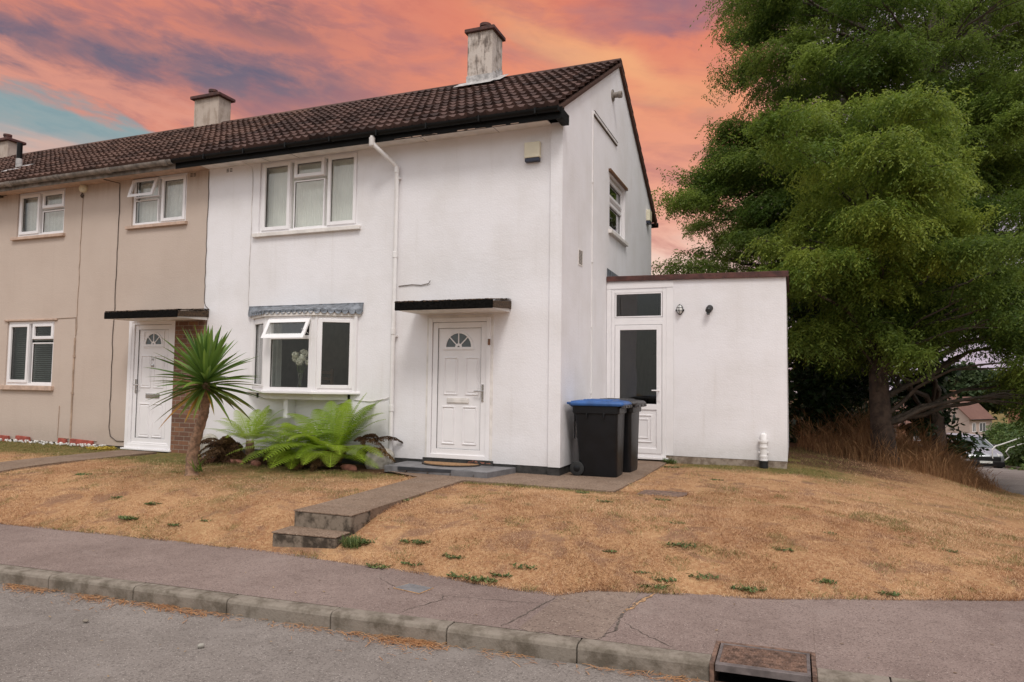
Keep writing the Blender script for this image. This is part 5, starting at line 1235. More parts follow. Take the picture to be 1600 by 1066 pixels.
for h in heads:
    k = 150; d = rg.normal(size=(k, 3)); d /= np.linalg.norm(d, axis=1)[:, None]; c_ = np.array(h) + d * .052 * (0.8 + .3 * rg.random((k, 1)))
    t1 = np.cross(d, rg.normal(size=(k, 3))); t1 /= np.linalg.norm(t1, axis=1)[:, None]; t2 = np.cross(d, t1)
    for c0, a, b, n_ in zip(c_, t1, t2, d): 
        i = len(V); V += [c0 - a * .014, c0 - b * .012 + n_ * .006, c0 + a * .014 + n_ * .008, c0 + b * .012]; F.append((i, i + 1, i + 2, i + 3))
np_mesh('flower_heads', np.array(V), np.array(F), 'petal', fv)
ca = thing('wooden_chair', 'brown slat backed wooden chair inside the room behind the bay window', 'chair', (-4.75, 0.75, 0.1))
MB().box(-4.95, -4.50, .55, .97, .53, .57).build('seat', 'wood', ca, bevel=.008)
for x in (-4.94, -4.54):
    MB().box(x, x + .04, .56, .60, .10, .529).build('leg', 'wood', ca); MB().box(x, x + .04, .93, .97, .10, 1.36).build('leg', 'wood', ca)
mb = MB()
for k in range(6): mb.box(-4.90, -4.54, .94, .96, .72 + k * .11, .77 + k * .11)
mb.build('backrest', 'wood', ca)

# ------------------------------------------------------------------ plants
def strip_mesh(rows_list):
    """rows_list: arrays (m,2,3) of left/right edge points -> quads"""
    V, F = [], []
    for r in rows_list:
        b = len(V) and sum(len(v) for v in V); m = r.shape[0]; V.append(r.reshape(-1, 3))
        i = np.arange(m - 1) * 2 + (b or 0); F.append(np.stack([i, i + 1, i + 3, i + 2], 1))
    return np.concatenate(V), np.concatenate(F)
def perp(d, ref=(0, 0, 1)):
    w = np.cross(d, ref); n = np.linalg.norm(w); return w / n if n > 1e-6 else np.array((1.0, 0, 0))
# cabbage palm
pp = thing('cordyline_palm', 'cordyline palm with leaning bare trunk and spiky green crown on the left lawn', 'palm', (-4.49, -2.12, gh(-4.49, -2.12)))
tp = [(-4.49, -2.12, -.30), (-4.50, -2.12, -.10), (-4.505, -2.12, .10), (-4.47, -2.12, .28), (-4.41, -2.11, .48), (-4.35, -2.10, .66), (-4.325, -2.10, .82), (-4.325, -2.10, .98), (-4.33, -2.10, 1.16)]
mb = MB(); P2, R2 = [], []; r_ = random.Random(6)
for i in range(len(tp) - 1):
    for k in range(6):
        t = k / 6; P2.append(tuple(a + (b - a) * t for a, b in zip(tp[i], tp[i + 1]))); q = (i + t) / 8; R2.append((.078 * (1 - q) + .052 * q + (.02 if q < .12 else 0)) * r_.uniform(.93, 1.08))
mb.tube(P2, R2, 16).build('trunk', 'palm_bark', pp, smooth=True)
rg = np.random.default_rng(14); rows, tints, dry = [], [], []
cpt = np.array((-4.33, -2.10, 1.10))
NL = 125
for k in range(NL):
    a = k * 2.39996 + rg.uniform(-.2, .2); q = (k + .5) / NL                # q 0 = inner upright, 1 = old hanging
    elev = RAD(88 - 120 * q ** 1.0 + rg.uniform(-9, 9)); L = rg.uniform(.60, .82) * (1 - .12 * (q > .85)) * (.8 + .2 * min(1, q * 5))
    droop = (.02 + .17 * q) * rg.uniform(.5, 1.5)
    d0 = np.array((cos(a) * cos(elev), sin(a) * cos(elev), sin(elev)))
    hd = np.array((cos(a), sin(a), 0)); ts = np.linspace(0, 1, 9)
    org = cpt + np.array((0, 0, .16 * (1 - q) - .10 * q)) + hd * .02
    pts = org + np.outer(ts * L, d0) + np.outer(-(ts ** 2.2) * droop * L, (0, 0, 1))
    wd = .033 * rg.uniform(.8, 1.15) * np.interp(ts, [0, .12, .45, .8, 1], [.75, .8, 1, .55, .02])
    tg = np.gradient(pts, axis=0); tg /= np.linalg.norm(tg, axis=1)[:, None]
    w = np.array([perp(t, (0.001, 0, 1) if abs(d0[2]) < .97 else hd) for t in tg]); n_ = np.cross(w, tg)
    tw = rg.uniform(-.5, .5); w = w * cos(tw) + n_ * sin(tw)
    for s in (-1, 1):                                    # two halves folded along the midrib
        e = pts + s * w * wd[:, None] + n_ * (wd * .45)[:, None]
        rows.append(np.stack([pts, e], 1)); tints += [np.clip(rg.normal(.55 - .35 * q, .22), 0, 1)] * 8
        dv = 1.0 if (q > .90 and rg.random() < .40) else (0.25 * rg.random() if q > .7 else 0.0)
        dry += list(np.clip(dv * np.linspace(.5, 1.2, 8), 0, 1))
V, F = strip_mesh(rows); np_mesh('crown', V, F, 'palm_leaf', pp, False, tint=tints, dry=dry)
rows, tints = [], []
for k in range(16):                                      # offshoots at the foot
    a = rg.uniform(-1.2, 1.2) - .3; elev = RAD(rg.uniform(15, 70)); L = rg.uniform(.18, .34); b = np.array((-4.42 + rg.uniform(0, .14), -2.14, gh(-4.4, -2.14) + .06))
    d0 = np.array((cos(a) * cos(elev), sin(a) * cos(elev), sin(elev))); ts = np.linspace(0, 1, 5); pts = b + np.outer(ts * L, d0) - np.outer(ts ** 2 * .1 * L, (0, 0, 1)); w = perp(d0) * .010
    rows.append(np.stack([pts + w * np.array([.5, 1, .9, .6, .05])[:, None], pts - w * np.array([.5, 1, .9, .6, .05])[:, None]], 1)); tints += [rg.random()] * 4
V, F = strip_mesh(rows); np_mesh('offshoot', V, F, 'palm_leaf', pp, False, tint=tints, dry=np.zeros(len(F)))

def frond(base, az_, elev, L, droop, rg, wid=0.30, curl=0.0):
    """one fern frond: arching midrib with tapering toothed side leaflets"""
    hd = np.array((cos(az_), sin(az_), 0.0)); d0 = hd * cos(elev) + np.array((0, 0, sin(elev)))
    N = 34; ts = np.linspace(0, 1, N)
    pts = np.array(base) + np.outer(ts * L, d0) - np.outer(ts ** 2.4 * droop * L, (0, 0, 1)) + np.outer(ts ** 2 * L * .05, hd)
    tg = np.gradient(pts, axis=0); tg /= np.linalg.norm(tg, axis=1)[:, None]
    side = perp(hd * 1.0); nrm = np.cross(side, tg); nrm *= np.sign(nrm[:, 2:3] + 1e-9)
    rows = [np.stack([pts + side * .004, pts - side * .004], 1)]; nf = [N - 1]
    for i in range(4, N - 1):
        t = ts[i]; pl = wid * L * (min(1, (t - .08) / .22) ** .8) * (1 - t) ** .62 * 0.95 + .008
        for s in (-1, 1):
            fwd = .28 + rg.uniform(-.05, .05)
            dd = side * s * 1.0 + tg[i] * fwd - nrm[i] * (-.10); dd /= np.linalg.norm(dd)
            m = 12; us = np.linspace(0, 1, m); q = pts[i] + np.outer(us * pl, dd) - np.outer(us ** 2 * pl * (.22 + curl), (0, 0, 1))
            hw = .0112 * L / 1.1 * np.interp(us, [0, .25, .7, 1], [.9, 1, .7, .05]) * (1 - .35 * t)
            zig = np.where(np.arange(m) % 2 == 0, 1.35, .55)
            acr = np.cross(nrm[i], dd); acr /= np.linalg.norm(acr)
            rows.append(np.stack([q + acr * (hw * zig)[:, None], q - acr * (hw * zig[::-1])[:, None]], 1)); nf.append(m - 1)
    V, F = strip_mesh(rows); return V, F
def fern(label, base, specs, seed, m='fern', stem_h=.18, big=1.28):
    rg = np.random.default_rng(seed)
    t = thing('fern', label, 'fern', (base[0], base[1], gh(base[0], base[1])), 0, 'ferns under the bay window')
    z = gh(base[0], base[1])
    mb = MB(); mb.tube([(base[0], base[1], z - .1), (base[0], base[1], z + stem_h)], [.09, .06], 10); mb.build('rootstock', 'palm_bark', t, smooth=True)
    for (a, e, L, d, *rest) in specs:
        w = rest[0] if rest else .27
        V, F = frond((base[0] + .05 * cos(RAD(a)), base[1] + .05 * sin(RAD(a)), z + stem_h - .01), RAD(a), RAD(e), L * big, d, rg, w * 1.22)
        np_mesh('frond', V, F, m, t, False, tint=np.clip(rg.normal(.55, .2) + rg.normal(0, .12, len(F)), 0, 1))
    return t
# azimuth 0 = right, 180 = left, 270 = towards the street
fb = fern('large bright green fern under the right half of the bay window', (-3.42, -0.52), [
    (80, 78, .82, .25), (18, 62, .98, .26), (40, 72, .9, .2), (150, 66, .85, .35), (172, 42, .98, .42), (200, 40, 1.0, .42), (222, 30, .95, .36), (245, 30, .85, .42), (262, 16, .75, .34), (215, 12, .80, .26),
    (285, 22, .72, .4), (305, 18, .72, .36), (330, 26, .78, .42), (345, 30, .82, .46), (188, 20, .85, .3), (130, 75, .8, .25), (0, 50, .62, .3), (250, 52, .75, .55), (160, 30, .95, .35), (232, 48, .8, .5), (255, 34, .9, .55), (275, 36, .7, .55), (208, 52, .9, .45), (182, 58, .95, .4), (55, 66, .95, .34), (105, 70, .92, .34), (10, 58, .95, .36), (28, 52, .8, .3), (315, 40, .6, .55), (340, 12, .75, .3)], 31, big=1.4)
fern('smaller green fern under the left half of the bay window', (-4.98, -0.50), [
    (70, 74, .62, .25), (40, 62, .68, .3), (150, 48, .78, .28, .2), (172, 36, .78, .3, .18), (190, 26, .70, .25, .16), (12, 55, .7, .38), (115, 70, .60, .3), (330, 30, .62, .4), (300, 34, .55, .4), (355, 30, .70, .4), (225, 48, .5, .5), (20, 38, .72, .36), (205, 60, .6, .4), (95, 62, .66, .3), (345, 46, .66, .45), (275, 40, .5, .5)], 33, stem_h=.32)
fern('bright fern in the middle of the bed between the smaller and the large fern', (-4.02, -0.60), [
    (90, 70, .6, .3), (170, 50, .72, .4), (150, 66, .68, .35), (200, 38, .8, .5), (230, 30, .8, .45), (262, 28, .8, .5), (290, 26, .78, .5), (318, 30, .75, .5), (345, 40, .78, .45), (10, 52, .75, .4), (35, 64, .7, .3), (245, 50, .7, .55), (275, 48, .62, .55), (215, 58, .66, .5), (305, 12, .66, .3)], 37, stem_h=.14)
def dead_fern(label, base, n, a0, a1, L, seed, zb=.14):
    rg = np.random.default_rng(seed); t = thing('withered_fern', label, 'withered fern', (base[0], base[1], gh(*base)), 0, 'withered fern fronds in the bed')
    for k in range(n):
        a = RAD(rg.uniform(a0, a1)); V, F = frond((base[0] + rg.uniform(-.14, .14), base[1] + rg.uniform(-.06, .06), gh(*base) + rg.uniform(.04, zb)), a, RAD(rg.uniform(15, 62)), 1.2 * L * rg.uniform(.7, 1.1), rg.uniform(.5, .95), rg, .22, .5)
        V = V + rg.normal(0, .007, V.shape); np_mesh('frond', V, F, 'fern_dead', t, False, tint=np.clip(rg.normal(.4, .25) + rg.normal(0, .2, len(F)), 0, 1))
dead_fern('heap of brown withered fronds at the left end of the fern bed', (-5.18, -0.62), 30, 150, 330, .58, 51, .22)
dead_fern('brown withered fronds right of the large fern above the boulder', (-2.98, -0.42), 11, -40, 80, .46, 52, .45)
dead_fern('brown withered fronds under the front of the large fern', (-3.35, -0.62), 14, 200, 350, .52, 53)
dead_fern('dark withered fronds between the two green ferns', (-4.30, -0.50), 14, 190, 350, .48, 54)

def tuft(name, label, x, y, n, h, spread, seed, m='weed_leaf', wid=.006, grp=None, cat='weed', flat=0.5, z=None):
    rg = np.random.default_rng(seed); rows, tints = [], []; z = gh(x, y) + .005 if z is None else z
    for k in range(n):
        a = rg.uniform(0, 2 * pi); r0 = spread * math.sqrt(rg.random()); b = np.array((x + cos(a) * r0 * 1.3, y + sin(a) * r0 * .8, z - .01)); el_ = RAD(rg.uniform(20, 88) * (1 - flat) + 18)
        a2 = rg.uniform(0, 2 * pi); L = h * rg.uniform(.5, 1.2); d0 = np.array((cos(a2) * cos(el_), sin(a2) * cos(el_), sin(el_))); ts = np.linspace(0, 1, 4)
        pts = b + np.outer(ts * L, d0) - np.outer(ts ** 2 * L * .3, (0, 0, 1)); w = perp(d0) * wid
        k_ = np.array([.6, 1, .7, .05])[:, None]; rows.append(np.stack([pts + w * k_, pts - w * k_], 1)); tints += [rg.random()] * 3
    V, F = strip_mesh(rows); o0 = np.array((x, y, z)); ob = np_mesh(name, V - o0, F, m, None, False, tint=tints, dry=np.zeros(len(F)))
    ob.location = (x, y, z)
    return tag(ob, label, cat, grp)
tuft('sedum_plant', 'low yellow sedum left of the beige front door', -8.62, -0.22, 420, .085, .22, 61, 'sedum', .011, None, 'sedum')
WEEDS = [(-0.82, -3.61, 1.3, 'grassy'), (-0.42, -3.93, 1.0, ''), (-0.13, -3.85, .9, ''), (-0.30, -3.52, 1.2, ''), (0.2, -3.70, 1.0, ''), (0.36, -3.96, .7, ''), (0.60, -3.98, 1.3, ''), (0.9, -3.75, 1.0, ''), (0.74, -3.9, .8, ''), (1.92, -3.62, 1.0, ''), (1.99, -3.5, .9, ''), (2.05, -2.86, 1.1, ''), (2.29, -3.35, 1.0, ''), (2.64, -3.40, 1.2, ''), (1.80, -3.46, .6, ''), (1.47, -3.23, .6, ''), (1.05, -1.7, .7, ''), (1.61, -1.31, .7, ''), (2.01, .73, .7, ''), (0.65, -1.2, .7, ''), (3.2, -3.05, .9, ''), (3.66, -3.02, .8, ''), (1.2, 1.9, 1.2, ''), (-1.03, -2.49, .8, ''), (-3.73, -3.7, 1.0, ''), (-3.8, -3.35, .8, ''), (-4.42, -3.3, .6, ''), (-5.9, -2.6, 1.1, ''), (-3.08, -3.7, .8, ''), (-4.2, -2.35, .7, ''), (1.9, -2.3, .8, ''), (0.95, -2.75, .6, ''), (2.9, -2.6, .7, ''), (-2.3, -3.1, .6, ''), (-2.75, -3.55, .8, ''), (4.3, -1.7, .7, ''), (3.3, -1.9, .6, '')]
r_ = random.Random(77)
for i, (x, y, s, kd) in enumerate(WEEDS):
    tuft('weed_tuft', 'small green weed tuft growing in the parched lawn', x, y, int(90 * s), .055 * s * r_.uniform(.8, 1.2), .095 * s, 100 + i, 'weed_leaf', r_.uniform(.005, .010), 'green weed tufts in the dry lawn', flat=.62)
tuft('grass_clump', 'tall green and straw grass clump beside the lower concrete step', -0.86, -3.72, 160, .17, .07, 201, 'weed_leaf', .0035, None, 'grass clump', .1)
tuft('weed_clump', 'weeds at the foot of the extension wall beside the side door', 1.10, 2.42, 120, .15, .08, 202, 'weed_leaf', .006, None, 'weed', .25)
# straw blown along the gutter
rg = np.random.default_rng(91); rows, tints = [], []
for (cx_, sp, n) in [(-3.15, .12, 130), (-2.9, .14, 150), (-2.28, .2, 170), (-1.95, .25, 60), (-1.55, .28, 260), (-1.2, .2, 120), (0.05, .3, 80), (-.35, .18, 60), (0.45, .22, 260), (0.62, .12, 140), (1.2, .15, 50), (1.9, .25, 50), (2.3, .15, 90), (-3.6, .2, 120)]:
    for _ in range(n):
        x = rg.normal(cx_, sp * .72); y = KERB(x) - .008 - abs(rg.normal(0, .05)) * (1 if rg.random() < .85 else 2.4); a = rg.normal(.05, .7); L = rg.uniform(.02, .10); z = -.612 + rg.random() * .014
        d = np.array((cos(a), sin(a), rg.uniform(-.06, .12))); p = np.array((x, y, z)); w = perp(d) * rg.uniform(.001, .0028); pts = p + np.outer((0, .5, 1), d * L) + np.outer((0, 1, 0), (0, 0, rg.uniform(0, .006)))
        rows.append(np.stack([pts + w, pts - w], 1)); tints += [rg.random()] * 2
V, F = strip_mesh(rows); tag(np_mesh('straw_litter', V, F, 'straw', None, False, tint=tints, dry=np.zeros(len(F))), 'orange straw blown along the gutter by the kerb', 'straw', kind='stuff')

# bits of dry leaf and grit lying on the pavement, road and lawn
rg = np.random.default_rng(131); rows, tints = [], []
for _ in range(420):
    x = rg.uniform(-6, 5); y = rg.uniform(-6.4, -2.2) if rg.random() < .75 else rg.uniform(-2.5, -.9)
    if -1.75 < x < -.95 and y > -3.9: continue
    if y < KERB(x): z = -.60 + .0065 * max(0, (KERB(x) - y)) * 2
    elif y < float(edge_y(x)): z = vz(x, y) + .004
    else: z = gh(x, y) + .03
    if KERB(x) - .01 < y < KERB(x) + .14: continue
    a = rg.uniform(0, 2 * pi); L = rg.uniform(.008, .03); d = np.array((cos(a), sin(a), rg.uniform(0, .35))); w = perp(d) * L * rg.uniform(.15, .4); p = np.array((x, y, z))
    pts = p + np.outer((0, .5, 1), d * L); rows.append(np.stack([pts + w * np.array([.3, 1, .1])[:, None], pts - w * np.array([.3, 1, .1])[:, None]], 1)); tints += [rg.random()] * 2
V, F = strip_mesh(rows); tag(np_mesh('leaf_litter', V, F, 'litter', None, False, tint=tints), 'dry leaf bits scattered over pavement, road and lawn', 'leaf litter', kind='stuff')

# ------------------------------------------------------------------ turf blades
rg = np.random.default_rng(7)
def in_any(x, y):
    k = (x > -1.70) & (x < -0.99) & (y > -3.84)
    k |= (x > -2.44) & (x < 1.0) & (y > -1.0) & (y < 2.52) & ~((y < -.62) & (x < -1.7))
    k |= (y > -0.05) & (x < 0.02); k |= (x > 0) & (x < 2.92) & (y > 2.5) & (y < 6.4)
    k |= (x > -7.96) & (x < -7.14); k |= (x > -5.9) & (x < -2.4) & (y > -0.85)
    k |= (x > 1.26) & (x < 1.80) & (y > -1.06) & (y < -.67)
    k |= (x > np.interp(y, ROAD_L[:, 0], ROAD_L[:, 1]) - .05)
    return k
def turf(n, x0, x1, y1, hmin, hmax, seed):
    rg = np.random.default_rng(seed)
    x = rg.uniform(x0, x1, n); ye = edge_y(x); y = ye - .02 + (y1 - ye) * rg.random(n) ** 1.25
    k = ~in_any(x, y); x, y = x[k], y[k]; n = len(x); ye = edge_y(x)
    dens = fbm(x + 70, y + 70, 2.2, 19, 4); k = rg.random(n) < np.clip(3.0 * (dens - .22), .05, 1); x, y = x[k], y[k]; n = len(x); ye = edge_y(x)
    z = ground_h(x, np.maximum(y, ye + .005)) + (fbm(x + 50, y + 50, 1.3, 11, 3) - .5) * .045 * sstep(0, .4, y - ye)
    g = np.maximum(green_at(x, y), sstep(.60, .70, fbm(x + 41, y + 17, 3.4, 91, 3)) * .55)
    h = rg.uniform(hmin * .7, hmax * .8, n) * (.6 + .9 * fbm(x + 15, y + 35, 1.7, 23, 3)) * (1 + .5 * g); a = rg.uniform(0, 2 * pi, n); lean = rg.uniform(.4, 2.6, n)
    tip = np.stack([x + np.cos(a) * h * lean, y + np.sin(a) * h * lean, z + h], 1); b = a + pi / 2 + rg.uniform(-.6, .6, n); w = rg.uniform(.0011, .0026, n)
    d = np.stack([np.cos(b) * w, np.sin(b) * w, np.zeros(n)], 1); p = np.stack([x, y, z - .004], 1); mid = p * .5 + tip * .5 + np.stack([np.zeros(n), np.zeros(n), h * .12], 1)
    V = np.stack([p - d, p + d, mid + d * .8, tip, mid - d * .8], 1).reshape(-1, 3); i = np.arange(n) * 5
    F = np.concatenate([np.stack([i, i + 1, i + 2, i + 4], 1), np.stack([i + 4, i + 2, i + 3, i + 3], 1)])
    t = np.clip(rg.normal(.42, .28, n) + (fbm(x + 33, y + 11, 1.2, 57, 3) - .5) * 1.0 + (fbm(x + 3, y + 61, 5.0, 58, 3) - .5) * 1.1, 0, 1); dr = (rg.random(n) < g).astype(float) * rg.uniform(.6, 1, n)
    q = np.stack([i, i + 1, i + 2, i + 4], 1); V2 = V; 
    tri = np.stack([i + 4, i + 2, i + 3], 1)
    # quads and tip triangles as triangles only
    T3 = np.concatenate([q[:, [0, 1, 2]], q[:, [0, 2, 3]], tri]); tt = np.concatenate([t, t, t]); dd = np.concatenate([dr, dr, dr])
    return V, T3, tt, dd
parts = [turf(170000, -1.0, 5.2, 0.0, .008, .026, 1), turf(110000, -7.2, -1.0, -.9, .008, .024, 2), turf(50000, -13.5, -7.9, -.1, .010, .026, 3), turf(80000, .9, 7.2, 7.0, .012, .034, 4)]
off = 0; VV, FF, TT, DD = [], [], [], []
for v, f, t, d in parts: VV.append(v); FF.append(f + off); TT.append(t); DD.append(d); off += len(v)
tag(np_mesh('lawn_grass', np.concatenate(VV), np.concatenate(FF), 'turf', None, False, tint=np.concatenate(TT), dry=np.concatenate(DD)), 'parched straw coloured lawn grass sloping from the house to the pavement', 'grass', kind='stuff')

# tall dead grass under the trees
def tall_grass(n, seed):
    rg = np.random.default_rng(seed); xs, ys, hs = [], [], []
    # a belt from behind the extension round to the side road
    ctrl = np.array([(3.12, 7.2), (3.7, 6.5), (4.3, 5.9), (5.0, 5.6), (5.7, 5.9), (6.25, 6.4), (6.6, 7.4), (6.7, 9.0)])
    u = rg.random(n) * (len(ctrl) - 1); i = u.astype(int); f = (u - i)[:, None]; c_ = ctrl[i] * (1 - f) + ctrl[np.minimum(i + 1, len(ctrl) - 1)] * f
    nrm = np.stack([c_[:, 0] * 0 + .05, np.ones(n)], 1); dist = rg.random(n) ** .8 * 5.0 - .35
    x = c_[:, 0] + rg.normal(0, .18, n) + .05 * dist; y = c_[:, 1] + dist + rg.normal(0, .15, n)
    k = (x > 3.05) & (x < np.interp(y, ROAD_L[:, 0], ROAD_L[:, 1]) - .15); x, y, dist = x[k], y[k], dist[k]
    return x, y, dist
x, y, dist = tall_grass(21000, 5); n = len(x); rg = np.random.default_rng(6)
z = ground_h(x, y); cl = fbm(x + 20, y + 20, 2.0, 88, 3); H = rg.uniform(.22, 1.0, n) * (.05 + 1.6 * cl) * np.clip(.45 + .45 * (dist + .35), .3, 1.25) * (1 - .55 * sstep(5.6, 6.5, x)) * .88
a = rg.uniform(0, 2 * pi, n); ln = rg.uniform(.05, .95, n) * H; b = rg.uniform(0, 2 * pi, n); w = rg.uniform(.002, .0048, n)
ts = np.array([0, .35, .7, .88, 1.0]); wk = np.array([1, .8, .6, 1.7, .1])
seedh = rg.random(n) < .5; WK = np.where(seedh[:, None], wk, np.array([1, .9, .6, .3, .05]))
P = np.stack([x[:, None] + np.cos(a)[:, None] * ln[:, None] * ts ** 2, y[:, None] + np.sin(a)[:, None] * ln[:, None] * ts ** 2, z[:, None] - .02 + H[:, None] * ts * (1 - .12 * ts)], 2)
D_ = np.stack([np.cos(b), np.sin(b), np.zeros(n)], 1)[:, None, :] * (w[:, None] * WK)[:, :, None]
V = np.stack([P - D_, P + D_], 2).reshape(-1, 3); base = np.arange(n)[:, None] * 10 + np.arange(4)[None, :] * 2
F = np.stack([base, base + 1, base + 3, base + 2], 2).reshape(-1, 4)
tag(np_mesh('tall_grass', V, F, 'tall_grass', None, False, tint=np.repeat(np.clip(rg.normal(.4, .28, n), 0, 1), 4)), 'tall rust coloured dead grass under the trees', 'grass', kind='stuff')

# ------------------------------------------------------------------ trees
LOBES_TOP = [(2.37,13.9,9.38),(3.65,12.58,11.59),(7.22,12.27,8.64),(5.16,10.96,8.62),(3.39,15.09,8.79),(6.44,13.55,8.02),(5.36,12.13,11.07),(3.43,12.41,13.8),(9.8,16.07,11.66),(9.56,14.15,14.26),(8.95,17.36,10.99),(8.0,14.94,13.57),(10.02,15.59,9.02),(6.84,12.55,14.57),(8.7,13.11,11.57),(6.78,15.11,10.48),(4.88,13.35,12.21),(8.3,15.43,8.04),(5.09,13.27,14.34),(10.67,15.47,11.07),(9.56,17.4,9.94),(6.28,13.54,11.06),(6.89,14.01,14.14),(5.9,12.87,12.43),(6.81,11.62,10.85),(9.9,17.0,14.74),(7.37,11.62,13.47),(3.65,13.3,15.21),(4.47,11.2,14.0),(3.81,12.78,9.9),(2.57,10.74,9.21),(7.06,14.8,13.53),(4.1,12.21,8.49),(4.45,14.91,8.26),(11.24,17.79,14.11),(8.64,17.37,13.11),(10.8,16.9,14.87),(4.78,11.88,10.48),(10.08,14.22,11.54),(6.05,14.39,15.41),(11.14,18.55,8.8),(7.36,14.79,7.98),(4.09,10.72,12.47),(5.7,14.49,10.82),(1.88,11.11,10.11),(5.83,11.63,8.54),(9.38,17.07,8.41),(2.89,10.73,11.31),(4.98,12.04,12.31),(8.52,14.63,13.83),(5.89,13.15,13.65),(1.68,14.05,12.5),(4.93,14.7,10.6),(7.47,16.64,9.62),(11.36,17.17,15.55),(9.93,16.48,10.94),(5.85,16.43,9.13),(9.29,17.55,12.53),(4.25,14.52,13.26),(3.96,15.02,11.79),(10.17,15.53,9.78),(7.55,13.98,10.5),(8.29,15.12,8.85),(2.99,10.89,9.91),(2.15,12.16,12.47),(3.39,12.71,9.06)]
LOBES_LEFT = [(4.08,12.25,4.12),(1.6,10.89,4.74),(2.91,10.32,6.9),(1.89,13.12,4.41),(4.54,11.17,4.95),(1.56,12.31,6.31),(2.66,9.31,4.64),(0.61,7.9,5.62),(3.36,12.96,7.48),(3.95,13.72,6.61),(4.37,11.73,5.52),(2.49,9.62,6.41),(4.54,13.56,7.02),(3.46,11.12,5.22),(3.19,9.94,4.58),(0.98,12.35,5.58),(3.11,12.44,7.97),(1.32,7.89,3.59),(3.21,9.4,6.03),(1.2,12.05,7.27),(3.88,9.4,6.54),(3.35,8.51,5.26),(3.03,8.86,3.66),(1.81,9.94,7.57),(0.48,11.81,5.88),(0.88,9.45,4.64),(2.27,7.92,4.56),(1.49,8.42,6.78),(2.63,9.67,5.19),(4.43,12.79,2.91),(4.51,8.84,5.31),(2.15,8.37,6.59),(4.39,10.41,3.35),(0.99,8.55,5.89),(2.25,10.89,7.84),(4.49,11.35,4.14),(3.67,12.55,4.62),(3.03,9.52,5.28),(2.47,9.8,4.16),(3.63,10.67,3.67),(1.04,8.64,6.37),(1.89,8.94,6.16),(4.03,12.23,5.3),(1.17,10.72,5.98),(2.23,9.97,5.47),(1.33,12.87,4.14),(2.87,11.5,4.56),(1.89,9.08,5.07),(3.79,9.42,2.88),(3.44,11.62,3.31),(0.75,8.07,4.01),(2.59,11.2,3.78),(4.25,11.78,4.57),(3.66,11.31,6.57),(2.88,8.46,5.59),(2.14,10.6,6.18),(3.74,9.11,5.11),(2.56,8.28,5.37)]
LOBES_FRONT = [(3.35,4.99,4.56),(4.56,4.26,3.99),(3.52,7.49,6.57),(4.24,5.84,3.5),(5.0,6.61,6.48),(5.99,7.53,5.04),(5.2,7.16,7.02),(4.52,4.03,5.1),(5.34,7.26,3.49),(6.26,7.84,5.66),(2.98,7.15,6.61),(4.07,5.01,4.19),(4.35,5.27,5.16),(6.28,8.45,4.51),(6.06,8.34,3.23),(4.51,4.85,3.79),(3.62,6.92,7.15),(5.3,4.85,4.86),(3.63,7.19,4.05),(2.63,4.58,3.84),(4.63,4.68,6.3),(6.16,8.42,6.2),(4.27,6.45,4.93),(4.83,6.23,3.11),(4.03,4.76,3.78),(4.26,3.9,4.21),(4.96,6.86,5.2),(3.85,6.72,4.22),(3.43,5.89,5.13),(3.65,4.83,5.19),(3.82,4.91,4.3),(3.78,3.82,3.43),(5.34,4.97,5.53),(3.71,5.48,3.48),(5.64,5.67,6.0),(4.08,4.2,5.48),(4.63,7.16,6.53),(4.84,5.54,3.54),(4.2,7.51,5.7),(6.67,8.62,5.66),(4.96,5.8,4.7),(5.94,5.92,4.3),(3.83,5.75,6.13),(5.7,7.78,3.36),(2.71,3.65,5.82),(5.77,6.37,6.56),(4.96,4.42,4.89),(3.94,6.55,5.09),(5.72,5.55,3.56),(4.36,7.06,6.84),(5.66,7.41,4.41),(4.68,6.28,6.6),(5.18,4.48,6.1),(2.83,4.09,3.13),(5.55,7.25,5.06),(2.83,7.12,4.17),(4.5,4.99,3.39),(3.07,6.47,4.29),(3.16,4.16,5.41),(3.38,7.4,4.45),(5.24,6.24,3.02),(5.49,8.25,4.56),(5.29,5.51,3.7),(5.26,6.51,4.54),(5.32,7.68,6.14),(4.51,5.85,6.74),(4.44,5.32,3.05),(3.23,5.36,6.22),(4.52,3.9,5.34),(3.22,4.07,3.47),(3.31,5.28,6.45),(3.08,4.8,4.23),(5.85,5.44,5.39),(4.01,6.44,5.75)]
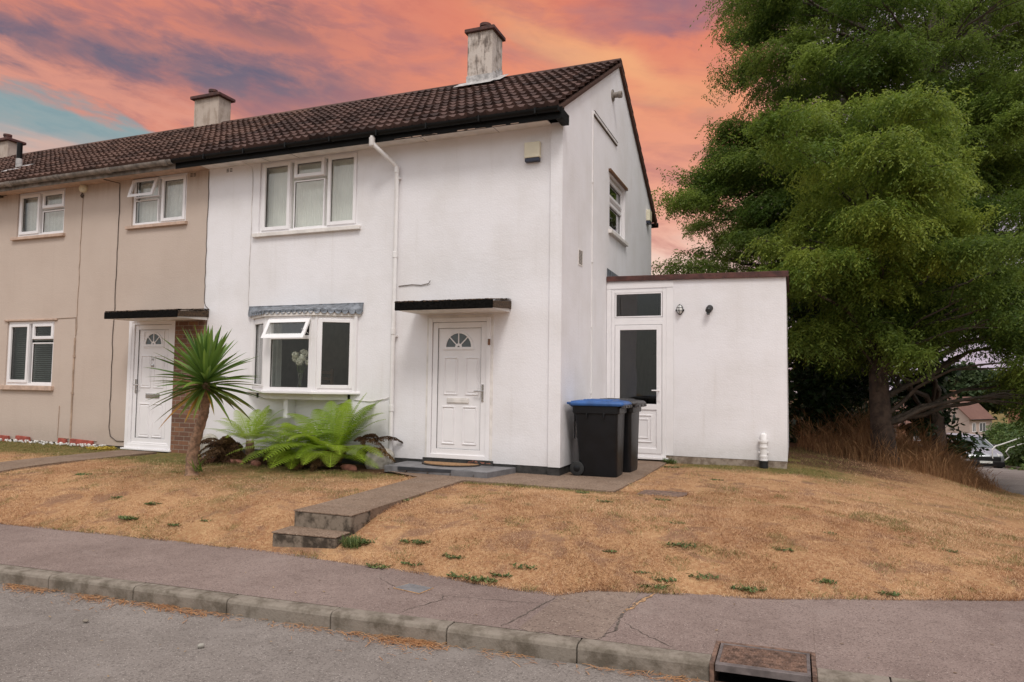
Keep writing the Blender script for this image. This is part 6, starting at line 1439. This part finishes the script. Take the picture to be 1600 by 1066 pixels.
LOBES_RIGHT = [(6.27,9.69,7.86),(7.45,13.04,3.56),(8.64,11.56,7.52),(6.27,13.09,8.36),(9.4,13.77,4.31),(6.35,11.26,7.14),(9.11,14.19,4.06),(5.92,11.48,5.38),(7.47,10.68,7.62),(8.56,10.14,5.24),(7.66,11.64,6.47),(6.07,7.6,3.51),(6.52,10.42,5.53),(5.88,8.41,5.76),(7.78,10.09,6.82),(8.6,11.72,6.97),(8.05,9.56,4.78),(6.73,10.3,7.58),(5.92,12.95,5.08),(10.33,15.13,4.96),(7.59,9.81,3.74),(5.94,9.58,3.97),(7.39,7.9,6.8),(7.43,10.47,4.1),(6.79,12.97,3.76),(6.12,8.48,6.68),(9.72,13.78,5.29),(7.71,8.47,5.19),(8.75,10.58,3.21),(7.86,12.37,5.12),(8.89,13.89,9.47),(6.04,9.38,4.56),(6.64,7.63,4.91),(7.56,11.83,3.75),(8.93,11.67,8.35),(9.46,13.63,6.79),(7.04,9.03,7.66),(8.78,12.48,3.04),(7.98,11.88,6.9),(8.51,13.01,5.08),(7.63,13.6,5.76),(7.26,9.52,2.95),(8.74,14.07,3.41),(6.66,10.12,6.31),(8.71,14.58,6.39),(7.16,12.04,8.75),(9.44,11.93,3.92),(9.36,12.86,7.37),(8.52,11.06,4.54),(5.71,11.86,4.34),(7.4,11.72,7.14),(5.97,12.69,6.5),(6.18,7.32,4.11),(5.49,8.3,5.91),(6.48,13.02,6.44),(9.78,13.99,8.58),(8.05,11.29,6.18),(6.49,13.54,9.02)]
LOBES_LOW = [(6.85,5.82,2.13),(7.59,7.0,1.56),(7.27,6.92,1.91),(7.25,6.85,1.18),(7.4,6.82,2.3),(7.3,6.15,1.08),(7.06,5.81,0.84),(6.98,6.63,1.47),(7.13,7.27,2.08),(7.84,7.9,2.12),(7.4,6.39,3.91),(6.45,7.24,3.59),(6.55,4.81,3.62),(7.75,7.88,3.59),(7.32,7.66,1.38),(5.85,4.7,3.59),(7.12,5.94,2.76),(6.62,6.98,2.76),(6.85,5.15,1.64),(6.57,5.5,2.95),(6.6,5.93,3.34),(7.67,7.08,1.4),(6.6,4.93,2.39),(7.5,7.41,2.39),(6.06,4.97,2.89),(6.72,6.58,2.34)]
LOBES_VEIL = [(3.7,5.78,2.19),(4.63,6.44,2.95),(5.46,6.18,2.45),(3.88,5.22,3.14),(4.45,5.43,2.35),(5.8,6.89,2.13),(4.73,5.09,2.07),(5.34,6.33,2.91),(3.94,5.37,2.74),(4.25,6.76,1.91),(4.97,4.99,1.75),(3.5,5.23,3.13),(5.72,6.26,2.78),(4.88,5.93,2.55)]
LOBES_HIGH = [(8.07,8.85,10.25),(2.89,7.91,8.9),(8.48,11.96,11.51),(4.32,10.31,9.94),(6.81,10.67,8.42),(5.88,8.53,9.91),(8.16,11.85,10.08),(7.32,10.44,8.11),(6.61,9.11,8.97),(8.79,11.55,10.91),(8.15,9.36,8.69),(3.34,8.53,11.4),(5.44,9.09,9.51),(4.16,9.1,10.29),(4.91,10.69,8.67),(3.22,8.03,9.28),(5.74,10.02,8.81),(3.39,7.19,8.35),(8.6,11.71,10.43),(6.12,10.53,8.19),(7.43,10.58,8.7),(4.43,9.49,11.24),(4.84,7.65,9.8),(2.88,7.52,10.31),(3.94,8.59,11.12),(3.5,9.3,10.63),(7.86,8.96,7.92),(2.31,8.03,10.74),(4.7,9.83,9.07),(3.13,9.0,8.42),(2.45,8.51,9.83),(2.12,8.46,10.33),(5.44,8.61,10.48),(6.25,10.54,10.02),(7.29,8.66,10.45),(7.4,11.59,11.11),(7.59,10.31,10.52),(7.86,10.05,7.9),(4.99,7.8,8.58),(5.01,8.38,8.3),(6.58,11.03,12.26),(4.06,7.71,8.17),(2.75,8.2,10.11),(6.17,9.39,8.27),(6.75,11.06,11.33),(7.43,10.73,11.98)]
LOBES_FILL = [(2.47,11.07,7.48),(1.83,11.01,7.48),(3.25,10.02,7.06),(2.83,11.26,7.94),(2.74,9.1,7.85),(1.71,10.63,6.85),(1.63,9.18,7.61),(2.41,9.89,7.79),(6.24,11.31,3.47),(6.38,13.23,8.36),(2.99,12.0,4.48),(7.04,14.03,6.3),(5.33,13.08,2.97),(4.97,13.48,7.22),(7.15,11.97,7.46),(3.92,10.97,5.24),(3.92,9.98,3.09),(3.75,13.06,4.38),(2.67,9.66,5.32),(5.96,11.05,2.7),(3.53,10.45,4.65),(5.97,11.91,4.67),(4.85,11.01,3.53),(3.56,9.62,5.93),(5.34,11.71,5.09),(6.63,10.78,4.48),(6.91,13.4,6.93),(8.0,13.84,5.46),(6.18,12.89,6.02),(7.14,12.26,3.59),(3.46,10.46,6.95),(4.41,12.72,7.55),(4.29,11.82,5.95),(7.68,13.93,7.1),(2.74,12.55,3.8),(5.43,13.41,6.23),(7.95,14.42,4.48),(6.01,14.11,4.28),(5.39,11.85,6.72),(7.39,12.82,6.03),(3.21,10.4,5.22),(2.98,9.52,6.22),(7.62,14.78,2.96),(4.97,10.0,7.32),(2.2,11.18,4.3),(6.51,13.91,7.85),(4.82,13.13,4.59),(2.52,12.42,5.2),(7.07,12.91,8.57),(4.49,11.73,5.04),(2.76,12.33,7.66),(4.43,10.4,7.49)]
LOBES_SKIRT = [(4.81,10.26,2.87),(5.08,8.32,3.64),(4.95,6.34,2.01),(5.45,6.27,2.21),(3.63,5.43,3.16),(5.35,9.2,2.92),(4.87,10.59,3.71),(5.29,7.06,3.15),(6.33,11.0,3.4),(3.77,7.71,1.8),(5.98,6.6,2.88),(5.46,7.18,3.61),(3.46,5.84,2.32),(5.99,8.12,3.51),(3.14,7.24,3.36),(4.42,8.48,2.27),(3.82,9.27,3.16),(4.16,7.87,3.74),(3.13,8.56,2.99),(3.15,5.48,1.94),(4.19,8.03,2.92),(6.15,8.78,2.74),(4.46,7.26,1.79),(4.0,8.72,2.32)]
def leaf_cloud(lobes, per, rg, size=(.085, .030), droop=.8, sprig=12, sl=.42, flat=.55, jitter=.10, core=420):
    """sprays of small leaflets hung over the upper shell of each lobe; lobes (x,y,z,r)"""
    C_, TI = [], []
    Vs, Ts = [], []
    for (cx, cy, cz, r) in lobes:
        k = int(per * (r / 0.8) ** 2)
        d = rg.normal(size=(k, 3)); d /= np.linalg.norm(d, axis=1)[:, None]
        d[:, 2] = np.where(d[:, 2] < -.25, -d[:, 2], d[:, 2])
        rad = r * (1 - rg.random(k) ** 1.8 * .75); ang = rg.uniform(0, pi); sxy = (rg.uniform(.9, 1.45), rg.uniform(.75, 1.05)); tilt = rg.uniform(-.22, .22)
        lump = 1 + .42 * np.sin(d[:, 0] * 4.3 + cx * 7) * np.cos(d[:, 1] * 5.2 + cy * 3) + .15 * rg.normal(size=k)
        loc = d * (rad * lump)[:, None] * np.array((sxy[0], sxy[1], flat)); loc = np.stack([loc[:, 0] * cos(ang) - loc[:, 1] * sin(ang), loc[:, 0] * sin(ang) + loc[:, 1] * cos(ang), loc[:, 2] + tilt * loc[:, 0]], 1)
        p0 = np.array((cx, cy, cz)) + loc + rg.normal(0, jitter, (k, 3))
        out = d * np.array((1, 1, .2)) + rg.normal(0, .35, (k, 3)); out[:, 2] *= .4
        out /= np.linalg.norm(out, axis=1)[:, None]
        lt = np.clip(rg.normal(.42, .20) + rg.normal(0, .16, k), 0, 1)
        L = sl * rg.uniform(.6, 1.2, k)
        us = (np.arange(sprig) + rg.random((k, sprig))) / sprig
        q = p0[:, None, :] + out[:, None, :] * (us * L[:, None])[:, :, None]
        q[:, :, 2] -= droop * us ** 1.7 * L[:, None]
        tang = out[:, None, :] + np.zeros((k, sprig, 1)); tang = tang.copy(); tang[:, :, 2] -= droop * 1.7 * us ** .7
        sd_ = np.stack([-out[:, 1], out[:, 0], np.zeros(k)], 1); sd_ /= np.linalg.norm(sd_, axis=1)[:, None] + 1e-9
        sg = np.where(np.arange(sprig) % 2 == 0, 1.0, -1.0)[None, :, None]
        ax = sd_[:, None, :] * sg * 1.0 + tang * .6 + rg.normal(0, .35, (k, sprig, 3)); ax[:, :, 2] -= .25
        ax /= np.linalg.norm(ax, axis=2)[:, :, None]
        nr = np.cross(ax, rg.normal(size=(k, sprig, 3)) * .7 + np.array((0, 0, 1.0))); nr /= np.linalg.norm(nr, axis=2)[:, :, None] + 1e-9
        s = rg.uniform(.7, 1.25, (k, sprig, 1))
        l, w = size[0] * s, size[1] * s
        quad = np.stack([q, q + ax * l * .5 + nr * w * .5, q + ax * l, q + ax * l * .5 - nr * w * .5], 2)
        Vs.append(quad.reshape(-1, 3)); Ts.append(np.repeat(lt, sprig) + rg.normal(0, .06, k * sprig))
        kc = int(core * (r / 0.8) ** 2)                  # larger filler leaves inside the lobe, tinted darker, to block sky
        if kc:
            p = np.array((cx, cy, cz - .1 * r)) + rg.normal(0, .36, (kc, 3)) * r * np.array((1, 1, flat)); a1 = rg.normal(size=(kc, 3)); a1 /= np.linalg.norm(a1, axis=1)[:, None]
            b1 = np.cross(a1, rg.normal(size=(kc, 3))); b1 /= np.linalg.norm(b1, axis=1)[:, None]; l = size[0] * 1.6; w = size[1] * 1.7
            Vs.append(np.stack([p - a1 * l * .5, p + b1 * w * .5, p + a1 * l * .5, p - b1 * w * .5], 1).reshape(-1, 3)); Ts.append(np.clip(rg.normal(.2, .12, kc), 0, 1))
    V = np.concatenate(Vs); F = np.arange(len(V)).reshape(-1, 4)
    return V, F, np.clip(np.concatenate(Ts), 0, 1)
def tree(name, label, base, height, r0, sets, seed, grp, trunk_m='bark', lean=(0, 0), per=170, lim_r=.07, **kw):
    """trunk with flare, one limb to (nearly) every leaf lobe, crowns as child meshes"""
    rg = np.random.default_rng(seed); r_ = random.Random(seed)
    bz_ = gh(*base); t = thing(name, label, 'tree', (base[0], base[1], bz_), 0, grp)
    P, R = [], []
    for i in range(15):
        q = i / 14; P.append((base[0] + lean[0] * q + .10 * sin(q * 5 + seed), base[1] + lean[1] * q + .08 * cos(q * 4 + seed), bz_ - .25 + (height + .25) * q)); R.append(r0 * (1.0 - .72 * q) * (1 + .45 * math.exp(-q * 14)))
    MB().tube(P, R, 14).build('trunk', trunk_m, t, smooth=True)
    P = [Vector(p) for p in P]; mb = MB()
    for (lobes, _, _) in sets:
        for (cx, cy, cz, r) in lobes:
            c = Vector((cx, cy, cz)); hz = math.hypot(cx - base[0], cy - base[1]); zt = cz - .35 * hz - .2
            if r_.random() < .15: continue
            k = min(range(2, 15), key=lambda i: abs(P[i].z - zt)); s = P[k]; L = (c - s).length
            if L < .5: continue
            m = 9; pts = []; off = Vector((r_.uniform(-.12, .12), r_.uniform(-.12, .12), r_.uniform(.02, .16))) * L
            for i in range(m):
                q = i / (m - 1); pts.append(s.lerp(c, q) + off * sin(q * pi) + Vector((r_.uniform(-.02, .02), r_.uniform(-.02, .02), r_.uniform(-.02, .02))) * L * (0 < i < m - 1))
            ra = min(lim_r, .012 * L + .012) * r_.uniform(.7, 1.2); mb.tube(pts, [ra * (1 - .85 * i / (m - 1)) + .004 for i in range(m)], 6, cap=False)
            for _ in range(4):                           # twigs spreading into the lobe
                e = c + Vector((r_.uniform(-1, 1), r_.uniform(-1, 1), r_.uniform(-.5, .4))) * r; b = pts[r_.randint(5, 8)]
                mb.tube([b, b.lerp(e, .5) + Vector((0, 0, .08 * r)), e], [.013, .009, .003], 4, cap=False)
    mb.build('limbs', 'limb', t, smooth=True)
    for lobes, m, nm in sets:
        V, F, T = leaf_cloud(lobes, per, rg, **kw); np_mesh(nm, V, F, m, t, False, tint=T)
    return t
def rad(L, a, b, seed):
    r_ = random.Random(seed); return [(x, y, z, r_.uniform(a, b)) for x, y, z in L]
TG = 'trees behind the side extension'
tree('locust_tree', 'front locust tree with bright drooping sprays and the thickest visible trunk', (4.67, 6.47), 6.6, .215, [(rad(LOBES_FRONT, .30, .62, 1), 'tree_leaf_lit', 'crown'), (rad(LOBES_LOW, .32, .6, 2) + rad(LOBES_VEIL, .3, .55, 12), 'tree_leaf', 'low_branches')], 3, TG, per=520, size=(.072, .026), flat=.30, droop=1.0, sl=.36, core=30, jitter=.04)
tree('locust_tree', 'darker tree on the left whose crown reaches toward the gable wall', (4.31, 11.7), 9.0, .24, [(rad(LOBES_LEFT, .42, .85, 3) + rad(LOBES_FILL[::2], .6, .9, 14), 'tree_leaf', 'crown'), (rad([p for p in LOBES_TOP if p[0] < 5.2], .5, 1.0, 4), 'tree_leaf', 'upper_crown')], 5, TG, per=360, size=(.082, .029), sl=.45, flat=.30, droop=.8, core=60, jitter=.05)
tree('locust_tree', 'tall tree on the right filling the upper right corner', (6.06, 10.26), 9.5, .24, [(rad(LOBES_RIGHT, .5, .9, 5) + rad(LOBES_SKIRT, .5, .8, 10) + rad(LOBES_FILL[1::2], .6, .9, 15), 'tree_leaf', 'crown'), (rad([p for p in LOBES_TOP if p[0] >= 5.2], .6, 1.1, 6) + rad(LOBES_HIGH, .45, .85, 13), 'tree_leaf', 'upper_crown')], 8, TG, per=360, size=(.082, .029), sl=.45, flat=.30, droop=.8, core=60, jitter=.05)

# dark shrubs under and behind the trees
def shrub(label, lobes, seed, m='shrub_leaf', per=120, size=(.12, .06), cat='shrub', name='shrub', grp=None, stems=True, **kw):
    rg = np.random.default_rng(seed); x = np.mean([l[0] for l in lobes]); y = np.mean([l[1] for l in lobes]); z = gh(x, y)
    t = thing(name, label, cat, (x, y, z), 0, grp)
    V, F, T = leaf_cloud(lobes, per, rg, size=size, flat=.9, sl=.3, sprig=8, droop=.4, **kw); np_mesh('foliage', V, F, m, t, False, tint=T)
    if stems:
        mb = MB()
        for l in lobes: mb.tube([(x + (l[0] - x) * .3, y + (l[1] - y) * .3, gh(x, y) - .1), (l[0], l[1], l[2])], [.035, .01], 6)
        mb.build('stems', 'limb', t, smooth=True)
    return t
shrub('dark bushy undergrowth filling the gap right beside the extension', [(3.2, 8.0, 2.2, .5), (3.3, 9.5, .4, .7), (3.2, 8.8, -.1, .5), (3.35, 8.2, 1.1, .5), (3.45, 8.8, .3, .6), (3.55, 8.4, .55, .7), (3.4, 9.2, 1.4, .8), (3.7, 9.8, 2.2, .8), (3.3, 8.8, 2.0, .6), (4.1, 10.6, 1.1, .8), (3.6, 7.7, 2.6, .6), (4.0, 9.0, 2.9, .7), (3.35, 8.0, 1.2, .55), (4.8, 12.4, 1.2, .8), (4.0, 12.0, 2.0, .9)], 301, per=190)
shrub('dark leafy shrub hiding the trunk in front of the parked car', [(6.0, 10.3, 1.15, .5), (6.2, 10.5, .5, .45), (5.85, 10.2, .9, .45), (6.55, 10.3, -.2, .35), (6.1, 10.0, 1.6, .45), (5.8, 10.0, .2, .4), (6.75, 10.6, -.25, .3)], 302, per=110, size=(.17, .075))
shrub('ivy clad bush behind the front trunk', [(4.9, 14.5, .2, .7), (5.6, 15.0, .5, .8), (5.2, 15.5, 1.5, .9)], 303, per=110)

# hedge bank across the side road
r_ = random.Random(31)
def hedge(label, n, u0, u1, w0, w1, h0, h1, seed, m, per, size, name='hedge'):
    r_ = random.Random(seed); L = []
    for _ in range(n):
        y = r_.uniform(u0, u1); x = float(np.interp(y, ROAD_R[:, 0], ROAD_R[:, 1])) + r_.uniform(w0, w1); L.append((x, y, gh(x, y) + r_.uniform(h0, h1), r_.uniform(.6, 1.0)))
    return shrub(label, L, seed, m, per, size, 'hedge', name, None, False)
hedge('clipped green hedge along the far side of the side road', 70, 22, 54, .9, 3.4, .1, 1.2, 311, 'hedge_leaf', 130, (.16, .085))
hedge('taller overgrown hedge on the bank above the handrail', 60, 26, 60, 2.2, 7.0, .3, 1.7, 312, 'hedge_leaf', 120, (.18, .10))
hedge('low green ground ivy on the bank by the handrail', 40, 22, 34, .5, 4.5, -.55, .1, 313, 'hedge_leaf', 130, (.13, .07), 'ivy_bank')
# handrail on the bank
hr = thing('handrail', 'pale tubular handrail with a looped end on the green bank', 'handrail', (11.33, 28.62, -2.3))
def hp(t, z): return (11.35 + 5.0 * t, 28.62 + 4.4 * t, z)
MB().tube([hp(0.03, -2.15), hp(0.0, -1.98), hp(0.0, -1.60), hp(.03, -1.45), hp(.10, -1.36), hp(.45, -.84), hp(1.0, -.05)], .03, 8).build('top_rail', 'steel_pale', hr, smooth=True)
MB().tube([hp(0.03, -2.15), hp(.12, -2.10), hp(.16, -1.95), hp(.13, -1.72), hp(.16, -1.55), hp(.45, -1.15), hp(1.0, -.4)], .026, 8).build('lower_rail', 'steel_pale', hr, smooth=True)
mb = MB()
for t in (.55, .95): mb.tube([hp(t, -2.5 + t), hp(t, -1.27 + t * 1.25)], .024, 8)
mb.build('post', 'steel_pale', hr, smooth=True)

# car on the side road
cy_ = 30.6; cx_ = 10.72; cz_ = float(road_z(np.array([cy_]))) + .02
car = thing('car', 'silver and black car facing us on the side road, half hidden by a shrub', 'car', (cx_, cy_, cz_), RAD(10))
# local frame: y- is the nose
ST = [(-2.05, .62, .30, .55, .60), (-2.0, .78, .24, .62, .70), (-1.75, .86, .20, .70, .82), (-1.1, .88, .19, .78, .95), (-.95, .88, .19, .80, .99), (0, .89, .19, .82, 1.02), (1.2, .88, .19, .84, 1.03), (1.8, .84, .22, .84, 1.02), (2.0, .74, .32, .80, .96)]
mb = MB(); vs = []
for (y, hw, zb, zm, zt) in ST: vs += [(-hw * .94, y, zb), (-hw, y, (zb + zm) / 2), (-hw, y, zm), (-hw * .93, y, zt), (hw * .93, y, zt), (hw, y, zm), (hw, y, (zb + zm) / 2), (hw * .94, y, zb)]
n = 8; mb.add(vs, [(i * n + j, i * n + (j + 1) % n, (i + 1) * n + (j + 1) % n, (i + 1) * n + j) for i in range(len(ST) - 1) for j in range(n)] + [tuple(range(n))[::-1], tuple(range((len(ST) - 1) * n, len(ST) * n))])
mb.build('body', 'car_silver', car, bevel=.03, smooth=True, local=True)
CB = [(-1.0, .80, .99, .80), (-.25, .80, 1.40, .62), (.1, .80, 1.48, .60), (1.2, .80, 1.48, .60), (1.75, .79, 1.36, .60), (1.95, .78, 1.0, .76)]
mb = MB(); vs = []
for (y, hb, zt, ht) in CB: vs += [(-hb, y, .98), (-ht, y, zt), (ht, y, zt), (hb, y, .98)]
mb.add(vs, [(i * 4 + j, i * 4 + (j + 1) % 4, (i + 1) * 4 + (j + 1) % 4, (i + 1) * 4 + j) for i in range(5) for j in range(4)] + [(3, 2, 1, 0), (20, 21, 22, 23)]); mb.build('cabin', 'car_glass', car, bevel=.02, smooth=True, local=True)
mb = MB(); vs = []
for (y, hb, zt, ht) in CB[1:5]: vs += [(-ht - .01, y, zt - .03), (-ht + .03, y, zt + .012), (ht - .03, y, zt + .012), (ht + .01, y, zt - .03)]
mb.add(vs, [(i * 4 + j, i * 4 + j + 1, (i + 1) * 4 + j + 1, (i + 1) * 4 + j) for i in range(3) for j in range(3)]); mb.build('roof', 'car_silver', car, smooth=True, local=True)
mb = MB()
for s in (-1, 1):
    mb.tube([(s * .80, -1.0, 1.0), (s * .625, -.25, 1.40), (s * .605, .1, 1.48)], .03, 6)
    for y, yt in ((.15, .15), (.95, .9), (1.9, 1.75)): mb.tube([(s * .805, y, .99), (s * .61, yt, 1.45)], .028, 6)
mb.build('pillar', 'car_silver', car, smooth=True, local=True)
MB().box(-.62, .62, -2.075, -2.0, .46, .66).build('grille', 'black_plastic', car, bevel=.02, local=True)
MB().hexa([(-.80, -2.04, .20), (.80, -2.04, .20), (.84, -1.8, .20), (-.84, -1.8, .20), (-.76, -2.085, .44), (.76, -2.085, .44), (.86, -1.8, .46), (-.86, -1.8, .46)]).build('bumper', 'black_plastic', car, bevel=.03, local=True)
MB().box(-.26, .26, -2.10, -2.08, .36, .46).build('number_plate', 'plate', car, local=True)
for s in (-1, 1):
    MB().hexa([(s * .50, -2.055, .60), (s * .76, -2.0, .60), (s * .83, -1.72, .68), (s * .55, -1.9, .68), (s * .50, -2.02, .72), (s * .75, -1.95, .74), (s * .83, -1.66, .80), (s * .55, -1.82, .80)]).build('headlight', 'lamp_glass', car, bevel=.015, local=True)
    MB().box(min(s * .84, s * 1.02), max(s * .84, s * 1.02), -.75, -.62, .98, 1.12).build('mirror', 'black_plastic', car, bevel=.03, local=True)
    for y in (-1.3, 1.3):
        w = MB().lathe((s * .80, y, .31), [(.18, -.10), (.29, -.11), (.32, -.08), (.32, .08), (.29, .11), (.18, .10)], 26, (1, 0, 0)).build('wheel', 'rubber', car, smooth=True, local=True)
        MB().lathe((s * .80, y, .31), [(.05, -.115), (.19, -.10), (.19, .10), (.05, .115)], 16, (1, 0, 0)).build('rim', 'car_silver', w, smooth=True, local=True)

# far houses beyond the road
def far_house(label, cx, cy, rot, w, d, he, hr_, wallm, roofm, wins, seed):
    z = gh(cx, cy) - .2; t = thing('far_house', label, 'house', (cx, cy, z), rot, 'houses down the side road')
    mb = MB(); mb.box(-w / 2, w / 2, -d / 2, d / 2, 0, he); mb.prism([(-w / 2, -d / 2, he), (-w / 2, d / 2, he), (-w / 2, 0, hr_)], (w, 0, 0)); mb.build('wall', wallm, t, recalc=True, local=True)
    mb = MB()
    for s in (-1, 1): mb.hexa([(-w / 2 - .25, s * (d / 2 + .35), he - .32), (w / 2 + .25, s * (d / 2 + .35), he - .32), (w / 2 + .25, 0, hr_ + .02), (-w / 2 - .25, 0, hr_ + .02), (-w / 2 - .25, s * (d / 2 + .35), he - .15), (w / 2 + .25, s * (d / 2 + .35), he - .15), (w / 2 + .25, 0, hr_ + .2), (-w / 2 - .25, 0, hr_ + .2)])
    rf = mb.build('roof', roofm, t, local=True)
    mb = MB(); mb.box(-w * .25 - .3, -w * .25 + .35, -.35, .35, hr_ - .8, hr_ + 1.1); mb.box(-w * .25 - .38, -w * .25 + .43, -.43, .43, hr_ + 1.101, hr_ + 1.22); mb.build('chimney', 'brick', rf, local=True)
    MB().tube([(-w / 2 - .25, -d / 2 - .42, he - .22), (w / 2 + .25, -d / 2 - .42, he - .22)], .07, 8).build('gutter', 'black_gutter', t, local=True)
    for (x, zz, ww, hh) in wins:
        f = MB().frame(lambda a, b, dd: (a, -d / 2 + dd, b), x, x + ww, zz, zz + hh, .09, -.05, .06); f.mbox(lambda a, b, dd: (a, -d / 2 + dd, b), x + ww / 2 - .04, x + ww / 2 + .04, zz, zz + hh, -.045, .05); wo_ = f.build('window', 'upvc', t, local=True)
        MB().box(x + .09, x + ww - .09, -d / 2 - .02, -d / 2 - .005, zz + .09, zz + hh - .09).build('pane', 'car_glass', wo_, local=True)
    return t
MAT['pink_wall'] = render_mat('pinkish far render', (0.42, 0.33, 0.29), (0.36, 0.28, 0.24), 0.3)
MAT['far_brick'] = plain('far orange brick', (0.33, 0.17, 0.10), .9, var=.25, scale=3.0)
far_house('distant house with pinkish gable wall and red brown roof above the hedge', 27.4, 121.0, RAD(52), 6.6, 6.2, 5.0, 8.0, 'pink_wall', 'tile_far', [(-.6, 2.9, 1.9, 1.4), (-2.6, 2.9, 1.0, 1.4)], 1)
far_house('distant brick house with white porch seen between the trunks', 16.2, 99.0, RAD(12), 7.5, 6.5, 4.7, 7.4, 'far_brick', 'tile_far', [(-2.8, 2.9, 1.3, 1.3), (.6, 2.7, 1.9, 1.6), (1.0, .4, 1.6, 1.8)], 2)
far_house('distant orange brick house at the right edge beyond the hedge', 40.5, 126.0, RAD(20), 8.5, 6.5, 5.2, 8.2, 'far_brick', 'tile_far', [(-1.0, 3.0, 1.6, 1.3)], 3)
for i, (x, y, z, r, lab) in enumerate([(33, 158, 2.0, 4.0, 'rounded far tree on the skyline above the pinkish house'), (39, 162, 1.0, 4.5, 'wide far tree on the skyline near the right edge'), (27, 160, .5, 4.0, 'far tree on the skyline between the trunks')]):
    r_ = random.Random(400 + i); L = [(x + r_.uniform(-1, 1) * r, y + r_.uniform(-1, 1) * r, z + r_.uniform(-.6, .5) * r, r_.uniform(.35, .6) * r) for _ in range(12)]
    t = thing('far_tree', lab, 'tree', (x, y, gh(x, y)), 0, 'trees on the far skyline'); V, F, T = leaf_cloud(L, 25, np.random.default_rng(400 + i), size=(.8, .5), flat=.9, sl=1.0, sprig=8); np_mesh('crown', V, F, 'far_leaf', t, False, tint=T)
    MB().tube([(x, y, gh(x, y) - .2), (x, y, z)], [.4, .2], 8).build('trunk', 'bark', t)
